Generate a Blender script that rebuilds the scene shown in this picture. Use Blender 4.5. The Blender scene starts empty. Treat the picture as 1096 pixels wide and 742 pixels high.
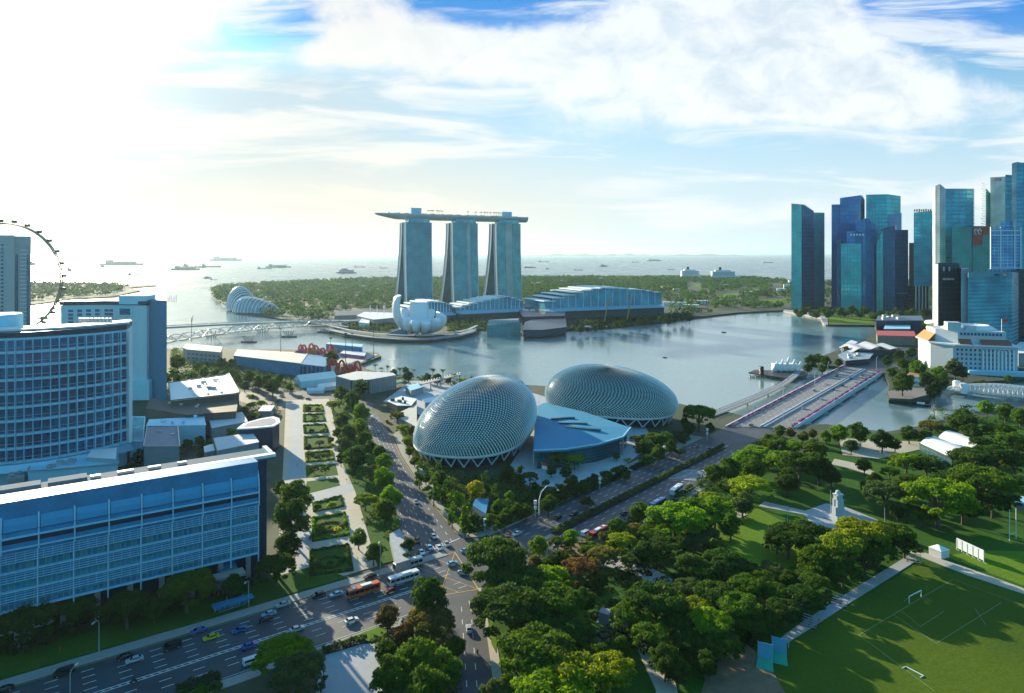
import bpy, math, random
import numpy as np
from mathutils import Vector, Matrix
PI = math.pi; R = math.radians
random.seed(7); RNG = np.random.default_rng(7)
S = bpy.context.scene
COL = S.collection
# ---------------------------------------------------------------- camera, world, sun, exposure
F, HC, HY, CX = 731.0, 120.0, 271.0, 548.0        # focal length in photo px, eye height, horizon row
cam = bpy.data.cameras.new('camera'); camo = bpy.data.objects.new('camera', cam); COL.objects.link(camo)
camo.location = (0, 0, HC); camo.rotation_euler = (R(90), 0, 0)
cam.sensor_width = 36; cam.lens = F/1096*36; cam.shift_y = -(371-HY)/1096
cam.clip_start = 1; cam.clip_end = 120000
S.camera = camo
S.view_settings.view_transform = 'Standard'; S.view_settings.look = 'None'
S.view_settings.exposure = 1.12; S.view_settings.gamma = 1; S.view_settings.use_curve_mapping = False
SUN_AZ, SUN_EL = R(-36), R(14.5)
SD = Vector((math.sin(SUN_AZ)*math.cos(SUN_EL), math.cos(SUN_AZ)*math.cos(SUN_EL), math.sin(SUN_EL)))
sl = bpy.data.lights.new('sun', 'SUN'); sl.energy = 5.0; sl.angle = R(0.6); sl.color = (1, .88, .62)
so = bpy.data.objects.new('sun', sl); COL.objects.link(so); so.rotation_euler = SD.to_track_quat('Z', 'Y').to_euler()
so.location = (-300, 300, 400)
W = bpy.data.worlds.new('World'); S.world = W; W.use_nodes = True
def build_world():
    nt = W.node_tree; N = nt.nodes; L = nt.links; N.clear()
    def nd(t, **k):
        n = N.new(t)
        for a, b in k.items(): setattr(n, a, b)
        return n
    def M(op, a, b=None, c=None, clamp=False):
        n = nd('ShaderNodeMath', operation=op, use_clamp=clamp)
        for i, v in enumerate((a, b, c)):
            if v is None: continue
            if isinstance(v, (int, float)): n.inputs[i].default_value = v
            else: L.new(v, n.inputs[i])
        return n.outputs[0]
    def MIX(f, a, b):
        n = nd('ShaderNodeMix', data_type='RGBA')
        for i, v in ((0, f), (6, a), (7, b)):
            if isinstance(v, (int, float)): n.inputs[i].default_value = v
            elif isinstance(v, tuple): n.inputs[i].default_value = (*v, 1)
            else: L.new(v, n.inputs[i])
        return n.outputs[2]
    def VD(vec, op, v2):
        n = nd('ShaderNodeVectorMath', operation=op); L.new(vec, n.inputs[0])
        if isinstance(v2, tuple): n.inputs[1].default_value = v2
        else: L.new(v2, n.inputs[1])
        return n
    def SM(x, lo, hi):
        n = nd('ShaderNodeMapRange', interpolation_type='SMOOTHSTEP'); L.new(x, n.inputs[0])
        n.inputs[1].default_value = lo; n.inputs[2].default_value = hi
        return n.outputs[0]
    sky = nd('ShaderNodeTexSky', sky_type='NISHITA', sun_disc=False, sun_elevation=SUN_EL, sun_rotation=SUN_AZ,
             altitude=0, air_density=1.0, dust_density=0.5, ozone_density=3.0)
    tc = nd('ShaderNodeTexCoord').outputs['Generated']
    sep = nd('ShaderNodeSeparateXYZ'); L.new(tc, sep.inputs[0])
    z = sep.outputs[2]; y = sep.outputs[1]; x = sep.outputs[0]
    zz = M('MAXIMUM', z, 0.0)
    hs = nd('ShaderNodeHueSaturation'); hs.inputs['Saturation'].default_value = 1.2; L.new(sky.outputs[0], hs.inputs['Color'])
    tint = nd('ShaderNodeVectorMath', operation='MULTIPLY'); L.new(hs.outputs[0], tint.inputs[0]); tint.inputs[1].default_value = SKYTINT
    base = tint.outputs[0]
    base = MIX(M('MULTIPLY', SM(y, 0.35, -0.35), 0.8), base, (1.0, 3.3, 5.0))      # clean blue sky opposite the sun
    front = SM(y, 0.0, 0.5)
    yf = M('MAXIMUM', y, 0.12); u = M('DIVIDE', x, yf); v = M('DIVIDE', zz, yf)          # bearing and height as tangents
    base = MIX(M('MULTIPLY', front, M('MULTIPLY', SM(v, 0.27, 0.35), M('ADD', M('MULTIPLY', SM(u, -.5, -.2), .6), .4))), base, (0.2, 1.9, 5.2))
    # thin humid air whitens the lower sky in front
    hz = M('MULTIPLY', front, SM(v, 0.42, 0.05))
    base = MIX(M('MULTIPLY', hz, 0.93), base, (4.35, 5.35, 6.1))
    base = MIX(M('MULTIPLY', front, M('MULTIPLY', SM(v, 0.16, 0.0), 0.8)), base, (5.2, 5.9, 6.1))
    base = MIX(M('MULTIPLY', front, M('MULTIPLY', SM(u, 0.25, -0.35), M('MULTIPLY', SM(v, .34, .24), .92))), base, (3.9, 4.55, 5.0))
    def noise_uv(su, sv, off, sc, det, rough, dist=0.0):
        c = nd('ShaderNodeCombineXYZ'); L.new(M('MULTIPLY_ADD', u, su, off), c.inputs[0]); L.new(M('MULTIPLY_ADD', v, sv, off*.7), c.inputs[1]); L.new(M('MULTIPLY', z, .3), c.inputs[2])
        n = nd('ShaderNodeTexNoise'); L.new(c.outputs[0], n.inputs['Vector']); n.inputs['Scale'].default_value = sc; n.inputs['Detail'].default_value = det
        n.inputs['Roughness'].default_value = rough; n.inputs['Distortion'].default_value = dist; return n.outputs[0]
    big = noise_uv(1.0, 1.8, 3.3, 3.2, 9, .60, .3)
    fine = noise_uv(1.0, 1.4, 9.1, 13, 7, .62, .4)
    streak = noise_uv(1.0, 6.5, 5.2, 3.4, 8, .58, .5)
    nz = M('ADD', M('MULTIPLY', M('SUBTRACT', big, .5), .9), M('MULTIPLY', M('SUBTRACT', fine, .5), .62))
    # the cloud bank: its lower edge sinks from left to right
    edge = M('MULTIPLY_ADD', u, -0.055, 0.222)
    bank = M('ADD', M('MULTIPLY', M('SUBTRACT', v, edge), 5.0), M('MULTIPLY', nz, 2.0))
    for px, py, wu, wv, amt in [(290, 30, .075, .032, -1.5), (510, 2, .14, .055, -1.5), (640, 2, .10, .04, -.8), (1040, 5, .14, .085, -2.0), (1110, 60, .08, .05, -1.2), (960, 10, .08, .05, -.6), (240, 105, .20, .06, -1.0), (410, 110, .2, .05, -.9),
                                (780, 60, .45, .10, .9), (380, 60, .16, .06, .8), (450, 30, .07, .04, .6), (860, 108, .3, .03, .7), (120, 20, .2, .1, .8)]:
        du = M('MULTIPLY', M('SUBTRACT', u, (px-CX)/F), 1/wu); dv = M('MULTIPLY', M('SUBTRACT', v, (HY-py)/F), 1/wv)
        g = M('EXPONENT', M('MULTIPLY', M('ADD', M('MULTIPLY', du, du), M('MULTIPLY', dv, dv)), -1.0))
        bank = M('ADD', bank, M('MULTIPLY', g, amt))
    cover = SM(bank, -0.05, 0.75)
    low = M('MULTIPLY', SM(streak, 0.43, 0.62), M('MULTIPLY', SM(v, 0.0, 0.05), 0.85))
    cover = M('MAXIMUM', cover, low)
    wide = M('MULTIPLY', SM(v, 1.1, .5), M('ADD', M('MULTIPLY', SM(y, 0.05, 0.4), 0.9), 0.0))
    cover = M('MULTIPLY', cover, wide)
    thick = M('MULTIPLY', SM(M('ADD', M('MULTIPLY', bank, .35), M('MULTIPLY', M('SUBTRACT', fine, .5), -2.6)), 0.15, 0.85), .95)
    ccol = MIX(thick, (6.6, 6.8, 6.85), (4.6, 5.3, 5.8))
    ds = VD(tc, 'DOT_PRODUCT', tuple(SD)).outputs['Value']
    sunside = SM(ds, 0.72, 0.99)
    ccol = MIX(sunside, ccol, (6.5, 6.3, 5.8))
    sk = MIX(cover, base, ccol)
    lowwarm = M('MULTIPLY', SM(ds, 0.55, 0.98), SM(v, 0.20, 0.0))
    sk = MIX(M('MULTIPLY', lowwarm, .95), sk, (6.5, 5.75, 4.4))
    glow = M('ADD', M('MULTIPLY', M('POWER', M('MAXIMUM', ds, 0.0), 60.0), 1.0), M('MULTIPLY', M('POWER', M('MAXIMUM', ds, 0.0), 140.0), 5.0))
    gm = nd('ShaderNodeVectorMath', operation='SCALE'); gm.inputs[0].default_value = (1.0, .95, .82); L.new(glow, gm.inputs['Scale'])
    ad = nd('ShaderNodeVectorMath', operation='ADD'); L.new(sk, ad.inputs[0]); L.new(gm.outputs[0], ad.inputs[1])
    bg = nd('ShaderNodeBackground'); L.new(ad.outputs[0], bg.inputs[0]); bg.inputs[1].default_value = 0.072
    out = nd('ShaderNodeOutputWorld'); L.new(bg.outputs[0], out.inputs[0])
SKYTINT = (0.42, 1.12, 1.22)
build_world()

# ---------------------------------------------------------------- helpers
def G(px, py, z=0.0):
    """point of height z whose bearing / distance follow from the photo's perspective"""
    Y = F*(HC-z)/(py-HY); return ((px-CX)*Y/F, Y)
def PX(px, Y): return (px-CX)*Y/F
def ZY(py, Y): return HC-(py-HY)*Y/F
LABELLED = []
def tag(o, label=None, cat=None, group=None, kind=None):
    if label: o['label'] = label
    if cat: o['category'] = cat
    if group: o['group'] = group
    if kind: o['kind'] = kind
    return o
def thing(name, label, cat, loc=(0, 0, 0), rz=0.0, group=None):
    o = bpy.data.objects.new(name, None); COL.objects.link(o); o.empty_display_size = 1
    o.location = loc; o.rotation_euler = (0, 0, rz); return tag(o, label, cat, group)
def dup(o, parent=None):
    c = o.copy(); COL.objects.link(c)
    if parent is not None: c.parent = parent
    for ch in list(o.children): dup(ch, c)
    return c
class MB:
    def __init__(s): s.v = []; s.f = []; s.m = []; s.uv = []; s.sm = []
    def face(s, pts, mi=0, uv=None, smooth=False):
        b = len(s.v); s.v.extend([tuple(p) for p in pts]); s.f.append(tuple(range(b, b+len(pts)))); s.m.append(mi); s.sm.append(smooth)
        if uv is None:
            a = Vector(pts[1])-Vector(pts[0]); n = a.cross(Vector(pts[-1])-Vector(pts[0]))
            if abs(n.z) > .7*(n.length+1e-9): uv = [(p[0], p[1]) for p in pts]
            else:
                h = Vector((-n.y, n.x, 0)); h = h.normalized() if h.length > 1e-9 else Vector((1, 0, 0))
                uv = [(h.x*p[0]+h.y*p[1], p[2]) for p in pts]
        s.uv.append(uv); return s
    def prism(s, poly, z0, z1, mi=0, top=None, bottom=False):
        n = len(poly)
        A = sum(poly[i][0]*poly[(i+1) % n][1]-poly[(i+1) % n][0]*poly[i][1] for i in range(n))
        z1s = list(z1) if isinstance(z1, (list, tuple)) else [z1]*n
        if A < 0: poly = poly[::-1]; z1s = z1s[::-1]
        run = 0
        for i in range(n):
            a = poly[i]; b = poly[(i+1) % n]; l = math.dist(a, b); za = z1s[i]; zb = z1s[(i+1) % n]
            s.face([(a[0], a[1], z0), (b[0], b[1], z0), (b[0], b[1], zb), (a[0], a[1], za)], mi, [(run, z0), (run+l, z0), (run+l, zb), (run, za)]); run += l
        s.face([(p[0], p[1], z) for p, z in zip(poly, z1s)], mi if top is None else top)
        if bottom: s.face([(p[0], p[1], z0) for p in poly[::-1]], mi)
        return s
    def box(s, c, d, rz=0, mi=0, top=None):
        x, y, z = c; w, h, t = d; ca, sa = math.cos(rz), math.sin(rz)
        P = [(x+ca*a-sa*b, y+sa*a+ca*b) for a, b in ((-w/2, -h/2), (w/2, -h/2), (w/2, h/2), (-w/2, h/2))]
        return s.prism(P, z-t/2, z+t/2, mi, top, bottom=True)
    def obox(s, p0, p1, width, height, mi=0, up=Vector((0, 0, 1))):
        """bar from p0 to p1 with rectangular section"""
        p0 = Vector(p0); p1 = Vector(p1); d = (p1-p0).normalized(); side = d.cross(up)
        if side.length < 1e-4: side = Vector((1, 0, 0))
        side.normalize(); u = side.cross(d).normalized()
        q = [(-.5, -.5), (.5, -.5), (.5, .5), (-.5, .5)]
        a = [p0+side*width*i+u*height*j for i, j in q]; b = [p1+side*width*i+u*height*j for i, j in q]
        for k in range(4):
            l = (k+1) % 4; s.face([a[k], a[l], b[l], b[k]][::-1], mi)
        s.face(a, mi); s.face(b[::-1], mi); return s
    def tube(s, pts, r, n=8, mi=0, cap=True, smooth=True):
        pts = [Vector(p) for p in pts]; rs = r if isinstance(r, (list, tuple)) else [r]*len(pts); rings = []; prev = None
        for i, p in enumerate(pts):
            d = (pts[min(i+1, len(pts)-1)]-pts[max(i-1, 0)]).normalized()
            ref = Vector((0, 0, 1)) if abs(d.z) < .9 else Vector((1, 0, 0))
            if prev is not None:
                a = prev-d*prev.dot(d)
                a = a.normalized() if a.length > 1e-6 else d.cross(ref).normalized()
            else: a = d.cross(ref).normalized()
            prev = a; b = d.cross(a)
            rings.append([p+(a*math.cos(2*PI*k/n)+b*math.sin(2*PI*k/n))*rs[i] for k in range(n)])
        for i in range(len(rings)-1):
            for k in range(n):
                l = (k+1) % n; s.face([rings[i][k], rings[i][l], rings[i+1][l], rings[i+1][k]], mi, smooth=smooth)
        if cap: s.face(rings[0][::-1], mi); s.face(rings[-1], mi)
        return s
    def lathe(s, c, prof, n=24, mi=0, smooth=True, sx=1, sy=1, rz=0):
        ca, sa = math.cos(rz), math.sin(rz)
        def P(r, z, t):
            a = r*math.cos(t)*sx; b = r*math.sin(t)*sy; return (c[0]+ca*a-sa*b, c[1]+sa*a+ca*b, c[2]+z)
        for i in range(len(prof)-1):
            (r0, z0), (r1, z1) = prof[i], prof[i+1]
            for k in range(n):
                t0, t1 = 2*PI*k/n, 2*PI*(k+1)/n
                pts = [P(r0, z0, t0), P(r0, z0, t1), P(r1, z1, t1), P(r1, z1, t0)]
                if r1 < 1e-6: pts = pts[:3]
                elif r0 < 1e-6: pts = [pts[0], pts[2], pts[3]]
                s.face(pts, mi, uv=[(t0*r0, z0), (t1*r0, z0), (t1*max(r1, r0*.2), z1), (t0*max(r1, r0*.2), z1)][:len(pts)], smooth=smooth)
        return s
    def build(s, name, mats, parent=None, merge=False):
        me = bpy.data.meshes.new(name); me.from_pydata(s.v, [], s.f)
        for m in (mats if isinstance(mats, (list, tuple)) else [mats]): me.materials.append(m)
        me.polygons.foreach_set('material_index', s.m); me.polygons.foreach_set('use_smooth', s.sm)
        uvl = me.uv_layers.new(name='UVMap'); flat = [c for f in s.uv for p in f for c in p]; uvl.data.foreach_set('uv', flat)
        if merge:
            import bmesh
            bm = bmesh.new(); bm.from_mesh(me); bmesh.ops.remove_doubles(bm, verts=bm.verts, dist=.001); bm.to_mesh(me); bm.free()
        me.update(); o = bpy.data.objects.new(name, me); COL.objects.link(o)
        if parent is not None: o.parent = parent
        return o
def text_obj(body, size, mat, name, parent, loc, rot, ext=.05):
    cu = bpy.data.curves.new(name, 'FONT'); cu.body = body; cu.size = size; cu.extrude = ext; cu.align_x = 'CENTER'; cu.align_y = 'CENTER'
    t = bpy.data.objects.new('tmp', cu); COL.objects.link(t)
    dg = bpy.context.evaluated_depsgraph_get(); me = bpy.data.meshes.new_from_object(t.evaluated_get(dg)); bpy.data.objects.remove(t)
    me.materials.clear(); me.materials.append(mat); o = bpy.data.objects.new(name, me); COL.objects.link(o); o.parent = parent
    o.location = loc; o.rotation_euler = rot; return o

# ---------------------------------------------------------------- materials
MATS = {}
def nmat(name):
    m = bpy.data.materials.new(name); m.use_nodes = True; nt = m.node_tree; return m, nt, nt.nodes['Principled BSDF']
def cmath(nt, op, a, b=None):
    n = nt.nodes.new('ShaderNodeMath'); n.operation = op
    for i, v in enumerate((a, b)):
        if v is None: continue
        if isinstance(v, (int, float)): n.inputs[i].default_value = v
        else: nt.links.new(v, n.inputs[i])
    return n.outputs[0]
def mixc(nt, f, a, b, bt='MIX'):
    n = nt.nodes.new('ShaderNodeMix'); n.data_type = 'RGBA'; n.blend_type = bt
    for i, v in ((0, f), (6, a), (7, b)):
        if isinstance(v, (int, float)): n.inputs[i].default_value = v
        elif isinstance(v, tuple): n.inputs[i].default_value = (*v[:3], 1)
        else: nt.links.new(v, n.inputs[i])
    return n.outputs[2]
def noise(nt, scale, detail=4, rough=.55, vec='Object', mapping=None):
    tc = nt.nodes.new('ShaderNodeTexCoord'); n = nt.nodes.new('ShaderNodeTexNoise'); src = tc.outputs[vec]
    if mapping:
        mp = nt.nodes.new('ShaderNodeMapping'); mp.inputs['Scale'].default_value = mapping; nt.links.new(src, mp.inputs[0]); src = mp.outputs[0]
    nt.links.new(src, n.inputs['Vector']); n.inputs['Scale'].default_value = scale; n.inputs['Detail'].default_value = detail; n.inputs['Roughness'].default_value = rough
    return n.outputs[0]
def ramp(nt, x, lo, hi):
    n = nt.nodes.new('ShaderNodeMapRange'); nt.links.new(x, n.inputs[0]); n.inputs[1].default_value = lo; n.inputs[2].default_value = hi; return n.outputs[0]
def plain(name, c, rough=.6, metal=0.0, var=.18, scale=.25, spec=.4, bump=0):
    if name in MATS: return MATS[name]
    m, nt, b = nmat(name)
    nz = noise(nt, scale, 6, .6); nz2 = noise(nt, scale*9, 3, .5)
    f = cmath(nt, 'ADD', cmath(nt, 'MULTIPLY', nz, .65), cmath(nt, 'MULTIPLY', nz2, .35))
    f = ramp(nt, f, .3, .7)
    lo = tuple(x*(1-var) for x in c); hi = tuple(min(1, x*(1+var)) for x in c)
    nt.links.new(mixc(nt, f, lo, hi), b.inputs['Base Color'])
    b.inputs['Roughness'].default_value = rough; b.inputs['Metallic'].default_value = metal; b.inputs['Specular IOR Level'].default_value = spec
    if bump:
        bn = nt.nodes.new('ShaderNodeBump'); bn.inputs['Strength'].default_value = bump; bn.inputs['Distance'].default_value = .3
        nt.links.new(nz2, bn.inputs['Height']); nt.links.new(bn.outputs[0], b.inputs['Normal'])
    MATS[name] = m; return m
def glassy(name, c1, c2, line, pw=3.0, ph=4.0, ms=.25, rough=.12, metal=.3, linerough=.45, cbands=None, bias=0.0):
    """curtain wall: panes of slightly different glass between frame lines, laid out in metres on each wall"""
    if name in MATS: return MATS[name]
    c1, c2 = [tuple(min(.62, v*1.85) for v in q) for q in (c1, c2)]
    m, nt, b = nmat(name)
    uv = nt.nodes.new('ShaderNodeUVMap'); uv.uv_map = 'UVMap'
    br = nt.nodes.new('ShaderNodeTexBrick'); br.offset = 0; br.squash = 1
    nt.links.new(uv.outputs[0], br.inputs['Vector']); br.inputs['Scale'].default_value = 1
    br.inputs['Brick Width'].default_value = pw; br.inputs['Row Height'].default_value = ph; br.inputs['Mortar Size'].default_value = ms; br.inputs['Mortar Smooth'].default_value = .1
    br.inputs['Bias'].default_value = bias
    br.inputs['Color1'].default_value = (*c1, 1); br.inputs['Color2'].default_value = (*c2, 1); br.inputs['Mortar'].default_value = (*line, 1)
    nz = ramp(nt, noise(nt, .035, 3, .5, 'UV'), .35, .65)
    col = mixc(nt, cmath(nt, 'MULTIPLY', nz, .8), br.outputs[0], (c1[0]*.35, c1[1]*.45, c1[2]*.5))  # broad darker patches in the colour imitate mixed reflections
    nt.links.new(col, b.inputs['Base Color'])
    r = cmath(nt, 'ADD', cmath(nt, 'MULTIPLY', br.outputs[1], linerough-rough), rough); nt.links.new(r, b.inputs['Roughness'])
    mm = cmath(nt, 'MULTIPLY', cmath(nt, 'SUBTRACT', 1.0, br.outputs[1]), metal*.45); nt.links.new(mm, b.inputs['Metallic'])
    # panes lean a touch out of true
    wn = nt.nodes.new('ShaderNodeTexNoise'); nt.links.new(uv.outputs[0], wn.inputs['Vector']); wn.inputs['Scale'].default_value = .3; wn.inputs['Detail'].default_value = 2
    bn = nt.nodes.new('ShaderNodeBump'); bn.inputs['Strength'].default_value = .25; bn.inputs['Distance'].default_value = .25
    nt.links.new(cmath(nt, 'SUBTRACT', wn.outputs[0], cmath(nt, 'MULTIPLY', br.outputs[1], .3)), bn.inputs['Height']); nt.links.new(bn.outputs[0], b.inputs['Normal'])
    MATS[name] = m; return m
def painted(name, rough=.3, metal=.2):
    m, nt, b = nmat(name); oi = nt.nodes.new('ShaderNodeObjectInfo'); nt.links.new(oi.outputs['Color'], b.inputs['Base Color'])
    b.inputs['Roughness'].default_value = rough; b.inputs['Metallic'].default_value = metal; MATS[name] = m; return m
def leafmat(name, trans=.38):
    m, nt, b = nmat(name); oi = nt.nodes.new('ShaderNodeObjectInfo'); ge = nt.nodes.new('ShaderNodeNewGeometry')
    nz = ramp(nt, noise(nt, .35, 2, .5), .35, .65)
    f = cmath(nt, 'ADD', cmath(nt, 'MULTIPLY', ge.outputs['Random Per Island'], .55), cmath(nt, 'MULTIPLY', nz, .45))
    f = cmath(nt, 'MULTIPLY', f, cmath(nt, 'ADD', .55, ramp(nt, noise(nt, .009, 3, .6), .4, .6)))
    lo = mixc(nt, 1.0, oi.outputs['Color'], (.42, .52, .65), 'MULTIPLY'); hi = mixc(nt, 1.0, oi.outputs['Color'], (2.0, 1.6, 1.05), 'MULTIPLY')
    col = mixc(nt, f, lo, hi)
    nt.links.new(col, b.inputs['Base Color']); b.inputs['Roughness'].default_value = .75; b.inputs['Specular IOR Level'].default_value = .12
    tr = nt.nodes.new('ShaderNodeBsdfTranslucent'); tc = mixc(nt, 1.0, col, (1.7, 1.75, .6), 'MULTIPLY'); nt.links.new(tc, tr.inputs[0])
    mx = nt.nodes.new('ShaderNodeMixShader'); mx.inputs[0].default_value = trans
    nt.links.new(b.outputs[0], mx.inputs[1]); nt.links.new(tr.outputs[0], mx.inputs[2])
    nt.links.new(mx.outputs[0], nt.nodes['Material Output'].inputs[0]); MATS[name] = m; return m
M_LEAF = leafmat('foliage')
M_BARK = plain('bark', (.12, .09, .065), .9, scale=1.5)
M_WHITE = plain('white_paint', (.78, .79, .8), .5, var=.06)
M_STEEL = plain('grey_steel', (.42, .45, .47), .45, .4, var=.1)
M_CONC = plain('concrete', (.36, .35, .33), .85, var=.15, scale=.08)
M_DARK = plain('dark_metal', (.03, .035, .04), .5, .3)
M_PAVE = plain('paving', (.30, .29, .27), .85, var=.16, scale=.12)
M_TYRE = plain('tyre_rubber', (.02, .02, .02), .85)
M_CARG = plain('car_glass', (.015, .02, .03), .08, .3, spec=.8)
M_PAINT = painted('car_paint')
M_CLOTH = painted('cloth', .85, 0)
def ground_mats():
    def grass(name, c, c2, sc=.02):
        m, nt, b = nmat(name)
        a = ramp(nt, noise(nt, sc, 5, .6), .35, .65); d = noise(nt, .9, 6, .7)
        col = mixc(nt, a, c, c2); col = mixc(nt, cmath(nt, 'MULTIPLY', ramp(nt, d, .35, .7), .5), col, tuple(x*.5 for x in c))
        # worn streaks
        w = ramp(nt, noise(nt, .05, 4, .6, mapping=(1, 3.5, 1)), .58, .74)
        col = mixc(nt, cmath(nt, 'MULTIPLY', w, .30), col, (.12, .11, .035))
        nt.links.new(col, b.inputs['Base Color']); b.inputs['Roughness'].default_value = .95; b.inputs['Specular IOR Level'].default_value = .1
        bn = nt.nodes.new('ShaderNodeBump'); bn.inputs['Strength'].default_value = .7; bn.inputs['Distance'].default_value = .25
        nt.links.new(d, bn.inputs['Height']); nt.links.new(bn.outputs[0], b.inputs['Normal']); MATS[name] = m; return m
    grass('lawn', (.035, .105, .012), (.055, .14, .012)); grass('field_grass', (.10, .15, .010), (.06, .11, .009)); grass('far_lawn', (.11, .21, .012), (.15, .25, .015))
    # asphalt with lane wear and patches
    m, nt, b = nmat('asphalt'); p = ramp(nt, noise(nt, .06, 5, .6), .3, .7); q = noise(nt, 1.4, 5, .7)
    col = mixc(nt, p, (.030, .038, .047), (.082, .090, .102)); col = mixc(nt, cmath(nt, 'MULTIPLY', q, .35), col, (.035, .037, .04))
    nt.links.new(col, b.inputs['Base Color']); b.inputs['Roughness'].default_value = .62; MATS['asphalt'] = m
    # mixed town ground: soil, paving and low planting
    m, nt, b = nmat('town_ground'); p = ramp(nt, noise(nt, .03, 6, .65), .45, .55); q = ramp(nt, noise(nt, .35, 5, .7), .3, .7)
    col = mixc(nt, p, (.03, .055, .02), (.062, .074, .045)); col = mixc(nt, cmath(nt, 'MULTIPLY', q, .5), col, (.02, .04, .015))
    nt.links.new(col, b.inputs['Base Color']); b.inputs['Roughness'].default_value = .9; MATS['town_ground'] = m
    m, nt, b = nmat('far_ground'); p = ramp(nt, noise(nt, .012, 6, .65), .42, .58)
    nt.links.new(mixc(nt, p, (.018, .042, .018), (.035, .052, .03)), b.inputs['Base Color']); b.inputs['Roughness'].default_value = .95; MATS['far_ground'] = m
    # water: the sea
    def water(name, base, rough, bs, bd, mapping, ior=1.36):
        m, nt, b = nmat(name)
        a = noise(nt, bs, 6, .62, mapping=mapping); a2 = noise(nt, bs*.12, 4, .5, mapping=mapping)
        c = mixc(nt, ramp(nt, a2, .35, .65), base, tuple(x*1.35 for x in base)); nt.links.new(c, b.inputs['Base Color'])
        rr = cmath(nt, 'ADD', cmath(nt, 'MULTIPLY', ramp(nt, a2, .35, .65), rough*.6), rough*.7); nt.links.new(rr, b.inputs['Roughness'])
        b.inputs['IOR'].default_value = ior
        bn = nt.nodes.new('ShaderNodeBump'); bn.inputs['Strength'].default_value = .5; bn.inputs['Distance'].default_value = bd
        nt.links.new(a, bn.inputs['Height']); nt.links.new(bn.outputs[0], b.inputs['Normal']); MATS[name] = m; return m
    water('sea_water', (.05, .12, .14), .30, .06, .9, (1, 1, 1), 1.6)
    water('bay_water', (.13, .21, .22), .19, .12, .16, (1, .6, 1), 2.1)
ground_mats()
# ================================================================ water, land, roads
WZ = -3.0
def sheet(name, poly, z, m, kind='structure'):
    b = MB(); A = sum(poly[i][0]*poly[(i+1) % len(poly)][1]-poly[(i+1) % len(poly)][0]*poly[i][1] for i in range(len(poly)))
    if A < 0: poly = poly[::-1]
    b.face([(x, y, z) for x, y in poly]); return tag(b.build(name, MATS[m] if isinstance(m, str) else m), kind=kind)
def slab(name, poly, z0, z1, m, kind='structure'):
    b = MB(); b.prism(poly, z0, z1); return tag(b.build(name, MATS[m] if isinstance(m, str) else m), kind=kind)
LZ = [0]
def inc(): LZ[0] += 1; return LZ[0]*.004
def P(*pts, z=0): return [G(a, b, z) for a, b in pts]
sheet('sea', [(-60000, -400), (60000, -400), (60000, 60000), (-60000, 60000)], WZ-.3, 'sea_water')
# the sheltered basin and the river mouth lie a hand's breadth over the open sea sheet
bay = P((-900, 372), (-300, 371), (-60, 330), (33, 323), (125, 315), (156, 309.5), (227, 309.5), (240, 330), (300, 340), (420, 350), (900, 325), (1250, 400), (1250, 470), (760, 470), (560, 470), (380, 440), (-300, 440))
sheet('bay', bay, WZ, 'bay_water')
near_shore = P((1300, 424), (1150, 430), (1060, 438), (1020, 445), (990, 455), (950, 462), (905, 458), (885, 454), (850, 455), (800, 446), (775, 440), (745, 436), (700, 426), (640, 419), (580, 413), (545, 411), (520, 409), (470, 408), (440, 405), (418, 401), (392, 395), (384, 390), (408, 381), (404, 377.5), (378, 376), (330, 374.5), (240, 373), (180, 373), (60, 373), (-300, 373), (-900, 373))
slab('ground', near_shore+[(-1500, -40), (1500, -40)], WZ-2, -.02, 'town_ground')
far_front = P((225, 312), (229, 319), (240, 325), (258, 334), (300, 341), (350, 348), (362, 352), (352, 355), (366, 359), (390, 362.5), (420, 364.5), (455, 365), (485, 362), (505, 357), (512, 352), (560, 351), (600, 353), (650, 350), (700, 345.5), (745, 339.5), (790, 334.5), (838, 332), (862, 335.5), (880, 340), (884, 347.5), (936, 348), (940, 354), (930, 362), (905, 372), (880, 381), (868, 390), (895, 392), (902, 392), (946, 400), (952, 412), (950, 422), (951, 428), (975, 430.5), (994, 428), (1000, 420), (1012, 412), (1060, 408), (1120, 404), (1300, 400))
far_back = P((1300, 297), (900, 299), (840, 299.5), (815, 296), (760, 294.5), (640, 295), (560, 296.5), (400, 297), (330, 300), (270, 303), (240, 305), (227, 308))
slab('ground', far_front+far_back, WZ-2, -.02, 'far_ground')
slab('ground', P((-400, 302), (33, 302), (120, 304.5), (140, 305.5), (166, 304.8), (167, 305.8), (138, 308), (150, 311), (122, 317), (77, 320), (33, 326), (-400, 345)), WZ-2, -.02, 'far_ground')
# lawns of the far shore
for q in [((811, 321), (850, 320), (850, 324.5), (812, 324.5)), ((767, 315.5), (790, 313.5), (790, 318), (768, 319)), ((793, 309.5), (812, 309.5), (810, 312), (795, 312)), ((829, 312), (836, 314), (828, 318)), ((738, 304.5), (750, 304.5), (748, 307), (740, 307)), ((717, 304), (723, 304), (722, 306), (716, 306)), ((886, 339.5), (935, 339.5), (935, 346.5), (887, 346.5)), ((962, 327), (998, 326), (998, 330), (962, 330)), ((960, 325), (960, 325.1), (998, 325))]:
    slab('lawn', P(*q), -.1, .1+inc(), 'far_lawn')
slab('quay', P((840, 331.5), (863, 334.5), (886, 340), (886, 347.6), (881.5, 347), (878, 340), (838, 333)), -2.8, .5, M_CONC)

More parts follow.
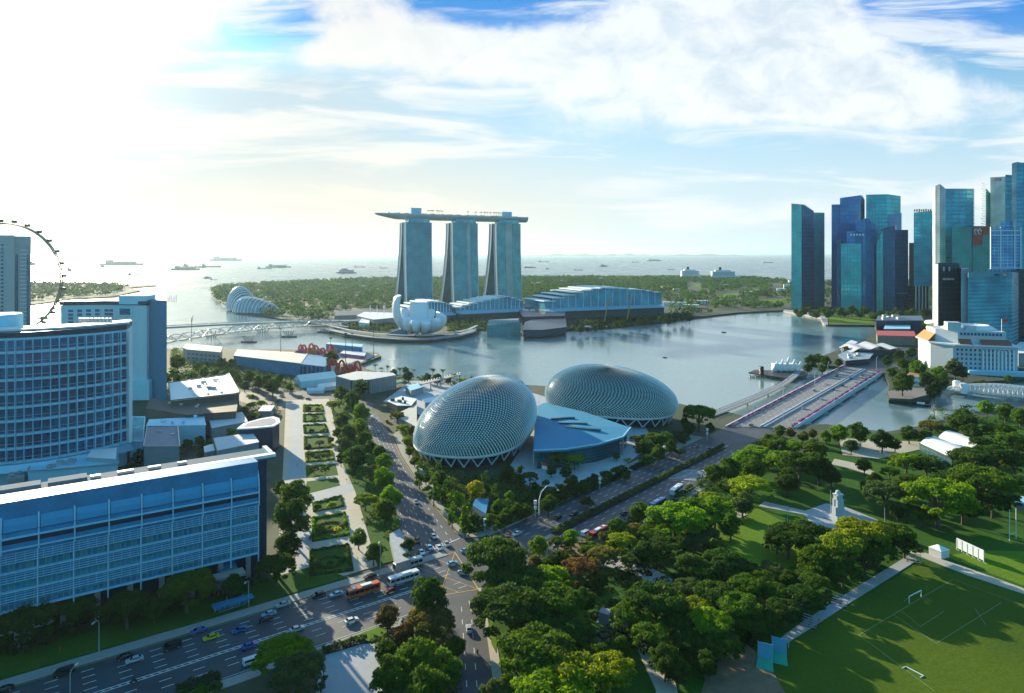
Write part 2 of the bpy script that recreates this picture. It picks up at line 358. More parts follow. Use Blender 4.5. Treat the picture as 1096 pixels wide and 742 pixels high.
A_DIR = Vector((.81, .586)).normalized(); A_N = Vector((A_DIR.y, -A_DIR.x))       # road A: along / towards the camera side
A0 = Vector((-104.5, 213.4))
def Apt(s, o): v = A0+A_DIR*s+A_N*o; return (v.x, v.y)
C0 = Vector((-10.3, 288.5)); C_DIR = Vector((.656, .755)); C_N = Vector((.755, -.656))
def Cpt(s, o): v = C0+C_DIR*s+C_N*o; return (v.x, v.y)
C_LEN = 196
roadA = [Apt(-170, 0), Apt(102, 0), Apt(102, 31), Apt(-170, 31)]
Bl = P((435, 601), (415, 531), (402, 487), (394, 462), (386, 443)); Br = P((493, 576), (456, 531), (428, 487), (419, 466), (405, 446), (398, 440))
roadB = Br+Bl[::-1]
junction = P((404, 614), (435, 600), (493, 575), (508, 581), (523, 575))+[Cpt(6, 36), Cpt(-8, 34)]+P((508, 628), (480, 650), (415, 668))
roadC = [Cpt(-2, 0), Cpt(C_LEN, 0), G(777, 457), (194, 467), Cpt(C_LEN+6, 39), Cpt(-2, 37)]
roadD = P((476, 640), (484, 690), (490, 742), (493, 830), (536, 830), (529, 742), (524, 700), (519, 665), (507, 622))
roadE = P((398, 440), (386, 444), (362, 438), (290, 439), (240, 425), (240, 418), (290, 422), (330, 418), (372, 423), (400, 432))
for nm, pl in (('road', roadA), ('road', roadB), ('road', junction), ('road', roadC), ('road', roadD), ('road', roadE)):
    sheet(nm, pl, inc(), 'asphalt')
sheet('road', [Cpt(C_LEN-3, 0), (150, 474), (196, 470), Cpt(C_LEN+10, 39), Cpt(C_LEN-3, 38)], inc(), 'asphalt')
# road into the far side of the bridge
sheet('road', [G(900, 392), G(944, 399.5), G(975, 388), G(990, 374), G(960, 372), G(925, 382)], inc(), 'asphalt')

def strip(b, pts, w, z, mi=0):
    pts = [Vector(p) for p in pts]
    for i in range(len(pts)-1):
        d = (pts[i+1]-pts[i]).normalized(); n = Vector((-d.y, d.x))*w/2; a, c = pts[i], pts[i+1]
        b.face([(a.x-n.x, a.y-n.y, z), (c.x-n.x, c.y-n.y, z), (c.x+n.x, c.y+n.y, z), (a.x+n.x, a.y+n.y, z)][::1], mi)
def dashed(b, p0, p1, w, z, on=3, off=6, mi=0):
    p0, p1 = Vector(p0), Vector(p1); L = (p1-p0).length; d = (p1-p0)/L; s = 0
    while s+on < L: strip(b, [p0+d*s, p0+d*(s+on)], w, z, mi); s += on+off
mk = MB(); MZ = .09
for o in (3.6, 7, 10.4, 13.8, 21.5, 25): dashed(mk, Apt(-165, o), Apt(92, o), .28, MZ, 3.2, 5.5)
for o in (16.4, 17.5): strip(mk, [Apt(-165, o), Apt(84, o)], .32, MZ)
for k in range(120):   # hatched median
    s = -160+k*2; strip(mk, [Apt(s, 16.5), Apt(s+.9, 17.4)], .25, MZ+.002)
for o in (.5, 30.4): strip(mk, [Apt(-165, o), Apt(80, o)], .18, MZ, 1 if o < 1 else 0)
def lerp(a, c, t): return (a[0]+(c[0]-a[0])*t, a[1]+(c[1]-a[1])*t)
for t in (.17, .33, .5, .66, .83):
    L_ = [lerp(Bl[i], Br[i], t) for i in range(5)]
    for i in range(4): dashed(mk, L_[i], L_[i+1], .26, MZ, 3, 4.5)
strip(mk, [Br[0], Br[1], Br[2], Br[3]], .2, MZ, 1)
strip(mk, [lerp(Bl[0], Br[0], .02), lerp(Bl[0], Br[0], .98)], .5, MZ+.002)
for o in (3.5, 7, 10.5, 14, 22.5, 26, 29.5, 33): dashed(mk, Cpt(12, o), Cpt(C_LEN-6, o), .26, MZ, 3.2, 5.5)
for k in range(9): strip(mk, [Cpt(118+k*2.4, 20), Cpt(126+k*2.4, 36)], .7, MZ+.003)
# yellow box junction
bx = P((434, 603), (487, 591.5), (512, 631), (470, 638))
strip(mk, bx+[bx[0]], .35, MZ+.004, 1)
strip(mk, [bx[0], bx[2]], .25, MZ+.006, 1); strip(mk, [bx[1], bx[3]], .25, MZ+.008, 1)
strip(mk, [lerp(bx[0], bx[1], .5), lerp(bx[1], bx[2], .5)], .25, MZ+.010, 1); strip(mk, [lerp(bx[0], bx[3], .5), lerp(bx[3], bx[2], .5)], .25, MZ+.010, 1)
for t in (.33, .66):
    dashed(mk, G(484+t*30, 650), G(492+t*36, 800), .24, MZ, 3, 5)
tag(mk.build('road_markings', [plain('marking_white', (.62, .63, .62), .7, var=.35, scale=.8), plain('marking_yellow', (.6, .36, .05), .7, var=.3, scale=.8)]), kind='structure')

K = .13
M_PAVE2 = plain('warm_paving', (.46, .41, .33), .85, var=.14, scale=.1); M_GREYPAVE = plain('grey_paving', (.36, .37, .39), .8, var=.12, scale=.1)
M_BLUEPAVE = plain('pale_stone_paving', (.40, .43, .47), .7, var=.18, scale=.12)
pv = lambda pts, m=M_PAVE, nm='pavement', h=K: slab(nm, pts, -.01, h+inc(), m)
pv([Apt(-170, -.3), Apt(98, -.3), Apt(98, -4.5), Apt(60, -5), Apt(-170, -5)])
pv([Apt(-170, 31.3), Apt(62, 31.3), Apt(60, 35), Apt(-170, 36)])
pv(P((306, 429), (352, 427), (360, 455), (372, 500), (386, 545), (402, 600), (404, 606), (330, 628), (292, 637), (300, 560), (303, 500)), M_PAVE2)
pv(P((312, 434), (323, 434), (324, 480), (325, 520), (330, 560), (328, 622), (300, 632), (306, 560), (309, 500)), M_GREYPAVE)
pv(P((326, 533), (352, 524), (380, 514), (397, 505), (400, 512), (384, 524), (360, 533), (328, 545)), M_GREYPAVE, 'path')
# pavement round the opera house corner and along road C
pv([(p[0]+1, p[1]) for p in Br[:4]][::-1]+P((515, 575), (524, 572))+[Cpt(0, -.3), Cpt(C_LEN+10, -.3), Cpt(C_LEN+10, -9), Cpt(70, -7), Cpt(8, -7)]+P((496, 563), (470, 527), (440, 487), (427, 460)), M_PAVE)
pv([Cpt(-4, 38), Cpt(C_LEN, 39.5), Cpt(C_LEN, 44), Cpt(-4, 42)])
pv([Cpt(12, 18.3), Cpt(C_LEN+2, 18.3), Cpt(C_LEN+2, 20.5), Cpt(12, 20.5)], M_CONC, 'kerb_strip')
pv(P((345, 702), (384, 690), (420, 690), (440, 742), (445, 830), (320, 830), (338, 742)), M_GREYPAVE)
pv(P((512, 630), (519, 665), (524, 700), (529, 742), (536, 830), (545, 830), (540, 742), (532, 690), (522, 650), (518, 630)), M_PAVE2)
pv(P((572, 460), (600, 445), (690, 455), (700, 475), (660, 505), (600, 522), (560, 520), (545, 500)), M_BLUEPAVE, 'plaza')
pv(P((440, 408), (540, 412), (600, 430), (590, 455), (470, 455), (440, 440), (410, 430)), M_BLUEPAVE, 'plaza')
pv(P((255, 378), (383, 378), (405, 379.5), (386, 388), (300, 398), (255, 390)), plain('platform_deck', (.5, .47, .42), .8), 'plaza')
# lawns
lw = lambda pts, m='lawn', nm='lawn': slab(nm, pts, -.01, K+.03+inc(), m)
for q in [((324, 434), (345, 434), (347, 441), (324, 441.5)), ((324, 444), (346, 443.5), (349, 451.5), (324, 452.5)), ((324, 455.5), (349, 454.5), (352, 463.5), (325, 465)), ((325, 468), (352, 467), (355, 480), (325, 482)), ((326, 485), (356, 483), (358, 493), (327, 496)), ((327, 499), (359, 497), (362, 509), (328, 512)), ((328, 516), (361, 512), (364, 520), (329, 529)), ((334, 540), (366, 531), (369, 543), (335, 549)), ((333, 555), (370, 549), (375, 574), (334, 581)), ((331, 590), (374, 583), (379, 612), (331, 619))]:
    lw(P(*q))
for q in [((353, 430), (374, 428), (392, 446), (400, 490), (428, 560), (432, 598), (404, 606), (384, 535), (366, 495)),]: lw(P(*q))
lw(P((518, 640), (523, 640), (532, 690), (531, 700), (526, 690)), 'far_lawn'); lw(P((497, 571), (478, 548), (462, 524), (466, 522), (484, 546), (502, 568)), 'far_lawn')
lw([Cpt(6, -1.2), Cpt(66, -1.2), Cpt(66, -5), Cpt(8, -5)])
lw([Apt(-170, -6), Apt(58, -6), Apt(52, -22), Apt(-170, -22)])
lw([Apt(-170, 37), Apt(6, 37), Apt(0, 50), Apt(-170, 80)]); lw(P((340, 697), (406, 671.5), (418, 676), (400, 686), (345, 699)), 'far_lawn')
park = [Cpt(-4, 42.5), Cpt(C_LEN, 44.5), Cpt(C_LEN+8, 60)]+P((900, 462), (950, 466), (1000, 458), (1040, 448), (1150, 436), (1300, 430), (1300, 560), (1300, 830), (547, 830), (541, 742), (533, 690), (523, 650), (519, 632))
lw(park)
fieldp = P((858, 682), (900, 650), (988, 604), (1096, 640), (1300, 700), (1300, 900), (850, 900), (790, 760), (812, 716))
lw(fieldp, 'field_grass', 'playing_field'); FZ = K+.03+LZ[0]*.004
lw(P((765, 556), (812, 545), (850, 566), (866, 596), (838, 612), (780, 600), (740, 580)), 'far_lawn')
lw(P((1010, 596), (1060, 590), (1300, 600), (1300, 690), (1096, 628)), 'far_lawn')
dirt = plain('bare_soil', (.22, .13, .075), .95, var=.3, scale=.3)
pt = lambda pts, m=M_PAVE2: slab('path', pts, -.01, K+.20+inc(), m)
pt(P((758, 716), (800, 692), (822, 712), (850, 760), (850, 860), (720, 860)), dirt)
pt(P((836, 684), (858, 668), (920, 628), (972, 596), (982, 601), (928, 635), (866, 675), (842, 690)), M_GREYPAVE)
pt(P((972, 592), (984, 591), (1040, 611), (1100, 633), (1300, 705), (1300, 713), (1098, 638), (1035, 617)), M_PAVE2)
pt(P((818, 538), (862, 548), (884, 540), (905, 544), (940, 558), (926, 568), (904, 570), (870, 562), (860, 552), (812, 543)), M_GREYPAVE)
pt(P((893, 492), (912, 496), (936, 506), (934, 510), (908, 502), (890, 498)), M_PAVE2)
pt(P((898, 470), (945, 472), (988, 474), (1000, 470), (1003, 478), (940, 492), (902, 488)), M_PAVE2)
pt(P((768, 556), (790, 548), (800, 552), (770, 566)), M_PAVE2)
pt(P((655, 596), (680, 600), (720, 622), (712, 632), (668, 612), (640, 606)), M_GREYPAVE)
pt(P((600, 575+8), (650, 575), (655, 590), (640, 612), (596, 600)), dirt)
pt(P((640, 656), (672, 660), (674, 668), (638, 668)), M_GREYPAVE); pt(P((638, 676), (668, 676), (668, 686), (640, 690)), dirt)
pt(P((680, 692), (690, 690), (722, 730), (740, 800), (700, 800), (702, 740)), M_PAVE2)
# pitch lines
pl = MB()
for _i, (a, c) in enumerate([((919, 681), (1020, 621)), ((919, 681), (1000, 741)), ((956, 659), (1002, 690)), ((1002, 690), (1072, 646)), ((985, 672), (1010, 656)), ((965, 655), (985, 672)), ((1044, 653), (1055, 670)), ((1020, 621), (1110, 655))]):
    strip(pl, [G(*a), G(*c)], .13, FZ+.006+.004*_i)
pl.build('pitch_lines', plain('worn_pitch_paint', (.26, .33, .18), .8, var=.5, scale=1.2))
bpy.data.objects['pitch_lines']['kind'] = 'structure'
# ================================================================ buildings near by, left
M_SHADEBLUE = plain('shade_blue_paint', (.34, .66, .81), .55, var=.08); M_ROOFWHITE = plain('white_roof', (.80, .80, .78), .6, var=.07, scale=.1)  # white and aluminium frames: the blue of the shade is put into the paint colour
M_GLASSBLUE = glassy('blue_window_glass', (.012, .15, .24), (.07, .42, .52), (.2, .35, .45), 1.6, 3.2, .12, .08, .7)
M_WIN = glassy('dark_window_glass', (.008, .07, .15), (.018, .13, .24), (.02, .14, .24), 1.4, 2.2, .08, .08, .6)
M_BLUEPANEL = plain('blue_metal_panel', (.02, .23, .44), .45, .12, var=.3, scale=.15)
M_DARKBLUE = plain('dark_blue_cladding', (.008, .04, .085), .4, .3, var=.2)
M_TERR = plain('brown_louvres', (.10, .085, .075), .7, var=.3, scale=.6)
def frame_of(P0, u):
    """local frame: u runs along the facade, v goes away from the street"""
    u = Vector(u).normalized(); rz = math.atan2(u.y, u.x); return P0, rz
# --- office block with the curved blue eaves (nearest). local x along facade to the left(-), y into the block
def office_block():
    X0, Y0 = PX(277, 248), 248.0
    u = Vector((1.50, 1)).normalized(); rz = math.atan2(u.y, u.x)
    t = thing('office_block', 'long low office block with sloping blue panels and white roof edge beside the road', 'office building', (X0, Y0, 0), rz)
    L = 150
    b = MB(); b.box((-L/2+2, 14.5, 21), (L+6, 11, 42), 0); b.build('main_wall', M_DARKBLUE, t)
    # bays: three window storeys with striped sunshades
    nb = 14; bw = 9.4
    body = MB(); body.box((-L/2, 5.2, 27.2), (L, 8, 33.6), 0); body.build('bay_wall', M_BLUEPANEL, t)
    for s, zb in enumerate((10.8, 16.6, 22.4)):
        sh = MB()
        # sunshade: inclined louvre blades running along the facade
        for k in range(5):
            z = zb+5.7-k*.62; yy = .9-(k*.28)
            sh.obox((-L, yy, z), (0, yy, z), .5, .10, 0)
        for k in range(int(L/2.35)):
            sh.obox((-k*2.35-1, .9, zb+5.8), (-k*2.35-1, -.3, zb+3.0), .12, .12, 0)
        sh.build('sunshade', M_SHADEBLUE, t)
        sill = MB(); sill.box((-L/2, .7, zb+.15), (L, 1.6, .3)); sill.build('floor_edge', M_SHADEBLUE, t)
        for k in range(int(L/bw)*2):
            w = bw/2; x = -k*w-w/2
            if x < -L+3: break
            g = MB(); g.box((x, 1.15, zb+1.65), (w-.45, .2, 2.3)); g.build('window', M_GLASSBLUE, t)
    # two recessed terrace storeys
    rc = MB(); rc.box((-L/2, 1.0, 29.6), (L, 2.2, .35)); rc.box((-L/2, .6, 33.2), (L, 2.4, .35)); rc.build('terrace_slab', M_SHADEBLUE, t)
    for zb in (28.9, 32.4):
        p = MB(); p.box((-L/2, .5, zb+1.5), (L, .15, 1.5)); p.build('parapet', M_BLUEPANEL, t)
    d = MB(); d.box((-L/2, 3.0, 31.5), (L, 4.2, 5)); d.build('recess_wall', M_DARKBLUE, t)
    # curved eaves panels
    n = 6
    prof = [( .2+7.5*(a**1.9), 35.0+7.2*math.sin(a*PI/2)) for a in [i/n for i in range(n+1)]]
    nbay = int(L/bw)+1
    for k in range(nbay):
        x1 = -k*bw+(-.3); x0 = x1-bw+.9
        if x0 < -L: break
        g = MB()
        for i in range(n):
            (ya, za), (yb, zb) = prof[i], prof[i+1]
            g.face([(x0, ya, za), (x1, ya, za), (x1, yb, zb), (x0, yb, zb)], smooth=True)
        g.build('curved_panel', plain('curved_blue_panel', (.035, .32, .56), .5, .1, var=.1, scale=.12), t)
        r = MB(); r.tube([(x1+.4, y-.25, z+.2) for y, z in prof], .28, 5); r.tube([(x1+.4, .0, 35), (x1+.4, -.1, 28.5)], .22, 5); r.build('rib', M_SHADEBLUE, t)
    bk = MB(); bk.box((-L/2, 5.6, 38), (L, 3.2, 6)); bk.build('eaves_wall', M_BLUEPANEL, t)
    for k in range(nbay*1):
        c = MB(); x = -k*bw-.2; c.box((x, -.25, 18.5), (.35, .5, 20.5)); c.build('mullion', M_SHADEBLUE, t)
    # columns and a street-level beam
    for k in range(0, nbay):
        c = MB(); x = -k*bw-3; c.box((x, 3.5, 5.3), (1.6, 1.8, 10.6)); c.build('column', M_CONC, t)
    for k in (1, 7):
        c = MB(); c.box((-k*bw-4, -1.5, 6.5), (16, 5, 1)); c.box((-k*bw-4, -.5, 3), (4, 2.4, 6)); c.build('entrance_canopy', M_CONC, t)
    # roof: white edge, blue skylights behind
    r = MB(); r.box((-L/2+3, 14.5, 42.6), (L+9, 13.5, .8)); r.build('roof', plain('blue_grey_roof', (.05, .12, .19), .9), t)
    e = MB(); e.box((-L/2+3, 8.8, 43.5), (L+10, 2.8, 1.1)); e.build('roof_edge', M_ROOFWHITE, t)
    e = MB(); e.box((7, 16, 43.5), (1.6, 9.5, 1.2)); e.build('roof_edge', M_ROOFWHITE, t)
    for k in range(8):
        s = MB(); s.box((-58-k*13, 17.5, 43.6), (11, 5.5, 1.2)); s.build('skylight', MATS['blue_grey_roof'], t)
    for k in range(7):
        s = MB(); s.box((-20-k*9-3, 17, 43.4), (3+k % 3, 1.6, .9)); s.build('roof_plant', M_STEEL, t)
    # flank wall details
    w = MB()
    for z in (8, 14, 20, 26, 32, 38): w.box((5.15, 14.5, z), (.3, 9, .35))
    w.build('flank_band', M_SHADEBLUE, t)
    c = MB(); c.box((6.2, 20.8, 21), (1.2, 1.2, 42)); c.build('stone_pier', plain('pale_stone', (.5, .47, .4), .8), t)
    return t
office_block()
# covered stair and bus shelter in front of it
def bus_shelter():
    x, y = G(248, 655); t = thing('bus_shelter', 'blue roofed bus shelter on the kerb below the office block', 'bus shelter', (x, y+1, 0), math.atan2(A_DIR.y, A_DIR.x))
    b = MB(); b.box((0, 0, 3.1), (13, 3.4, .3)); b.build('roof', M_BLUEPANEL, t)
    for k in (-5.5, 0, 5.5): b = MB(); b.box((k, 1, 1.5), (.25, .25, 3)); b.build('post', M_STEEL, t)
    b = MB(); b.box((0, .6, .5), (9, .5, .12)); b.build('bench', M_STEEL, t); b = MB(); b.box((0, 1.4, 1.4), (11, .08, 1.8)); b.build('glass_screen', M_GLASSBLUE, t)
    x, y = G(246, 640); t = thing('covered_walkway', 'sloping blue canopy leading from the bus shelter to the office block', 'canopy', (x, y+2, 0), math.atan2(A_DIR.y, A_DIR.x))
    b = MB(); b.face([(-3, -4, 3.3), (3, -4, 3.3), (3, 11, 9.5), (-3, 11, 9.5)]); b.face([(-3, 11, 9.2), (3, 11, 9.2), (3, -4, 3.0), (-3, -4, 3.0)]); b.build('roof', M_BLUEPANEL, t)
    for sx in (-2.6, 2.6):
        for yy, h in ((-3.5, 3.2), (4, 6.2)): b = MB(); b.box((sx, yy, h/2), (.25, .25, h)); b.build('post', M_STEEL, t)
bus_shelter()
# --- curved hotel with gridded balconies
def hotel_curved():
    t = thing('curved_hotel', 'broad curved hotel with a grid of balconies and pale floor bands', 'hotel', (0, 0, 0))
    px = [138, 110, 80, 50, 20, -10, -45, -90]
    Yd = [386, 373, 362.5, 354, 348, 344, 341, 340]
    pts = [(PX(a, b), b) for a, b in zip(px, Yd)]
    def at(s):
        s = max(0, min(.9999, s))*(len(pts)-1); i = int(s); f = s-i
        return Vector((pts[i][0]*(1-f)+pts[i+1][0]*f, pts[i][1]*(1-f)+pts[i+1][1]*f))
    H0, H1 = 13, 76; nf = 9; fh = (H1-H0)/nf; nc = 22
    wins = MB(); slabs = []; fins = []
    cols = [at(k/nc) for k in range(nc+1)]
    def off(k, d):
        a = cols[max(0, k-1)]; b = cols[min(nc, k+1)]; n = Vector(((b-a).y, -(b-a).x)).normalized()
        if n.y > 0: n = -n
        return cols[k]+n*d
    body = MB(); outer = [tuple(off(k, -2.2)) for k in range(nc+1)]
    back = [(c[0]-10, c[1]+24) for c in outer[::-1]]; body.prism(outer+back, 0, H1+.5); body.build('main_wall', M_SHADEBLUE, t)
    cnt = 0; rest = MB()
    for f in range(nf):
        z = H0+f*fh
        s = MB()
        for k in range(nc):
            a, b = off(k, 0), off(k+1, 0); a2, b2 = off(k, -2.3), off(k+1, -2.3)
            for zz0, zz1 in ((z-.25, z+.95),):
                s.prism([tuple(a), tuple(b), tuple(b2), tuple(a2)], zz0, zz1, bottom=True)
        s.build('floor_band', M_SHADEBLUE, t)
        for k in range(nc):
            a, b = off(k, -2.05), off(k+1, -2.05); m = rest if k > 10 else MB()
            for h0, h1 in ((z+1.0, z+fh-.6),):
                m.face([(a.x*.96+b.x*.04, a.y*.96+b.y*.04, h0), (b.x*.96+a.x*.04, b.y*.96+a.y*.04, h0), (b.x*.96+a.x*.04, b.y*.96+a.y*.04, h1), (a.x*.96+b.x*.04, a.y*.96+b.y*.04, h1)])
            if k <= 10: m.build('window', M_WIN, t)
        mid = MB()
        for k in range(nc):
            a, b = off(k, -.8), off(k+1, -.8); mid.obox((a.x, a.y, z+2.7), (b.x, b.y, z+2.7), .5, .22)
        mid.build('balcony_rail', M_STEEL, t)
    tag(rest.build('window', M_WIN, t), kind='stuff')
    for k in range(nc+1):
        a = off(k, .05); fn = MB(); an = math.atan2(*(reversed(off(k, 1)-off(k, 0))))
        fn.box((a.x, a.y, (H0+H1)/2), (1.0 if k else 3, .28 if k else 1.6, H1-H0), an); fn.build('fin', M_SHADEBLUE if k else M_WHITE, t)
    ap = MB()
    for k in range(nc):
        a, b, c, d = off(k, 1.2), off(k+1, 1.2), off(k+1, 5), off(k, 5); ap.face([(d.x, d.y, 9.6), (c.x, c.y, 9.6), (b.x, b.y, 12.6), (a.x, a.y, 12.6)][::-1])
        ap.face([(d.x, d.y, 9.6), (c.x, c.y, 9.6), (b.x, b.y, 12.6), (a.x, a.y, 12.6)])
    ap.build('skirt_roof', M_SHADEBLUE, t)
    r = MB(); r.prism([(x, y) for x, y in outer]+back, H1+.7, H1+3.4); r.build('roof_parapet', M_DARKBLUE, t)
    inner = [(c[0]-1.5, c[1]+5) for c in outer]; bk2 = [(c[0]+1.5, c[1]-4) for c in back]
    r = MB(); r.prism(inner+bk2, H1+3.6, H1+4.6); r.build('roof', M_ROOFWHITE, t)
    r = MB(); x, y = PX(2, 372), 372; r.lathe((x, y, H1+3), [(9.5, 0), (9.5, 7.5), (8.7, 8), (0, 8.2)], 28); r.build('lift_tower', M_SHADEBLUE, t)
    for k in range(9):
        s = MB(); x, y = PX(86+k*4, 392), 392; s.box((x, y, H1+5.6), (1.2, 2, 2.2)); s.build('roof_plant', M_STEEL, t)
hotel_curved()
# hotel forecourt roofs
def flat_roofed(name, label, cat, quad, z, wall, roof, extras=None, par=.6, rim=None):
    pts = [G(a, b, z) for a, b in quad]; cx = sum(p[0] for p in pts)/len(pts); cy = sum(p[1] for p in pts)/len(pts)
    loc = [(p[0]-cx, p[1]-cy) for p in pts]
    t = thing(name, label, cat, (cx, cy, 0)); b = MB(); b.prism(loc, 0, z-.3); b.build('wall', wall, t)
    big = [(x*1.02, y*1.02) for x, y in loc]; r = MB(); r.prism(big, z-.28, z, bottom=True); r.build('roof', roof, t)
    if rim:
        r = MB()
        for i in range(len(big)): r.obox((*big[i], z+par/2), (*big[(i+1) % len(big)], z+par/2), .5, par)
        r.build('roof_rim', rim, t)
    if extras: extras(t, loc, z)
    return t
M_GREYROOF = plain('grey_roof', (.30, .28, .31), .85, var=.14, scale=.2); M_GREYWALL = plain('grey_wall', (.25, .28, .30), .7)
def ex_vents(n, sz, m=M_STEEL, seed=1, h=1.8):
    def f(t, loc, z):
        rg = random.Random(seed); xs = [p[0] for p in loc]; ys = [p[1] for p in loc]
        for k in range(n):
            w = rg.uniform(.3, .7); q = rg.choice(loc); r = rg.choice(loc); a = rg.random()*.8
            x, y = (q[0]*a+r[0]*(1-a))*w, (q[1]*a+r[1]*(1-a))*w
            b = MB(); b.box((x, y, z+h/2), (sz*rg.uniform(.6, 1.5), sz*rg.uniform(.5, 1), h*rg.uniform(.6, 1.3))); b.build('roof_plant', m, t)
    return f
flat_roofed('hotel_annex', 'low pale blue roof slab at the foot of the curved hotel', 'annex', [(30, 505), (38, 490), (124, 476), (126, 497), (60, 503)], 11, M_SHADEBLUE, M_SHADEBLUE, ex_vents(9, 3, seed=15, h=1.5), rim=M_STEEL)
flat_roofed('hotel_porch', 'small white roof at the right end of the hotel annex', 'porch', [(93, 489), (98, 482), (125, 479), (124, 491)], 13.5, M_STEEL, M_ROOFWHITE)
def win_rows(t, loc, z, i=0, rows=2, cols=8, z0=3, fh=4, wh=1.6, mat=None, nm='window', d=.12, j=None):
    a, b = Vector(loc[i]), Vector(loc[(i+1) % len(loc)] if j is None else loc[j]); dd = b-a; n = Vector((dd.y, -dd.x)).normalized()
    c = Vector((0, 0))-((a+b)/2)
    if n.dot(c) > 0: n = -n
    for r in range(rows):
        for k in range(cols):
            p = a+dd*((k+.5)/cols)+n*d; m = MB(); m.box((p.x, p.y, z0+r*fh+wh/2), (dd.length/cols*.62, .2, wh), math.atan2(dd.y, dd.x)); m.build(nm, mat or M_WIN, t)
def ex_mall(t, loc, z):
    ex_vents(7, 3.2, seed=4)(t, loc, z)
    a, b = loc[0], loc[-1]
    for k in (0.3, .55, .8):
        p0 = Vector(loc[0]).lerp(Vector(loc[1]), k); p1 = Vector(loc[3]).lerp(Vector(loc[2]), k)
        m = MB(); m.obox((p0.x*.9, p0.y*.9, z+.5), (p1.x*.8, p1.y*.8, z+.5), 1.2, .9); m.build('roof_duct', M_STEEL, t)
    for k in range(3):
        m = MB(); a = Vector(loc[1]).lerp(Vector(loc[0]), k*.025); b = Vector(loc[2]).lerp(Vector(loc[3]), k*.025); m.obox((a.x, a.y, z+1.2-k*.3), (b.x, b.y, z+1.2-k*.3), .5, .5); m.build('roof_beam', M_ROOFWHITE, t)
flat_roofed('shopping_centre', 'brown walled shopping centre with a wide sunlit white roof', 'shopping centre', [(181, 410), (245, 401), (256, 421), (183, 429)], 19, M_TERR, M_ROOFWHITE, ex_mall, rim=M_TERR)
flat_roofed('shopping_centre_wing', 'dark brown louvred wing in front of the white roofed shopping centre', 'building', [(157, 437), (162, 426), (183, 429.5), (255, 422.5), (252, 440), (200, 444)], 15, M_TERR, M_TERR, ex_vents(6, 2, seed=9))
flat_roofed('plant_building', 'low building with a plain mauve grey roof below the brown wing', 'building', [(154, 478), (158, 457), (190, 457), (192, 478)], 14, M_GREYWALL, M_GREYROOF, ex_vents(2, 2, seed=3, h=1), rim=M_STEEL)
flat_roofed('blue_link_block', 'small light blue block between the brown wing and the mauve roof', 'building', [(157, 456), (160, 449), (218, 446), (220, 455)], 13, M_SHADEBLUE, M_SHADEBLUE, ex_vents(5, 2, seed=6, m=M_SHADEBLUE))
flat_roofed('roof_cabin', 'small cabin with tanks below the left end of the hotel podium', 'cabin', [(8, 512), (10, 506), (26, 505), (26, 511)], 9, M_GREYWALL, M_STEEL, ex_vents(4, 1.5, seed=21))
flat_roofed('glass_annex', 'narrow pale glazed roof right of the curved hotel', 'annex', [(139, 473), (142, 447), (155, 447), (153, 473)], 12, M_SHADEBLUE, M_GLASSBLUE, rim=M_SHADEBLUE)
M_OFFWHITE = plain('offwhite_canvas', (.62, .60, .62), .7, var=.05)
flat_roofed('awning', 'slanting lilac white canopy under the sunlit shopping centre roof', 'canopy', [(223, 446), (259, 441), (265, 451), (227, 458)], 10, M_GREYWALL, M_OFFWHITE)
flat_roofed('awning', 'large lilac white canopy beside the dark boat shaped building', 'canopy', [(229, 469), (270, 463), (277, 473), (233, 482)], 12, M_GREYWALL, M_OFFWHITE)
flat_roofed('awning', 'tiny white canopy left of the large lilac canopy', 'canopy', [(218, 478), (228, 475), (230, 482), (219, 484)], 9, M_GREYWALL, M_ROOFWHITE)
def boat_building():
    z = 15; px = [(255, 459.5), (262, 454), (280, 449), (292, 447), (298, 449), (299, 453), (292, 457), (270, 459)]
    pts = [G(a, b, z) for a, b in px]; cx = sum(p[0] for p in pts)/8; cy = sum(p[1] for p in pts)/8; loc = [(p[0]-cx, p[1]-cy) for p in pts]
    t = thing('boat_shaped_building', 'dark curved building with a pointed pale rimmed roof near the garden', 'building', (cx, cy, 0))
    b = MB(); b.prism(loc, 0, z-.2); b.build('wall', M_DARKBLUE, t)
    b = MB(); b.prism([(x*1.06, y*1.06) for x, y in loc], z-.15, z+.6, bottom=True); b.build('roof_rim', M_ROOFWHITE, t)
    b = MB(); b.prism([(x*.8, y*.75) for x, y in loc], z+.62, z+.7); b.build('roof', M_GREYROOF, t)
    b = MB(); q = [(-9, -10), (-3, -11), (0, -3), (-8, -2)]; b.prism(q, 0, 9); b.build('maroon_wall', plain('maroon_cladding', (.10, .02, .03), .6), t)
boat_building()
flat_roofed('kiosk', 'white triangular roofed kiosk among bushes above the boat shaped building', 'kiosk', [(276, 440), (281, 434), (294, 434), (290, 440)], 5, M_GREYWALL, M_OFFWHITE)
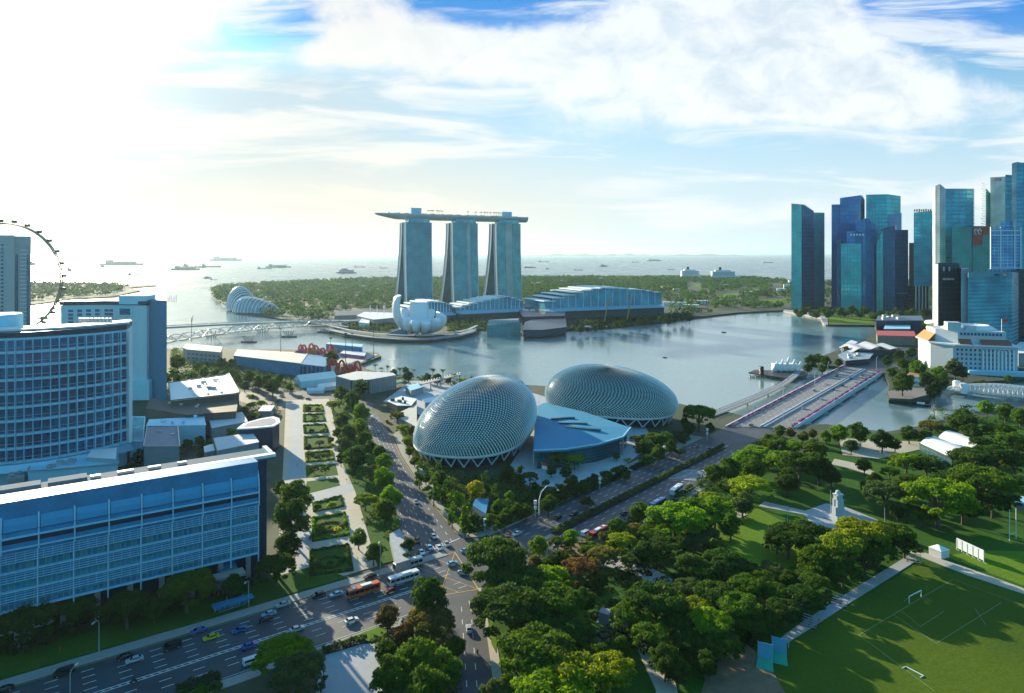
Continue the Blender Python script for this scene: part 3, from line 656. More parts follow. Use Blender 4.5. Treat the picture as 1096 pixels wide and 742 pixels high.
# --- white hotel tower behind
def hotel_white():
    Y = 560; t = thing('white_hotel', 'white hotel tower with window columns and a blank blue end wall', 'hotel', (PX(65, Y), Y, 0))
    x0 = 0; x1 = PX(157, Y)-PX(65, Y); x2 = PX(158.5, Y+10)-PX(65, Y); x3 = PX(178.5, Y-6)-PX(65, Y); zt = ZY(322, Y)
    b = MB(); b.prism([(0, 0), (x1*.45, 8), (x1, 0), (x1, 22), (0, 22)], 0, zt-4); b.build('main_wall', plain('white_render', (.42, .60, .70), .7, var=.06), t)
    b = MB(); b.prism([(x2, 6), (x3, -6), (x3-19, 30), (x2-17, 36)], 0, ZY(322, Y-6)); b.build('end_wall', plain('blue_blank_wall', (.03, .19, .33), .6, var=.08), t)
    b = MB(); b.prism([(-1, -.5), (x1*.45, 7.5), (x1+1, -.5), (x1+1, 21), (-1, 21)], zt-3.8, zt-.6); b.build('roof_parapet', M_DARKBLUE, t)
    b = MB(); b.prism([(x1*.66, 2), (x1*.98, 1), (x1*.98, 16), (x1*.66, 16)], zt-3, zt+4); b.build('lift_tower', M_SHADEBLUE, t)
    for k, (cx) in enumerate((.1, .19, .28, .37, .47, .53, .90, .975)):
        for f in range(21 if k > 3 else 15):
            if len([c for c in t.children if c.name.startswith('window')]) >= 98: break
            z = zt-8.5-f*3.1; y = 8*cx/.45 if cx < .45 else 8*(1-(cx-.45)/.55)
            m = MB(); m.box((x1*cx, y-.15, z), (3.6, .5, 2.0), .08 if cx < .45 else -.2); m.build('window', M_WIN, t)
    m = MB(); m.box((x1*.73, 2.6, zt-9), (x1*.14, 1.2, 5.2), -.2); m.build('picture_window', M_WIN, t)
    m = MB(); m.box((x1*.73, 3.0, zt-9), (x1*.18, 1.0, 7.2), -.2); m.build('window_surround', M_SHADEBLUE, t)
    for k in range(6): m = MB(); m.tube([(x3-6+k*1.4, 8, zt-2), (x3-6+k*1.4, 8, zt+2.5+(k % 3))], .15, 5); m.build('roof_mast', M_STEEL, t)
    b = MB(); b.box((x1*.8, 2, 8), (x1*.5, 10, 16)); b.build('podium', M_SHADEBLUE, t)
hotel_white()
def tower_left():
    Y = 640; X0, X1, X2 = PX(-40, Y), PX(13, Y), PX(33, Y+6); zt = ZY(252, Y)
    t = thing('residential_tower', 'tall grey tower at the left edge in front of the big wheel', 'tower', (X1, Y, 0))
    b = MB(); b.prism([(X0-X1, 0), (2.2, 0), (-16, 25), (X0-X1-10, 25)], 0, zt); b.build('main_wall', plain('grey_render', (.40, .42, .45), .7, var=.05), t)
    b = MB(); b.prism([(0.1, 1.4), (X2-X1, 6), (X2-X1-18, 30), (-18, 26)], 0, zt-1); b.build('side_wall', plain('fine_window_wall', (.33, .36, .38), .6), t)
    for k in range(28):
        m = MB(); m.box((-9.2, -.15, zt-9-k*3.6), (2.2, .5, 1.7)); m.build('window', M_WIN, t)
    for k in range(2):
        m = MB(); m.box((3.2+k*8.6, 1.7+k*2.4, zt/2-8), (1.3, 1, zt-20)); m.build('window_strip', M_WIN, t)
    g = MB()
    for k in range(30): g.box((8.5, 3.2, zt-14-k*3.6), (5.5, .8, .5), .3)
    g.build('balcony_stack', M_WHITE, t)
tower_left()
# --- big wheel
def wheel():
    Y = 900; cx, cz, r = PX(4, Y), 86, 73
    t = thing('observation_wheel', 'giant observation wheel with glass cabins rising behind the grey tower', 'observation wheel', (cx, Y, 0), R(4))
    for dy in (-2.2, 2.2):
        m = MB(); m.tube([(r*math.cos(a), dy, cz+r*math.sin(a)) for a in [2*PI*k/96 for k in range(97)]], .9, 6, cap=False); m.build('rim', plain('bronze_steel', (.16, .14, .11), .5), t)
    m = MB()
    for k in range(96):
        a0 = 2*PI*k/96; a1 = a0+2*PI/96; m.tube([(r*math.cos(a0), -2.2, cz+r*math.sin(a0)), (r*math.cos(a1), 2.2, cz+r*math.sin(a1))], .3, 4, cap=False)
    m.build('rim_lattice', M_STEEL, t)
    h = MB(); h.tube([(0, -6, cz), (0, 6, cz)], 2.6, 12); h.build('hub', M_WHITE, t)
    for k in range(28):
        a = 2*PI*k/28+.05; s = MB(); s.tube([(0, 0, cz), (r*math.cos(a), 0, cz+r*math.sin(a))], .12, 4, cap=False); s.build('spoke_cable', M_STEEL, t)
    cap = None
    for k in range(28):
        a = 2*PI*k/28+.05; c = (r+3.6)
        if cap is None:
            m = MB(); m.lathe((0, 0, 0), [(0, -2), (1.6, -1.8), (2.1, -.6), (2.1, .6), (1.6, 1.8), (0, 2)], 12, sx=1.7); cap = m.build('cabin', M_DARK, t); o = cap
        else: o = cap.copy(); COL.objects.link(o)
        o.parent = t; o.location = (c*math.cos(a), 0, cz+c*math.sin(a))
    for sx in (-32, 32):
        for sy in (-14, 14):
            m = MB(); m.tube([(sx, sy, 0), (0, sy*.4, cz)], 1.2, 8); m.build('leg', M_WHITE, t)
wheel()
# --- bayside: grey building, grandstand, tents, shed, inflatables, masts
flat_roofed('grey_bay_building', 'grey building with two window rows by the water left of the grandstand', 'building', [(196, 372), (200, 368), (238, 371), (236, 377), (200, 374)], 14, M_GREYWALL, M_GREYWALL, lambda t, l, z: (win_rows(t, l, z, 3, 2, 8, 4, 4.4, 1.7), ))
def grandstand():
    t = thing('grandstand', 'long blue backed spectator stand facing the bay', 'grandstand', (0, 0, 0)); z = 12
    q = [G(250, 381, z), G(322, 389.5, z), G(348, 392.5, z*.8)]; bk = [G(356, 384, 2), G(330, 379, 2), G(254, 375, 2)]
    b = MB(); b.prism([q[0], q[1], bk[1], bk[2]], 0, [z, z, 3, 3]); b.build('stand', M_BLUEPANEL, t)
    b = MB(); b.prism([q[1], q[2], bk[0], bk[1]], 0, [z-.1, z*.8, 2, 2.5]); b.build('stand_end', M_BLUEPANEL, t)
    r = MB(); r.face([(*q[0], z+.3), (*q[1], z+.3), (*bk[1], 3.3), (*bk[2], 3.3)]); r.build('seating', plain('pale_seating', (.5, .47, .43), .8, scale=.4), t)
    for k in range(6):
        a = Vector(q[1]).lerp(Vector(q[2]), (k+.3)/6); m = MB(); m.box((a.x-.3, a.y-1.2, 5), (1.2, 2.4, 10)); m.build('rib', M_DARKBLUE, t)
    a = Vector(q[0]); c = Vector(q[1]); m = MB(); m.obox((a.x, a.y-.6, z+.4), (c.x, c.y-.6, z+.4), 1.5, .6); m.build('top_beam', M_STEEL, t)
grandstand()
def gable_tent(name, label, p, w, l, h, rz, m):
    t = thing(name, label, 'tent', (*G(*p), 0), rz)
    b = MB(); b.prism([(-l/2, -w/2), (l/2, -w/2), (l/2, w/2), (-l/2, w/2)], 0, h); b.build('side_wall', m, t)
    b = MB()
    for s in (1, -1): b.face([(-l/2-.4, s*(w/2+.4), h), (l/2+.4, s*(w/2+.4), h), (l/2+.4, 0, h+w*.32), (-l/2-.4, 0, h+w*.32)][::s])
    b.face([(-l/2-.38, -w/2, h), (-l/2-.38, w/2, h), (-l/2-.38, 0, h+w*.3)][::-1]); b.face([(l/2+.38, -w/2, h), (l/2+.38, w/2, h), (l/2+.38, 0, h+w*.3)])
    b.build('roof', M_ROOFWHITE, t); return t
gable_tent('gabled_tent', 'long blue and white gabled tent right of the grandstand', (338, 412), 15, 34, 6, R(38), M_SHADEBLUE)
gable_tent('low_tent', 'white low tent between the gabled tent and the ribbed shed', (350, 417), 9, 16, 3, R(38), M_WHITE)
gable_tent('low_tent', 'small white low tent in front of the gabled tent', (338, 420.5), 7, 14, 2.4, R(10), M_WHITE)
def ribbed_shed():
    z = 12; q = [(360, 403), (382, 398), (420, 399.5), (424, 402), (395, 407), (376, 407.5)]
    pts = [G(a, b, z) for a, b in q]; t = thing('ribbed_shed', 'grey ribbed metal shed with a flat pale roof near the palms', 'shed', (0, 0, 0))
    b = MB(); b.prism(pts, 0, z); b.build('wall', plain('ribbed_grey', (.22, .25, .27), .6), t)
    b = MB(); b.prism(pts, z+.05, z+.5, bottom=True); b.build('roof', plain('pale_grey_roof', (.55, .55, .54), .7), t)
    r = MB()
    for i in (3, 4, 5):
        a = Vector(pts[i]); c = Vector(pts[(i+1) % 6]); n = max(2, int((c-a).length/2))
        for k in range(n+1): p = a.lerp(c, k/n); r.box((p.x, p.y-.2, 6), (.5, .9, 12))
    r.build('ribs', plain('rib_grey', (.33, .36, .38), .6), t)
    m = MB(); a = G(395, 421); c = G(432, 413); m.prism([a, c, (c[0]-4, c[1]+10), (a[0]-4, a[1]+10)], 3, 4, bottom=True); m.build('green_awning', plain('green_awning', (.02, .25, .2), .6), t)
ribbed_shed()
def play_structure(name, label, p, w, d, h, cols, seed):
    t = thing(name, label, 'inflatable', (*G(*p), 0)); rg = random.Random(seed)
    for k, c in enumerate(cols):
        m = MB(); n = 0
        for j in range(12):
            x = rg.uniform(-w/2, w/2); y = rg.uniform(-d/2, d/2); hh = rg.uniform(.4, 1)*h
            if j % 3 == 0: m.tube([(x+3.5*math.cos(a), y, hh*math.sin(a)) for a in [PI*i/8 for i in range(9)]], 1.1, 6)
            elif j % 3 == 1: m.lathe((x, y, 0), [(1.6, 0), (1.7, hh*.6), (.2, hh)], 8)
            else: m.box((x, y, hh*.3), (3.5, 3, hh*.6))
        m.build(('arch', 'slide', 'turret')[k % 3], c, t)
RED = plain('red_vinyl', (.65, .06, .04), .5); ORG = plain('orange_vinyl', (.7, .28, .08), .5); PNK = plain('pink_vinyl', (.6, .10, .22), .5); PWH = plain('white_vinyl', (.7, .7, .7), .5)
play_structure('play_structure', 'red and white water slide structure behind the ribbed shed', (369, 399), 30, 8, 14, [RED, PWH, RED], 1)
play_structure('play_structure', 'red and orange inflatables on the floating platform', (338, 379.5), 44, 10, 13, [ORG, RED, PNK], 2)
play_structure('play_structure', 'small orange inflatable at the left of the platform', (321, 381.5), 12, 5, 9, [ORG, PNK], 3)
t = flat_roofed('stage_block', 'long blue stage building at the far edge of the floating platform', 'stage', [(349, 368), (352, 366.5), (388, 368.5), (387, 371.5)], 9, M_BLUEPANEL, M_SHADEBLUE)
t = flat_roofed('stage_booth', 'pink and white booth in front of the blue stage', 'booth', [(364, 378), (368, 375), (392, 377), (390, 381)], 4, PNK, PWH)
for k, (px, pb, ptop) in enumerate([(300.5, 381, 352), (354, 390, 362), (370, 388, 357), (377, 380, 357), (400, 381, 352)]):
    x, y = G(px, pb); h = ZY(ptop, y); t = thing('floodlight_mast', ['thin floodlight mast at the left end of the platform', 'floodlight mast beside the round tree on the platform', 'floodlight mast over the pink booth', 'faint floodlight mast behind the blue stage', 'floodlight mast at the tip of the platform'][k], 'mast', (x, y, 0), group='floodlight masts on the floating platform')
    m = MB(); m.tube([(0, 0, 0), (0, 0, h)], [.4, .22], 6); m.build('pole', M_DARK, t); m = MB(); m.box((0, 0, h), (3, .6, 1.2)); m.build('lamp_head', M_DARK, t)
def crane_mast():
    x, y = G(205, 366); t = thing('mast_crane', 'thin red and white mast beside the bridges', 'mast', (x, y, 0)); h = ZY(340, y)
    m = MB(); m.tube([(0, 0, 0), (0, 0, h)], .35, 5); m.build('pole', M_DARK, t); m = MB(); m.tube([(0, 0, h*.75), (2, 0, h+3)], .35, 5); m.build('jib', M_DARK, t)
crane_mast()
flat_roofed('waterfront_cafe', 'low restaurant with white roof and dark walls beside the footbridge stair', 'restaurant', [(414, 429), (430, 424), (446, 427), (440, 434), (425, 434)], 6, M_TERR, M_ROOFWHITE, ex_vents(5, 2.5, seed=8, m=M_DARK))
flat_roofed('waterfront_cafe', 'blue roofed pavilion by the waterfront palms', 'restaurant', [(434, 413), (449, 410), (453, 414), (440, 418)], 6, M_GREYWALL, M_SHADEBLUE)
flat_roofed('open_canopy', 'pale triangular canopy left of the nearer shell dome', 'canopy', [(422, 444), (446, 433), (446, 457)], 5, M_GREYWALL, plain('beige_canopy', (.55, .52, .45), .7))
flat_roofed('waterfront_cafe', 'bright blue roofed kiosk behind the nearer shell dome', 'restaurant', [(452, 427), (470, 424), (472, 430), (455, 431)], 5, M_GREYWALL, M_BLUEPANEL)
def raised_walk():
    t = thing('elevated_walkway', 'raised walkway with a striped roof leading to the nearer shell dome', 'walkway', (0, 0, 0)); a = Vector((*G(450, 420), 7)); c = Vector((*G(492, 409), 7))
    m = MB(); m.obox(a, c, 5, .8); m.build('deck', plain('walk_beige', (.45, .41, .36), .7), t); m = MB()
    for k in range(16): p = a.lerp(c, k/15); m.box((p.x, p.y, 8.6), (.7, 6, .3))
    m.build('roof_slats', M_ROOFWHITE, t)
    for k in range(5): p = a.lerp(c, k/4); m = MB(); m.tube([(p.x, p.y, 0), (p.x, p.y, 7)], .5, 6); m.build('column', M_CONC, t)
raised_walk()
# ================================================================ opera house with two shells
M_ALU = plain('aluminium_shade', (.80, .81, .76), .45, .05, var=.06)
M_SHELLGLASS = glassy('shell_glass', (.006, .05, .065), (.01, .10, .115), (.02, .10, .12), 1.8, 1.8, .15, .1, .4)
def shell(name, label, C, a, b, h, rz, shift, z0=7.5, nu=84, nv=34, sq=2.35, lean=0.0, grp=None):
    t = thing(name, label, 'concert hall', (C[0], C[1], 0), rz)
    lo = -.30
    def pt(u, v, off=0.0):
        th = 2*PI*u; ph = lo+(PI/2*.985-lo)*v
        ct, st = math.cos(th), math.sin(th); sq_ = sq+(2-sq)*v; k = (abs(ct)**sq_+abs(st)**sq_)**(-1/sq_); cp = math.cos(ph); s = (math.sin(ph)-math.sin(lo))/(1-math.sin(lo))
        cp = max(cp, 0)
        x = (a+off)*k*ct*cp+shift[0]*s; y = (b+off)*k*st*cp+shift[1]*s
        z = z0+(h-z0)*s+off*math.sin(ph)
        z += lean*x*s/a
        return Vector((x, y, z))
    g = MB()
    for j in range(nv):
        for i in range(nu):
            q = [pt(i/nu, j/nv), pt((i+1)/nu, j/nv), pt((i+1)/nu, (j+1)/nv), pt(i/nu, (j+1)/nv)]
            g.face(q, uv=[(i*2, j*2), (i*2+2, j*2), (i*2+2, j*2+2), (i*2, j*2+2)], smooth=True)
    g.face([pt(i/nu, 1) for i in range(nu)]); g.build('glass_shell', M_SHELLGLASS, t, merge=True)
    # pointed metal sunshades, staggered like scales; fewer per ring towards the top
    s = MB(); NV = 54
    for j in range(NV):
        v0, v1 = j/NV, (j+1.0)/NV; vm = min(1, (v0+v1)/2)
        circ = sum((pt(i/16, vm)-pt((i+1)/16, vm)).length for i in range(16)); NU = int(circ/2.0)
        if NU < 6: continue
        hgt = vm**1.2; wf = .32+.32*hgt; dn = .38+.62*hgt
        for i in range(NU):
            um = (i+.5*(j % 2))/NU; u0, u1 = um-wf/NU, um+wf/NU
            A = pt(u0, min(1, v1), .25); B = pt(u1, min(1, v1), .25)
            Cc = pt(um, v1+(v0-v1)*dn, .5+.9*(1-.4*hgt)); D = pt(um, min(1, v1+.35/NV), .5)
            s.face([A, Cc, D]); s.face([B, D, Cc])
    s.build('sunshades', M_ALU, t)
    r = MB(); r.tube([pt(i/72, 0, .5) for i in range(73)], .75, 6, cap=False); r.build('base_ring', M_WHITE, t)
    n = 26
    for k in range(n):
        p0 = pt(k/n, 0, -.1); f = pt((k+.5)/n, 0, -3.0); p1 = pt((k+1)/n, 0, -.1); m = MB(); m.tube([(p0.x, p0.y, z0), (f.x, f.y, 1)], .42, 6); m.tube([(p1.x, p1.y, z0), (f.x, f.y, 1)], .42, 6); m.build('prop', M_WHITE, t)
    w = MB(); w.prism([tuple(pt(i/40, 0, -7))[:2] for i in range(40)], 0, z0-.2); w.build('base_wall', M_DARKBLUE, t)
    return t
shell('shell_hall', 'nearer silver shell dome with spiky metal shades, tall and rounded', (-23, 424), 34, 50, 40.5, R(-14), (5, 9), lean=2)
shell('shell_hall', 'farther long shell dome with spiky metal shades, right of its twin', (72, 499), 48, 31, 36, R(-27), (-4, 4), lean=-2.5)
def foyer():
    t = thing('foyer_building', 'fan shaped blue glass foyer roof between the two shell domes', 'foyer', (0, 0, 0)); z = 11
    q = [(573, 438), (583, 434), (625, 443), (675, 459), (667, 468), (640, 475.5), (605, 481), (571, 483)]
    pts = [G(a, b, z) for a, b in q]
    zz = [12.5, 13, 12.4, 11.6, 11, 10.8, 10.8, 11.2]; cx = sum(p[0] for p in pts)/8; cy = sum(p[1] for p in pts)/8
    b = MB(); b.prism([(x*.93+cx*.07, y*.93+cy*.07) for x, y in pts], 0, 9.8); b.build('glass_wall', M_SHELLGLASS, t)
    b = MB(); c = (cx, cy, 12.8)
    for i in range(8):
        a, d = pts[i], pts[(i+1) % 8]; b.face([(*a, zz[i]), (*d, zz[(i+1) % 8]), c][::-1])
        b.face([(*a, zz[i]-1), (*d, zz[(i+1) % 8]-1), (*d, zz[(i+1) % 8]), (*a, zz[i])][::-1])
    b.build('roof', plain('foyer_roof_blue', (.015, .25, .42), .75, 0, var=.1), t)
    for k in range(3):
        a = Vector((*G(590+k*8, 447+k*4, 14), 13.2-k*.3)); d = Vector((*G(615+k*14, 446+k*6, 14), 13.2-k*.3)); m = MB(); m.obox(a, d, 2.2, 1.0); m.build('roof_light', M_SHELLGLASS, t)
    m = MB(); e = [Vector((*p, zz[i]+.3)) for i, p in enumerate(pts)]
    for i in (3, 4, 5, 6): m.obox(e[i], e[i+1], .8, .6)
    m.build('roof_rim', M_SHADEBLUE, t)
    for k in range(6):
        a = Vector(pts[7]).lerp(Vector(pts[4]), k/5); m = MB(); m.tube([(a.x, a.y+1, 0), (a.x, a.y+1, 10)], .4, 8); m.build('column', M_CONC, t)
foyer()
# ================================================================ road bridge
B0L, B0R, B1L, B1R = Vector(G(777, 457)), Vector((194, 467)), Vector(G(902, 392)), Vector(G(944, 399.5))
def bridge():
    t = thing('road_bridge', 'wide concrete road bridge with pink flower troughs crossing the river mouth', 'bridge', (0, 0, 0))
    b = MB(); b.prism([tuple(B0L), tuple(B0R), tuple(B1R), tuple(B1L)], -1.6, .30, bottom=True); b.build('deck', plain('bridge_deck', (.23, .22, .215), .75, var=.2, scale=.1), t)
    bloom = leafmat('blossom', .3)
    for P0, P1, sg in ((B0L, B1L, 1), (B0R, B1R, -1)):
        d = (P1-P0).normalized(); n = Vector((-d.y, d.x))*sg
        a = P0-n*.9; c = P1-n*.9; m = MB(); m.obox((a.x, a.y, .8), (c.x, c.y, .8), .5, 1.1); m.build('parapet', M_WHITE, t)
        a = P0+n*.35; c = P1+n*.35; m = MB(); m.obox((a.x, a.y, -.5), (c.x, c.y, -.5), .7, 2.6); m.build('edge_beam', plain('pale_concrete', (.52, .53, .54), .7), t)
        a = P0-n*2.4; c = P1-n*2.4; m = MB(); m.obox((a.x, a.y, .6), (c.x, c.y, .6), 1.4, .7); m.build('trough', M_CONC, t)
        fl = MB(); L = (P1-P0).length; rg = random.Random(3)
        for k in range(1700):
            s = rg.random()*L; 
            if (math.sin(s*.35)+rg.random()) < -.2: continue
            p = P0+d*s-n*(2.4+rg.uniform(-.5, .5)); z = 1.1+rg.uniform(-.3, .7); q = rg.uniform(.3, .6); an = rg.random()*PI; v = Vector((math.cos(an), math.sin(an), rg.uniform(-.5, .5)))*q; w = Vector((-math.sin(an), math.cos(an), rg.uniform(-.5, .8)))*q
            o = Vector((p.x, p.y, z)); fl.face([o-v-w, o+v-w, o+v+w, o-v+w])
        f = fl.build('flowers', bloom, t); f.color = (.19, .04, .34, 1)
    # medians and lane paint
    mid0 = B0L.lerp(B0R, .52); mid1 = B1L.lerp(B1R, .55)
    m = MB()
    for o in (-1.5, 1.5):
        d = (mid1-mid0).normalized(); n = Vector((-d.y, d.x))*o; m.obox((mid0.x+n.x, mid0.y+n.y, .8), (mid1.x+n.x, mid1.y+n.y, .8), .35, .9)
    m.build('median_barrier', M_WHITE, t)
    m = MB(); m.obox((mid0.x, mid0.y, .45), (mid1.x, mid1.y, .45), 2.4, .3); m.build('median', plain('median_blue', (.10, .17, .24), .6), t)
    m = MB()
    for k in (.14, .24, .34, .43, .64, .73, .82): dashed(m, tuple(B0L.lerp(B0R, k)), tuple(B1L.lerp(B1R, k)), .3, .32, 4, 6)
    m.build('lane_lines', MATS['marking_white'], t)
    for k in range(6):
        a = B0L.lerp(B1L, (k+.6)/6.4); c = B0R.lerp(B1R, (k+.6)/6.4); e = (c-a).normalized(); a2 = a-e*1; c2 = c+e*3; m = MB(); m.obox((a2.x, a2.y, -2.3), (c2.x, c2.y, -2.3), 3.2, 1.8); m.build('pier', M_CONC, t)
bridge()
def footbridge(name, label, pts, w, rail=True):
    t = thing(name, label, 'footbridge', (0, 0, 0)); m = MB()
    for i in range(len(pts)-1): m.obox(pts[i], pts[i+1], w, .6)
    m.build('deck', plain('grey_deck', (.30, .31, .32), .8, var=.25, scale=.3), t)
    m = MB()
    for i in range(len(pts)-1):
        a, c = Vector(pts[i]), Vector(pts[i+1]); d = (c-a).normalized(); n = Vector((-d.y, d.x, 0)).normalized()*w/2
        for s in (-1, 1): m.obox(a+n*s+Vector((0, 0, 1)), c+n*s+Vector((0, 0, 1)), .2, .2)
        k = 0
        while k < (c-a).length:
            for s in (-1, 1): p = a+d*k+n*s; m.box((p.x, p.y, p.z+.5), (.2, .2, 1))
            k += 4
    m.build('railing', M_DARK, t)
    for i in range(1, len(pts)-1): p = pts[i]; m = MB(); m.tube([(p[0], p[1], WZ-1), (p[0], p[1], p[2])], .8, 7); m.build('pier', M_CONC, t)
footbridge('footbridge', 'low curved footbridge hugging the bay side of the road bridge', [(*G(758, 446), .4), (*G(775, 440), .4), (*G(800, 430), .4), (*G(822, 420.5), .4), (*G(840, 411), .4), (*G(850, 403), .4), (*G(858, 396), .4)], 7)
def pier():
    t = thing('viewing_pier', 'small dark pier deck reaching into the bay beside the footbridge end', 'pier', (0, 0, 0)); m = MB()
    m.prism(P((801, 399), (808, 396), (862, 398), (864, 402), (840, 405)), -.8, .2, bottom=True); m.build('deck', M_DARK, t)
    m = MB(); 
    for px in range(803, 862, 6): x, y = G(px, 401); m.box((x, y, -2), (.8, .8, 3)); m.box((x, y, .9), (.3, .3, 1.4))
    m.build('piles', M_DARK, t); m = MB(); x, y = G(815, 401); m.box((x, y, 4), (3.5, 3.5, 8)); m.build('tower', M_DARK, t)
    m = MB(); x, y = G(842, 398); 
    for k in range(5): m.obox((x-14+k*6, y, 1), (x-8+k*6, y+3, 14-abs(k-2)*2.5), 1.2, 3)
    m.box((x, y+5, 4), (24, 8, 7)); m.build('white_sails', M_WHITE, t)
pier()
for i, (px, py, h) in enumerate([(872, 412, 12), (886, 402, 13), (898, 393, 13), (938, 396, 13), (893, 434, 12), (858, 447, 12), (838, 457, 12), (806, 443, 8), (838, 426, 8)]):
    x, y = G(px, py); t = thing('bridge_lamp', 'white lamp mast on the road bridge', 'street lamp', (x, y, .3), R(40), group='lamp masts on the road bridge'); LABELLED.append((t, 'white lamp mast', 'L'))
    m = MB(); m.tube([(0, 0, 0), (0, 0, h*.7), (.8, 0, h*.92), (3, 0, h)], [.25, .2, .16, .12], 6); m.build('pole', M_WHITE, t); m = MB(); m.box((3.4, 0, h-.05), (1.6, .5, .25)); m.build('lamp_head', M_STEEL, t)
def truss_bridge():
    t = thing('truss_bridge', 'white steel bridge with bowed trusses over the river at the right', 'bridge', (0, 0, 0))
    a0 = Vector((*G(1014, 418), 1)); a1 = Vector((*G(1150, 432), 1)); d = (a1-a0); L = d.length; d.normalize(); n = Vector((-d.y, d.x, 0))
    m = MB(); m.obox(a0, a1, 12, .9); m.build('deck', M_CONC, t)
    for s in (-6, 0, 6):
        m = MB(); N = 26; top = []
        for k in range(N+1):
            u = k/N; top.append(a0+d*(L*u)+n*s+Vector((0, 0, 1.2+7*math.sin(PI*u)**.8)))
        for k in range(N):
            m.obox(top[k], top[k+1], .55, .55); b0 = a0+d*(L*k/N)+n*s; b1 = a0+d*(L*(k+1)/N)+n*s
            m.obox(b0, top[k+1], .3, .3); m.obox(b1, top[k], .3, .3); m.obox(b0, top[k], .3, .3)
        m.build('truss', M_WHITE, t)
    for px, py in ((1024, 418), (1032, 421)): x, y = G(px, py); m = MB(); m.lathe((x, y, 0), [(3, 0), (3, 7), (3.4, 7), (2.4, 8.5), (0, 9)], 10); m.build('portal_tower', M_WHITE, t)
truss_bridge()
def road_viaduct(name, label, pts, w, th, piers, m_, helix=False):
    t = thing(name, label, 'bridge', (0, 0, 0)); V = [Vector(p) for p in pts]; m = MB()
    for i in range(len(V)-1): m.obox(V[i], V[i+1], w, th)
    m.build('deck', m_, t)
    if helix:
        L = [0]
        for i in range(len(V)-1): L.append(L[-1]+(V[i+1]-V[i]).length)
        def at(s):
            for i in range(len(V)-1):
                if s <= L[i+1]: return V[i].lerp(V[i+1], (s-L[i])/(L[i+1]-L[i])), (V[i+1]-V[i]).normalized()
            return V[-1], (V[-1]-V[-2]).normalized()
        for ph in (0, PI, PI/2, -PI/2):
            m = MB(); pp = []; n = int(L[-1]/2.2)
            for k in range(n+1):
                p, d = at(L[-1]*k/n); nn = Vector((-d.y, d.x, 0)).normalized(); a = (k*.32 if ph in (0, PI) else -k*.32)+ph
                pp.append(p+nn*math.cos(a)*w*.62+Vector((0, 0, 3+math.sin(a)*5)))
            m.tube(pp, .45, 4, cap=False); m.build('helix_tube', M_STEEL, t)
    else:
        m = MB()
        for i in range(len(V)-1):
            d = (V[i+1]-V[i]).normalized(); n = Vector((-d.y, d.x, 0))*w/2
            for s in (-1, 1): m.obox(V[i]+n*s+Vector((0, 0, th/2+.5)), V[i+1]+n*s+Vector((0, 0, th/2+.5)), .3, 1)
        m.build('parapet', M_STEEL, t)
    for (px, py, h, sp) in piers:
        x, y = G(px, py, WZ); m = MB()
        for k in (-2, -1, 0, 1, 2): m.tube([(x+k*sp*.35, y, WZ-1), (x+k*sp, y, h)], .8, 5)
        m.build('pier', M_CONC, t)
def GP(px, py, z): return (*G(px, py, z), z)
road_viaduct('road_viaduct', 'long flat road bridge on splayed piers beyond the pedestrian bridge', [GP(40, 358, 8), GP(120, 354, 8), GP(180, 350.5, 8), GP(225, 348, 8), GP(270, 346, 8), GP(320, 344.5, 8), GP(370, 344, 8), GP(425, 342, 5), GP(470, 344, 2)], 22, 2, [(226, 361.5, 7, 7), (281, 356, 7, 7), (170, 366, 7, 7), (130, 370, 7, 7)], M_CONC)
road_viaduct('pedestrian_bridge', 'curved pedestrian bridge wrapped in a steel lattice on dark piers', [GP(150, 371, 4), GP(185, 365, 5), GP(215, 360, 6), GP(250, 355, 6), GP(290, 351, 6), GP(330, 348.5, 6), GP(358, 348, 5), GP(372, 350, 3)], 8, .7, [(266, 366, 5, 4), (309, 360, 5, 4), (347, 356, 5, 4)], M_CONC, helix=True)
for i, (x0, x1, py) in enumerate([(256, 277, 366.5), (299, 320, 361), (338, 354, 356)]):
    m = MB(); a, c = G(x0, py, WZ), G(x1, py, WZ); m.box(((a[0]+c[0])/2, a[1], WZ+.8), ((c[0]-a[0])*.75, 5, 1.8)); o = m.build('pier_fender', M_DARK); tag(o, ['left', 'middle', 'right'][i]+' dark timber fender round a pier of the steel lattice bridge', 'fender', 'pier fenders')
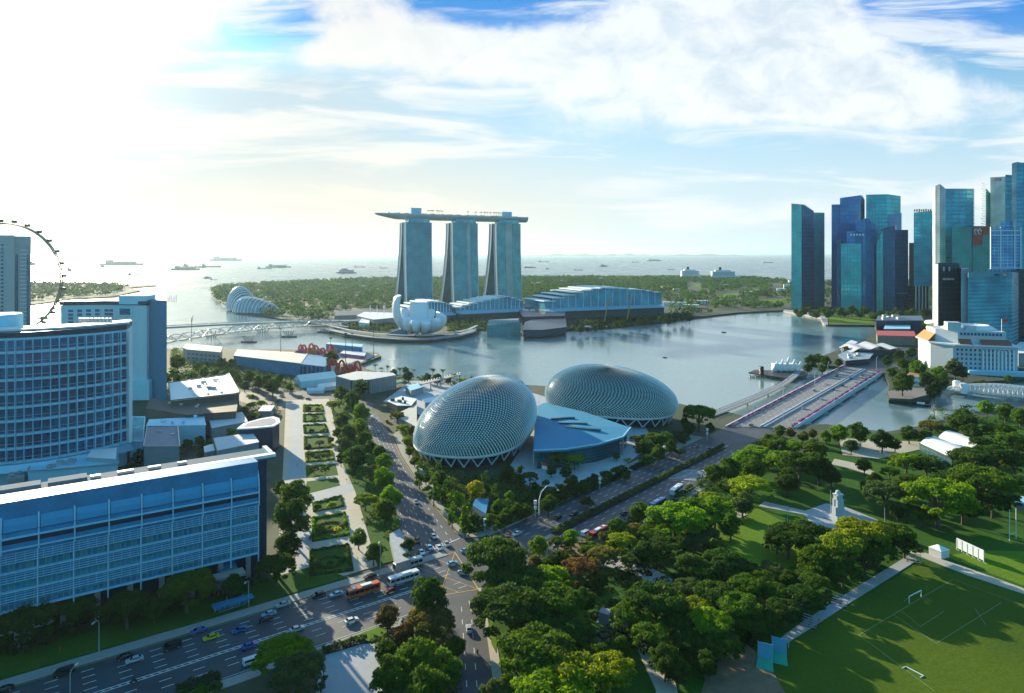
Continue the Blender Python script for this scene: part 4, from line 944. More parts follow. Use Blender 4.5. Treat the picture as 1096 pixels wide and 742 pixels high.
# ================================================================ resort towers
M_RG = [glassy('resort_glass_dark', (.008, .16, .22), (.012, .22, .28), (.02, .17, .22), 6, 7.2, .9, .14, .5), glassy('resort_glass_mixed', (.012, .20, .26), (.06, .30, .33), (.03, .21, .25), 5, 7.2, .9, .14, .5), glassy('resort_glass_bright', (.012, .21, .27), (.08, .34, .35), (.04, .23, .27), 5, 7.2, .9, .12, .5)]
M_LEG = plain('pale_concrete_leg', (.52, .56, .60), .6, var=.05)
RU = Vector((.87, .49)).normalized(); RV = Vector((-RU.y, RU.x)); R0 = Vector((PX(446, 1500), 1500.0)); RZ = math.atan2(RU.y, RU.x)
def resort_tower(s, wid, H, label, mg, strip_x):
    c = R0+RU*s; t = thing('resort_tower', label, 'hotel tower', (c.x, c.y, 0), RZ, 'three towers under the long roof deck')
    n = 14; A, B = [], []
    for i in range(n+1):
        z = H*i/n; q = 1-i/n
        A.append((-12-9*q**2, z)); B.append((10+40*q**1.7, z))
    for nm, pr, th, m_ in (('front_slab', A, 13, M_RG[mg]), ('rear_slab', B, 13, M_RG[0])):
        b = MB()
        for i in range(n):
            (y0, z0), (y1, z1) = pr[i], pr[i+1]; w = wid/2; w0 = w; 
            b.face([(-w, y0, z0), (w, y0, z0), (w, y1, z1), (-w, y1, z1)], 0, [(-w, z0), (w, z0), (w, z1), (-w, z1)])
            b.face([(w, y0+th, z0), (-w, y0+th, z0), (-w, y1+th, z1), (w, y1+th, z1)], 0, [(w, z0), (-w, z0), (-w, z1), (w, z1)])
            b.face([(-w, y0+th, z0), (-w, y0, z0), (-w, y1, z1), (-w, y1+th, z1)], 1); b.face([(w, y0, z0), (w, y0+th, z0), (w, y1+th, z1), (w, y1, z1)], 1)
        y, z = pr[-1]; b.face([(-w, y, z), (w, y, z), (w, y+th, z), (-w, y+th, z)], 1); b.build(nm, [m_, M_LEG], t)
    for pr in (A, B):   # thin projecting end fins that edge the slabs
        for k in (-.5, .5):
            for off in (0, 13): b = MB(); b.tube([(k*wid, y+off, z) for y, z in pr], .9, 4); b.build('edge_fin', M_LEG, t)
    b = MB(); b.box((0, 3, H*.80), (wid*.96, 9, H*.4)); b.build('core', M_DARKBLUE, t)
    if strip_x is not None:
        b = MB()
        for i in range(n):
            (y0, z0), (y1, z1) = A[i], A[i+1]; x0, x1 = strip_x; b.face([(x0*wid, y0-.6, z0), (x1*wid, y0-.6, z0), (x1*wid, y1-.6, z1), (x0*wid, y1-.6, z1)])
        b.build('balcony_strip', glassy('balcony_strip', (.35, .42, .36), (.12, .22, .22), (.4, .45, .42), 2, 3.4, .6, .3, .2), t)
    b = MB(); b.box((0, -4, H+4), (wid*.8, 24, 9)); b.build('crown', M_GLASSBLUE, t)
resort_tower(0, 60, 187, 'left resort tower, plain dark teal glass with its split leg showing', 0, None)
resort_tower(112, 62, 188, 'middle resort tower, teal glass with darker right half', 1, (.05, .2))
resort_tower(224, 64, 189, 'right resort tower with a bright balcony strip up its middle', 2, (-.12, .14))
def sky_deck():
    c = R0; t = thing('roof_deck', 'long boat shaped deck resting across the three resort towers, palms on top', 'roof deck', (c.x, c.y, 192), RZ)
    N = 48; secs = []
    for k in range(N+1):
        u = k/N; s = -98+u*374; arc = 14-40*((u-.55)**2)*1.6
        wd = 19*min(1, (u/.22+.02))**.6 if u < .22 else (19 if u < .93 else 19-6*((u-.93)/.07)); hh = 12*min(1, (u/.16+.12))**.7 if u < .16 else 12
        secs.append([Vector((s, arc-4-wd, 13.2)), Vector((s, arc-4-wd*1.02, 10.8)), Vector((s, arc-4-wd*.75, 13-hh*.75)), Vector((s, arc-4-wd*.3, 13-hh)), Vector((s, arc-4+wd*.3, 13-hh)), Vector((s, arc-4+wd*.75, 13-hh*.75)), Vector((s, arc-4+wd*1.02, 10.8)), Vector((s, arc-4+wd, 13.2))])
    b = MB(); m = len(secs[0])
    for k in range(N):
        for i in range(m-1): b.face([secs[k][i], secs[k][i+1], secs[k+1][i+1], secs[k+1][i]][::-1], smooth=True)
    b.face(secs[0]); b.face(secs[-1][::-1]); b.build('hull', plain('hull_panels', (.40, .47, .50), .4, .3, var=.08), t, merge=True)
    b = MB()
    for k in range(N): b.face([secs[k][0], secs[k+1][0], secs[k+1][-1], secs[k][-1]])
    b.build('deck', plain('deck_planting', (.10, .13, .07), .9, var=.5, scale=.2), t)
    for s, w, h in ((0, 24, 14), (228, 26, 12)): b = MB(); b.box((s, 8, 13.5+h/2), (w, 12, h)); b.build('lift_house', M_SHADEBLUE, t)
    for s in range(-60, 262, 7): b = MB(); b.box((s, 8+math.sin(s)*3, 14.6), (4+2*math.sin(s*2), 5, 2.2+math.sin(s*3))); b.build('pavilion' if s % 3 else 'planting', M_STEEL if s % 3 else plain('deck_leaves', (.03, .07, .03), .9), t)
    return t
SKY = sky_deck()
# ================================================================ waterfront halls
def arch_hall(name, label, x0, x1, pb, ztop, zend, depth, zb=10, peak=.6, steps=11, canopy=True, dirv=None):
    a = Vector(G(x0, pb)); c = Vector(G(x1, pb)); c = Vector((PX(x1, a.y+(x1-x0)*.8), a.y+(x1-x0)*.8)); u = (c-a); L = u.length; rz = math.atan2(u.y, u.x)
    t = thing(name, label, 'hall', (a.x, a.y, 0), rz)
    def hz(f):
        q = f/peak if f < peak else (1-f)/(1-peak); e0 = zend[0] if f < peak else zend[1]; return e0+(ztop-e0)*math.sin(min(1, q)*PI/2)
    n = 30; b = MB()
    for k in range(n):
        f0, f1 = k/n, (k+1)/n; b.face([(f0*L, 0, zb), (f1*L, 0, zb), (f1*L, 0, hz(f1)), (f0*L, 0, hz(f0))])
        b.face([(f1*L, depth, zb), (f0*L, depth, zb), (f0*L, depth, hz(f0)), (f1*L, depth, hz(f1))])
    b.face([(0, depth, 0), (0, 0, 0), (0, 0, hz(0)), (0, depth, hz(0))]); b.face([(L, 0, 0), (L, depth, 0), (L, depth, hz(1)), (L, 0, hz(1))])
    b.build('glass_front', glassy('hall_glass', (.012, .22, .38), (.02, .28, .46), (.03, .26, .42), 7, 5, .5, .15, .6), t)
    # stepped roof shells: each plate overhangs the next
    for s in range(steps):
        f0, f1 = s/steps, (s+1)/steps; h = max(hz(f0), hz(f1))+2.5; lo = min(hz(f0), hz(f1))
        b = MB(); x0_, x1_ = f0*L-3, f1*L+1
        b.prism([(x0_, -3), (x1_, -3), (x1_, depth+2), (x0_, depth+2)], lo+.8+.01*s, lo+2.6+.01*s, bottom=True)
        b.build('roof_shell', M_ROOFWHITE if s < steps*.7 else plain('blue_roof_shell', (.06, .22, .36), .5, .1), t)
    b = MB()
    for k in range(1, 16): f = k/16; b.box((f*L, -.6, (zb+hz(f))/2), (.9, .9, hz(f)-zb))
    b.build('mast_row', M_WHITE, t)
    b = MB(); b.prism([(L*.02, -26), (L*.98, -22), (L, 2), (0, 2)], zb-3, [zb-1.5, zb-1.5, zb+2, zb+2], bottom=True); b.build('canopy', plain('canopy_blue', (.30, .55, .70), .4, .2), t)
    b = MB(); b.box((L/2, depth/2-8, zb/2-.6), (L*.98, depth+8, zb-2.2)); b.build('podium', plain('podium_dark', (.05, .10, .13), .6, var=.3, scale=.1), t)
    return t
arch_hall('convention_hall', 'large arched convention hall with stepped white roof edge right of the towers', 583, 708, 341, 52, (30, 40), 90, zb=17, peak=.5, steps=13)
arch_hall('arcade_hall', 'smaller arched hall in front of the right resort tower', 488, 560, 342, 36, (20, 28), 60, zb=14, peak=.75, steps=10)
arch_hall('arcade_hall', 'arched hall behind the lotus shaped museum', 432, 484, 344, 32, (18, 24), 60, zb=12, peak=.6, steps=8)
flat_roofed('link_building', 'dark low building between the arched halls with a white domed roof', 'building', [(556, 333), (560, 328), (606, 329), (604, 338), (560, 339)], 14, M_DARKBLUE, M_DARKBLUE, ex_vents(5, 8, seed=2, m=M_WHITE, h=3))
def pavilion():
    t = thing('crystal_pavilion', 'faceted teal glass pavilion standing in the bay', 'pavilion', (*G(540, 357), 0)); w = 22
    b = MB(); b.prism([(-26, -10), (24, -12), (27, 8), (-22, 10)], WZ, [12, 18, 14, 9]); b.build('glass_wall', glassy('pavilion_glass', (.02, .14, .16), (.04, .20, .22), (.08, .2, .22), 5, 5, .3, .1, .5), t)
    b = MB(); b.prism([(-24, 2), (20, -3), (22, 8), (-20, 10)], 12, [20, 20, 22, 15]); b.build('roof_prism', M_STEEL, t)
pavilion()
flat_roofed('dark_drum_building', 'broad dark curved building at the water between halls', 'building', [(562, 345), (575, 340), (605, 340), (606, 350), (580, 353), (560, 353)], 10, M_DARKBLUE, M_DARKBLUE)
def lotus():
    t = thing('lotus_museum', 'white lotus shaped museum with one tall petal on the promontory', 'museum', (*G(449, 358), 0)); t.scale = (.84, .84, .84)
    petals = [(200, 70, 48, 24), (240, 32, 40, 12), (100, 54, 30, 26), (268, 27, 40, 12), (296, 26, 42, 13), (326, 30, 44, 14), (356, 35, 46, 15), (30, 38, 42, 15), (65, 42, 36, 16), (140, 44, 40, 16)]
    for ang, h, r, w in petals:
        a = R(ang); d = Vector((math.cos(a), math.sin(a), 0)); sd = Vector((-d.y, d.x, 0)); n = 14; m = MB(); rings = []
        for k in range(n+1):
            s = k/n; rad = 3+(r*.80)*math.sin(s*PI*.5)**1.0; z = 10+(h-10)*(1-math.cos(s*PI*.5))**1.05; ww = w*(.35+.9*math.sin(s*PI*.62)) ; th = (5+7*math.sin(s*PI*.8))*(1.1 if h > 60 else 1)
            if h > 60: rad = 3+r*.72*math.sin(s*PI*.62); ww *= 1.1
            c = d*rad+Vector((0, 0, z)); up = Vector((-d.x*math.sin(s*1.2), -d.y*math.sin(s*1.2), math.cos(s*1.2)))
            ring = [c+sd*ww*.5*math.cos(q)-up*th*(max(0, math.sin(q)))+up*1.0*(min(0, math.sin(q)))*-1 for q in [2*PI*i/12 for i in range(12)]]
            rings.append(ring)
        for k in range(n):
            for i in range(12): j = (i+1) % 12; m.face([rings[k][i], rings[k][j], rings[k+1][j], rings[k+1][i]], smooth=True)
        m.face(rings[-1]); m.build('petal', plain('petal_white', (.74, .78, .82), .4, var=.03), t, merge=True)
    m = MB(); m.lathe((0, 0, 0), [(3, 9), (12, 12), (22, 19), (26, 26), (0, 27)], 32); m.build('bowl', MATS['petal_white'], t)
    for k in range(10): a = 2*PI*k/10; m = MB(); m.tube([(17*math.cos(a), 17*math.sin(a), 0), (12*math.cos(a+.5), 12*math.sin(a+.5), 14)], .9, 6); m.build('column', M_WHITE, t)
    m = MB(); m.prism([(-58, -10), (-22, -16), (-20, 6), (-34, 12)], 0, [2, 14, 14, 4]); m.build('entrance_wedge', plain('wedge_blue', (.02, .22, .36), .35, .3), t)
lotus()
def ring_prom():
    t = thing('waterfront_promenade', 'curved dark promenade deck with pale railing round the lotus museum', 'promenade', (0, 0, 0))
    pts = [GP(350, 352, 2), GP(372, 357, 2), GP(400, 361, 2), GP(430, 363, 2), GP(460, 363, 2), GP(485, 360, 2), GP(502, 356, 2), GP(510, 352, 2)]
    m = MB()
    for i in range(7): m.obox(pts[i], pts[i+1], 14, 1.2)
    m.build('deck', M_GREYWALL, t); m = MB()
    for i in range(7): a = Vector(pts[i])+Vector((0, 10, 4)); c = Vector(pts[i+1])+Vector((0, 10, 4)); m.obox(a, c, 5, .6)
    m.build('canopy', plain('prom_canopy', (.45, .5, .52), .5), t)
ring_prom()
flat_roofed('event_plaza', 'white tented roof with masts left of the lotus museum', 'pavilion', [(382, 338), (390, 334), (424, 335), (422, 340), (400, 342)], 12, M_GREYWALL, M_WHITE, lambda t, l, z: [MB().tube([(k*12-12, 0, z), (k*12-12, 0, z+18)], .5, 5).build('mast', M_WHITE, t) for k in range(3)])
flat_roofed('theatre_block', 'long dark flat building left of the white tented roof', 'building', [(358, 338), (362, 333), (400, 331.5), (436, 333), (430, 336)], 10, M_GREYWALL, M_DARKBLUE)
flat_roofed('white_shelter', 'small white winged shelter beside the event plaza', 'shelter', [(384, 345), (388, 340), (396, 341), (395, 346)], 9, M_WHITE, M_WHITE)
M_RIBG = plain('conservatory_glass', (.16, .28, .32), .18, .3, var=.2, scale=.05, spec=.8)
def conservatory(name, label, px, pb, w, dp, h, rz, lean):
    x, y = G(px, pb); t = thing(name, label, 'conservatory', (x, y, 0), rz); n = 13; m = MB(); nu, nv = 26, 14
    def P_(u, v, o=0.0):
        X = (u-.5)*w; e = max(0.0, 1-abs(2*u-1)**2.2); hh = h*e**.55*(1.2-.75*u)*lean+o; dd = dp*e**.5
        a = PI*v; return Vector((X, -dd/2*math.cos(a), hh*math.sin(a)))
    for i in range(nu):
        for j in range(nv): m.face([P_(i/nu, j/nv), P_((i+1)/nu, j/nv), P_((i+1)/nu, (j+1)/nv), P_(i/nu, (j+1)/nv)], smooth=True)
    m.build('glass_shell', M_RIBG, t, merge=True)
    for k in range(1, n): u = k/n; m = MB(); m.tube([P_(min(.985, u+.02*math.sin(q/10*PI)), q/12, 1.5) for q in range(13)], 1.1, 5); m.build('rib', M_WHITE, t)
conservatory('conservatory', 'taller ribbed glass conservatory at the left of the garden shore', 259, 330.5, 74, 60, 46, R(-48), 1.12)
conservatory('conservatory', 'longer lower ribbed glass conservatory sloping right among the garden trees', 275, 334, 108, 52, 34, R(-14), .95)
# ================================================================ business district
def tower(name, label, walls, parts_, cat='office tower', group=None):
    """each part: footprint [(px, depth)], roof rows (px row or list), material, part name, [base row z]"""
    ref = parts_[0][0][0]; X, Y = PX(*ref), ref[1]; t = thing(name, label, cat, (X, Y, 0), 0, group)
    for foot, top, m_, nm, *z0 in parts_:
        pts = [(PX(a, b)-X, b-Y) for a, b in foot]; tops = [ZY(v, foot[i][1]) for i, v in enumerate(top)] if isinstance(top, (list, tuple)) else [ZY(top, foot[0][1])]*len(foot)
        b = MB(); b.prism(pts, z0[0] if z0 else 0, tops, 0, 1); b.build(nm, [m_, M_GREYROOF], t)
    return t
g = glassy
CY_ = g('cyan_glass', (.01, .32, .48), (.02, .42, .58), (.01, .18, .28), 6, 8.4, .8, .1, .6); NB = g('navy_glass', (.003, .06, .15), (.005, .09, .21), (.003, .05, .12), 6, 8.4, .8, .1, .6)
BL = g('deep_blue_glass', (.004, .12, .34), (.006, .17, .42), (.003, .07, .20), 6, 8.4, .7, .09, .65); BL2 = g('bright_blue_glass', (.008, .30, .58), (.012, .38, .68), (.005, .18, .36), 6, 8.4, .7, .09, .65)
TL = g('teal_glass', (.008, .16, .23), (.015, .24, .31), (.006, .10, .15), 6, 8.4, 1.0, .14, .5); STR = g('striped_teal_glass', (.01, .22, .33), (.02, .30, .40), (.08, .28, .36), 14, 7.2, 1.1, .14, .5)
GN = g('green_glass', (.02, .18, .16), (.03, .24, .20), (.02, .12, .11), 4, 4.2, .5, .14, .45); DK = g('black_glass', (.006, .018, .03), (.01, .03, .045), (.012, .03, .045), 5, 6, .8, .16, .4)
WF = g('white_grid_wall', (.01, .13, .36), (.015, .18, .45), (.42, .58, .68), 6, 4.4, .7, .15, .5); BR = plain('brown_stone', (.20, .12, .09), .7); CRM = g('cream_panel_wall', (.50, .55, .42), (.58, .62, .48), (.40, .46, .36), 8, 4.2, .3, .5, 0); WP = g('white_ribbed_wall', (.68, .70, .72), (.74, .76, .77), (.35, .42, .46), 6, 3.8, .6, .5, 0)
tower('glass_tower', 'slim teal tower standing alone at the left end of the skyline', None, [
    ([(847, 1480), (858, 1460), (860, 1530), (850, 1545)], [218, 219, 219, 218], CY_, 'painted_lit_face'), ([(858, 1461), (871, 1475), (871, 1540), (861, 1540)], [219, 226, 226, 219], NB, 'front_face'), ([(871, 1477), (882.5, 1485), (882, 1540), (872, 1540)], 227.5, TL, 'right_face')])  # sunlit left face and shaded front are put into the glass colours
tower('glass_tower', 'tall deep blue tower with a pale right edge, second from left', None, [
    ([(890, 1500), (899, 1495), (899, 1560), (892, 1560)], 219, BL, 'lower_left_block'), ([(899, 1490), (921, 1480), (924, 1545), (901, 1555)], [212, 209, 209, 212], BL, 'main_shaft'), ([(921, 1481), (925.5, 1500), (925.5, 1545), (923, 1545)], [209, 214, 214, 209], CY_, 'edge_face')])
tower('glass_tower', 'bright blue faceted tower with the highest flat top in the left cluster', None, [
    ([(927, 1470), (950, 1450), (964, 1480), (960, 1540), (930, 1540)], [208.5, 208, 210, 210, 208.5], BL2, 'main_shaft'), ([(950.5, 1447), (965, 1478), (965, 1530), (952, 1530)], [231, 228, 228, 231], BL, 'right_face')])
tower('glass_tower', 'broad blue tower with slanted shoulders in front of the cluster', None, [
    ([(906, 1400), (916, 1385), (936, 1400), (938, 1450), (908, 1450)], [248, 247, 251, 251, 248], BL, 'main_shaft'), ([(916, 1395), (927, 1388), (937, 1404), (937, 1440), (918, 1440)], [238, 233.5, 240, 240, 238], BL, 'upper_block'), ([(900, 1380), (922, 1368), (923, 1440), (901, 1445)], 261, BL2, 'left_block'), ([(895.5, 1402), (900, 1399), (901, 1440), (897, 1440)], 257, NB, 'rear_block')])
tower('glass_tower', 'dark navy tower with a stepped flat top at the right of the blue cluster', None, [
    ([(944, 1390), (958, 1375), (960, 1440), (946, 1440)], [245, 241.5, 241.5, 245], NB, 'left_block'), ([(957, 1377), (972, 1385), (971, 1440), (958, 1440)], 246, NB, 'right_block'), ([(959.5, 1368), (971.5, 1375), (971.5, 1380), (960, 1376)], 314, CY_, 'screen', 38)])
tower('glass_tower', 'bright slit tower between the broad blue and the dark navy towers', None, [([(938, 1395), (946, 1388), (947, 1440), (939, 1440)], [262, 244, 244, 262], CY_, 'main_shaft')])
tower('brown_tower', 'thin brown tower mostly hidden beside the dark navy one', None, [([(973, 1450), (978.5, 1450), (978.5, 1480), (973, 1480)], 260, BR, 'main_shaft')])
t = tower('glass_tower', 'grey teal tower on tall fins with a ragged roofline', None, [
    ([(978, 1350), (998, 1340), (999, 1400), (979, 1400)], [227.5, 226, 226, 227.5], STR, 'main_shaft', 55)])
for k in range(6):
    m = MB(); m.box((2+k*6.5, -3.5, 28), (1.2, 2, 56)); m.build('fin', M_WHITE, t)
m = MB(); m.box((18, 20, 28), (34, 30, 55)); m.build('base', DK, t)
m = MB()
for k in range(9): m.box((2+k*4.3, 1-k*.3, ZY(226, 1345)+1.5), (2.6, 2, 4+k % 3), 0)
m.build('roof_crown', M_DARK, t)
t = tower('white_tower', 'white curved tower with a teal glass side and leaf shaped crown', None, [
    ([(1011, 1192), (1042, 1200), (1043, 1250), (1012, 1250)], [202, 202, 202, 202], STR, 'glass_side'), ([(998, 1210), (1001, 1195), (1006, 1188), (1012, 1190), (1013, 1240), (1000, 1240)], [203, 199, 197, 202, 202, 203], WP, 'white_side')])
tower('green_tower', 'green glass block in front of the white curved tower', None, [([(1019, 1120), (1040, 1125), (1041, 1170), (1020, 1170)], [242.5, 243, 243, 242.5], GN, 'main_shaft')])
t = tower('green_tower', 'dark green block with red painted top panels bearing white marks', None, [([(1040, 1135), (1062, 1140), (1062, 1180), (1041, 1180)], 242, GN, 'main_shaft'), ([(1032, 1131), (1041, 1130), (1041, 1160), (1033, 1160)], 242, DK, 'dark_strip')])
Yq = 1133; X0q = PX(1040, 1135)
m = MB(); m.box((PX(1045, Yq)-X0q, -4.5, ZY(253, Yq)), (16, 1, 30)); m.build('red_panel', plain('brick_red_panel', (.42, .07, .04), .6), t)
m = MB(); m.box((PX(1055, Yq)-X0q, -4.2, ZY(247, Yq)), (14, 1, 14)); m.build('red_panel', MATS['brick_red_panel'], t)
for dx in (-3, 3.2): m = MB(); m.tube([(PX(1045, Yq)-X0q+dx+2.3*math.cos(a), -5.4, ZY(248, Yq)+4.6*math.sin(a)) for a in [2*PI*i/16 for i in range(14)]], .7, 5); m.build('white_mark', M_WHITE, t)
t = tower('spiky_tower', 'slender tower with a comb of projecting balconies along its left edge', None, [([(1055, 1300), (1062.5, 1300), (1062.5, 1340), (1056, 1340)], [202, 210, 210, 202], GN, 'main_shaft')])
m = MB()
for k in range(22): m.obox((1, 0, 130+k*4.8+20), (-9-(k % 2)*1.5, -2, 133+k*4.8+20), 1.1, 1.0)
m.build('balconies', M_WHITE, t)
t = tower('cream_tower', 'pale green cream tower with a small dark red emblem near its top', None, [([(1060, 1260), (1076, 1255), (1077, 1300), (1061, 1300)], [190, 189, 189, 190], CRM, 'cream_side'), ([(1076, 1256), (1084, 1262), (1084, 1300), (1077, 1300)], 187, TL, 'teal_side')])
X0q = PX(1060, 1260); text_obj('UOB', 7, plain('dark_red_sign', (.25, .03, .03), .5), 'rooftop_sign', t, (PX(1067.5, 1256)-X0q, -5.2, ZY(192.6, 1256)), (R(90), 0, 0), .2)
t = tower('cream_tower', 'tallest tower at the right edge, cream fin with teal glass', None, [([(1083, 1155), (1088, 1150), (1092, 1200), (1086, 1200)], [175, 173.5, 173.5, 175], CRM, 'cream_fin'), ([(1088, 1152), (1112, 1160), (1112, 1200), (1090, 1200)], 174, STR, 'teal_side')])
t = tower('white_framed_tower', 'blue glass block with white frame lines and set back roof', None, [([(1060, 950), (1092, 950), (1093, 990), (1061, 990)], 243.5, WF, 'main_shaft'), ([(1070, 955), (1084, 955), (1084, 980), (1071, 980)], 237, WF, 'roof_house'), ([(1058, 945), (1096, 945), (1097, 992), (1059, 992)], 288, WF, 'lower_block')])
m = MB(); wq = PX(1092, 950)-PX(1060, 950)
for k in (0, .33, .80, 1): m.box((wq*k, -.8, ZY(243, 950)/2), (1.2, 1, ZY(243, 950)))
for r_ in (247, 252, 287, 291): m.box((wq/2, -.9, ZY(r_, 950)), (wq, 1, 1.3))
m.build('white_frame', M_WHITE, t)
tower('grey_block', 'dark tower filling the gap at the right frame edge', None, [([(1088, 900), (1130, 900), (1130, 950), (1089, 950)], [288, 288, 288, 288], DK, 'main_shaft')])
t = tower('black_tower', 'black glass tower with small white lettering below two roof slots', None, [([(1004, 830), (1027, 836), (1030, 850), (1030, 880), (1006, 880)], [283, 283, 284, 284, 283], DK, 'main_shaft'), ([(1004, 829), (1026, 835), (1026, 838), (1004, 832)], 281.5, M_DARKBLUE, 'roof_rim', ZY(284, 830))])
X0q = PX(1004, 830); text_obj('MAYBANK', 3.4, M_WHITE, 'rooftop_sign', t, (PX(1014.5, 833)-X0q, 1.6, ZY(299, 833)), (R(90), 0, .15), .15)
for px in (1010, 1016.5): m = MB(); m.box((PX(px, 831)-X0q, .8+(px-1010)*.15, ZY(288, 831)), (1.6, 1, 5.5)); m.build('roof_slot', M_STEEL, t)
tower('grey_block', 'plain blue grey slab between the black tower and the banded bank block', None, [([(1028.5, 800), (1036.5, 800), (1037, 850), (1029, 850)], 287.5, plain('bluegrey_wall', (.16, .24, .32), .7), 'main_wall')])
HB = g('banded_teal_glass', (.005, .15, .21), (.01, .20, .27), (.12, .42, .50), 60, 4.4, 1.5, .2, .4)
t = tower('bank_block', 'banded teal office block with a red and white emblem beneath its roof', None, [([(1036, 780), (1083, 800), (1090, 830), (1090, 860), (1038, 860)], [291, 291, 292, 292, 291], HB, 'main_shaft')])
X0q = PX(1036, 780); ang = math.atan2(20, PX(1083, 800)-PX(1036, 780)); m = MB(); Lq = math.hypot(20, PX(1083, 800)-PX(1036, 780))
m2 = MB(); m2.obox((0, -.4, ZY(291, 780)-3.5), (Lq*math.cos(ang), Lq*math.sin(ang)-.4, ZY(291, 780)-3.5), .8, 6); m2.build('sign_band', plain('sign_band_teal', (.10, .28, .34), .5), t)
px_, pz_ = Lq*.82, ZY(291, 780)-4.2; ex = thing('bank_emblem', None, None); bpy.data.objects.remove(ex)
def P_s(s, z): return (s*math.cos(ang)+.9*math.sin(ang), s*math.sin(ang)-1.1*math.cos(ang), z)
red = plain('emblem_red', (.6, .01, .04), .5)
w_, h_ = 3.9, 2.1
m = MB(); m.face([P_s(px_-w_/2, pz_-h_), P_s(px_+w_/2, pz_-h_), P_s(px_+w_/2, pz_+h_), P_s(px_-w_/2, pz_+h_)]); m.build('emblem_field', M_WHITE, t)
m = MB(); c_ = P_s(px_, pz_); e = lambda p: (p[0], p[1]-.12, p[2])
for a_, b_ in (((-w_/2, h_), (w_/2, h_)), ((w_/2, -h_), (-w_/2, -h_))): m.face([e(P_s(px_+a_[0], pz_+a_[1])), e(c_), e(P_s(px_+b_[0], pz_+b_[1]))])
for s in (-1, 1): m.face([e(P_s(px_+s*w_/2, pz_-h_)), e(P_s(px_+s*(w_/2+2), pz_)), e(P_s(px_+s*w_/2, pz_+h_))][::s])
m.build('emblem', red, t)
text_obj('HSBC', 4.2, M_DARKBLUE, 'rooftop_sign', t, P_s(px_-12, pz_), (R(90), 0, ang), .12)
t = [o for o in COL.objects if o.get('label', '').startswith('broad blue tower')][0]
m = MB()
for k in range(5): m.box((PX(909+k*3.6, 1385)-PX(906, 1400), -22+k*1.5, ZY(251.5, 1385)), (4.2, .6, 4.2))
m.build('rooftop_sign', plain('sign_pale_blue', (.35, .5, .6), .5), t)
def round_building():
    t = thing('disc_building', 'white building of stacked discs at the foot of the black tower', 'building', (*G(1010, 365), 0))
    m = MB(); m.lathe((0, 0, 0), [(10, 0), (10, 14), (20, 15), (21, 17), (20, 19), (16, 19.5), (16, 22), (22, 23), (23, 25), (21, 27), (11, 27.5), (11, 32), (9, 33.5), (0, 34)], 36); m.build('disc_tier', M_WHITE, t)
    m = MB(); m.lathe((0, 0, 0), [(16.2, 19.6), (16.2, 21.9)], 36); m.build('window_band', M_WIN, t)
round_building()
def thin_white():
    t = thing('white_slab', 'thin white slab tower edge left of the black tower', 'tower', (PX(1001.5, 860), 860, 0)); m = MB(); m.box((2, 0, ZY(283, 860)/2), (3.2, 10, ZY(283, 860))); m.build('main_wall', WP, t)
thin_white()
def grand_hotel():
    a = Vector((*G(1020, 398),)); u = Vector(G(1086, 395))-a; L = u.length; rz = R(-17); L = 56; t = thing('grand_hotel', 'white classical hotel with tall columns, red tile strips and a ring roof', 'hotel', (a.x, a.y, 0), rz)
    wall = plain('hotel_stone', (.50, .56, .60), .7, var=.05); tile = plain('red_tiles', (.34, .09, .06), .7, var=.2, scale=.5)
    D = 62
    m = MB(); m.prism([(0, 0), (L, 0), (L, D), (-16, D), (-16, 16)], 0, 27); m.build('main_wall', wall, t)
    m = MB(); m.prism([(6, 6), (L-8, 6), (L-8, D-8), (-10, D-8), (-10, 22)], 27, 41); m.build('upper_wall', wall, t)
    m = MB(); m.prism([(-18, 15), (1, -2), (L+2, -2), (L+2, D+2), (-18, D+2)], 26.6, 28, bottom=True); m.build('cornice', M_WHITE, t)
    m = MB()
    for x0, x1 in ((6, 17), (25, L-5)): m.face([(x0, -1, 28.1), (x1, -1, 28.1), (x1, 5.9, 33), (x0, 5.9, 33)])
    m.build('tile_roof', tile, t)
    m = MB(); m.face([(-18, D, 28.2), (-18, 18, 28.2), (-10.2, 22, 36), (-10.2, D, 36)]); m.build('orange_tile_roof', plain('orange_tiles', (.55, .20, .06), .7), t)
    for k in range(9): m = MB(); m.lathe((26+k*(L-30)/8, -1.4, 3), [(1.0, 0), (.85, 19), (1.1, 20)], 10); m.build('column', M_WHITE, t)
    for r_ in range(5):
        for k in range(13):
            m = MB(); m.box((4+k*(L-8)/12.4, -.1, 4.6+r_*4.5), (1.7, .5, 2.4)); m.build('window', M_WIN, t)
    for k in range(12): m = MB(); m.box((9+k*(L-20)/11.5, 5.9, 38), (2, .4, 2.6)); m.build('window', M_WIN, t)
    m = MB(); n = 24; c = (L/2-4, D/2+4)
    for k in range(n):
        a0, a1 = 2*PI*k/n, 2*PI*(k+1)/n; f = lambda r, q, z: (c[0]+r*math.cos(q)*1.15, c[1]+r*math.sin(q)*.95, z)
        m.face([f(22, a0, 41.05), f(22, a1, 41.05), f(16, a1, 45), f(16, a0, 45)]); m.face([f(16, a0, 45), f(16, a1, 45), f(11, a1, 41.1), f(11, a0, 41.1)])
    m.build('ring_roof', M_ROOFWHITE, t)
    m = MB(); m.box((4, 16, 45), (12, 12, 8)); m.box((19, 14, 43.5), (9, 8, 5)); m.build('roof_house', wall, t)
    m = MB(); m.tube([(L-11, 8, 41), (L-11, 8, 54)], .3, 5); m.build('flagpole', M_WHITE, t); m = MB(); m.face([(L-11, 7.9, 50.5), (L-6, 7.9, 50.5), (L-6, 7.9, 53.8), (L-11, 7.9, 53.8)]); m.build('flag', RED, t)
    m = MB(); m.prism([(10, -14), (L+12, -14), (L+12, -3), (10, -3)], 0, 4); m.build('terrace', M_SHADEBLUE, t)
grand_hotel()
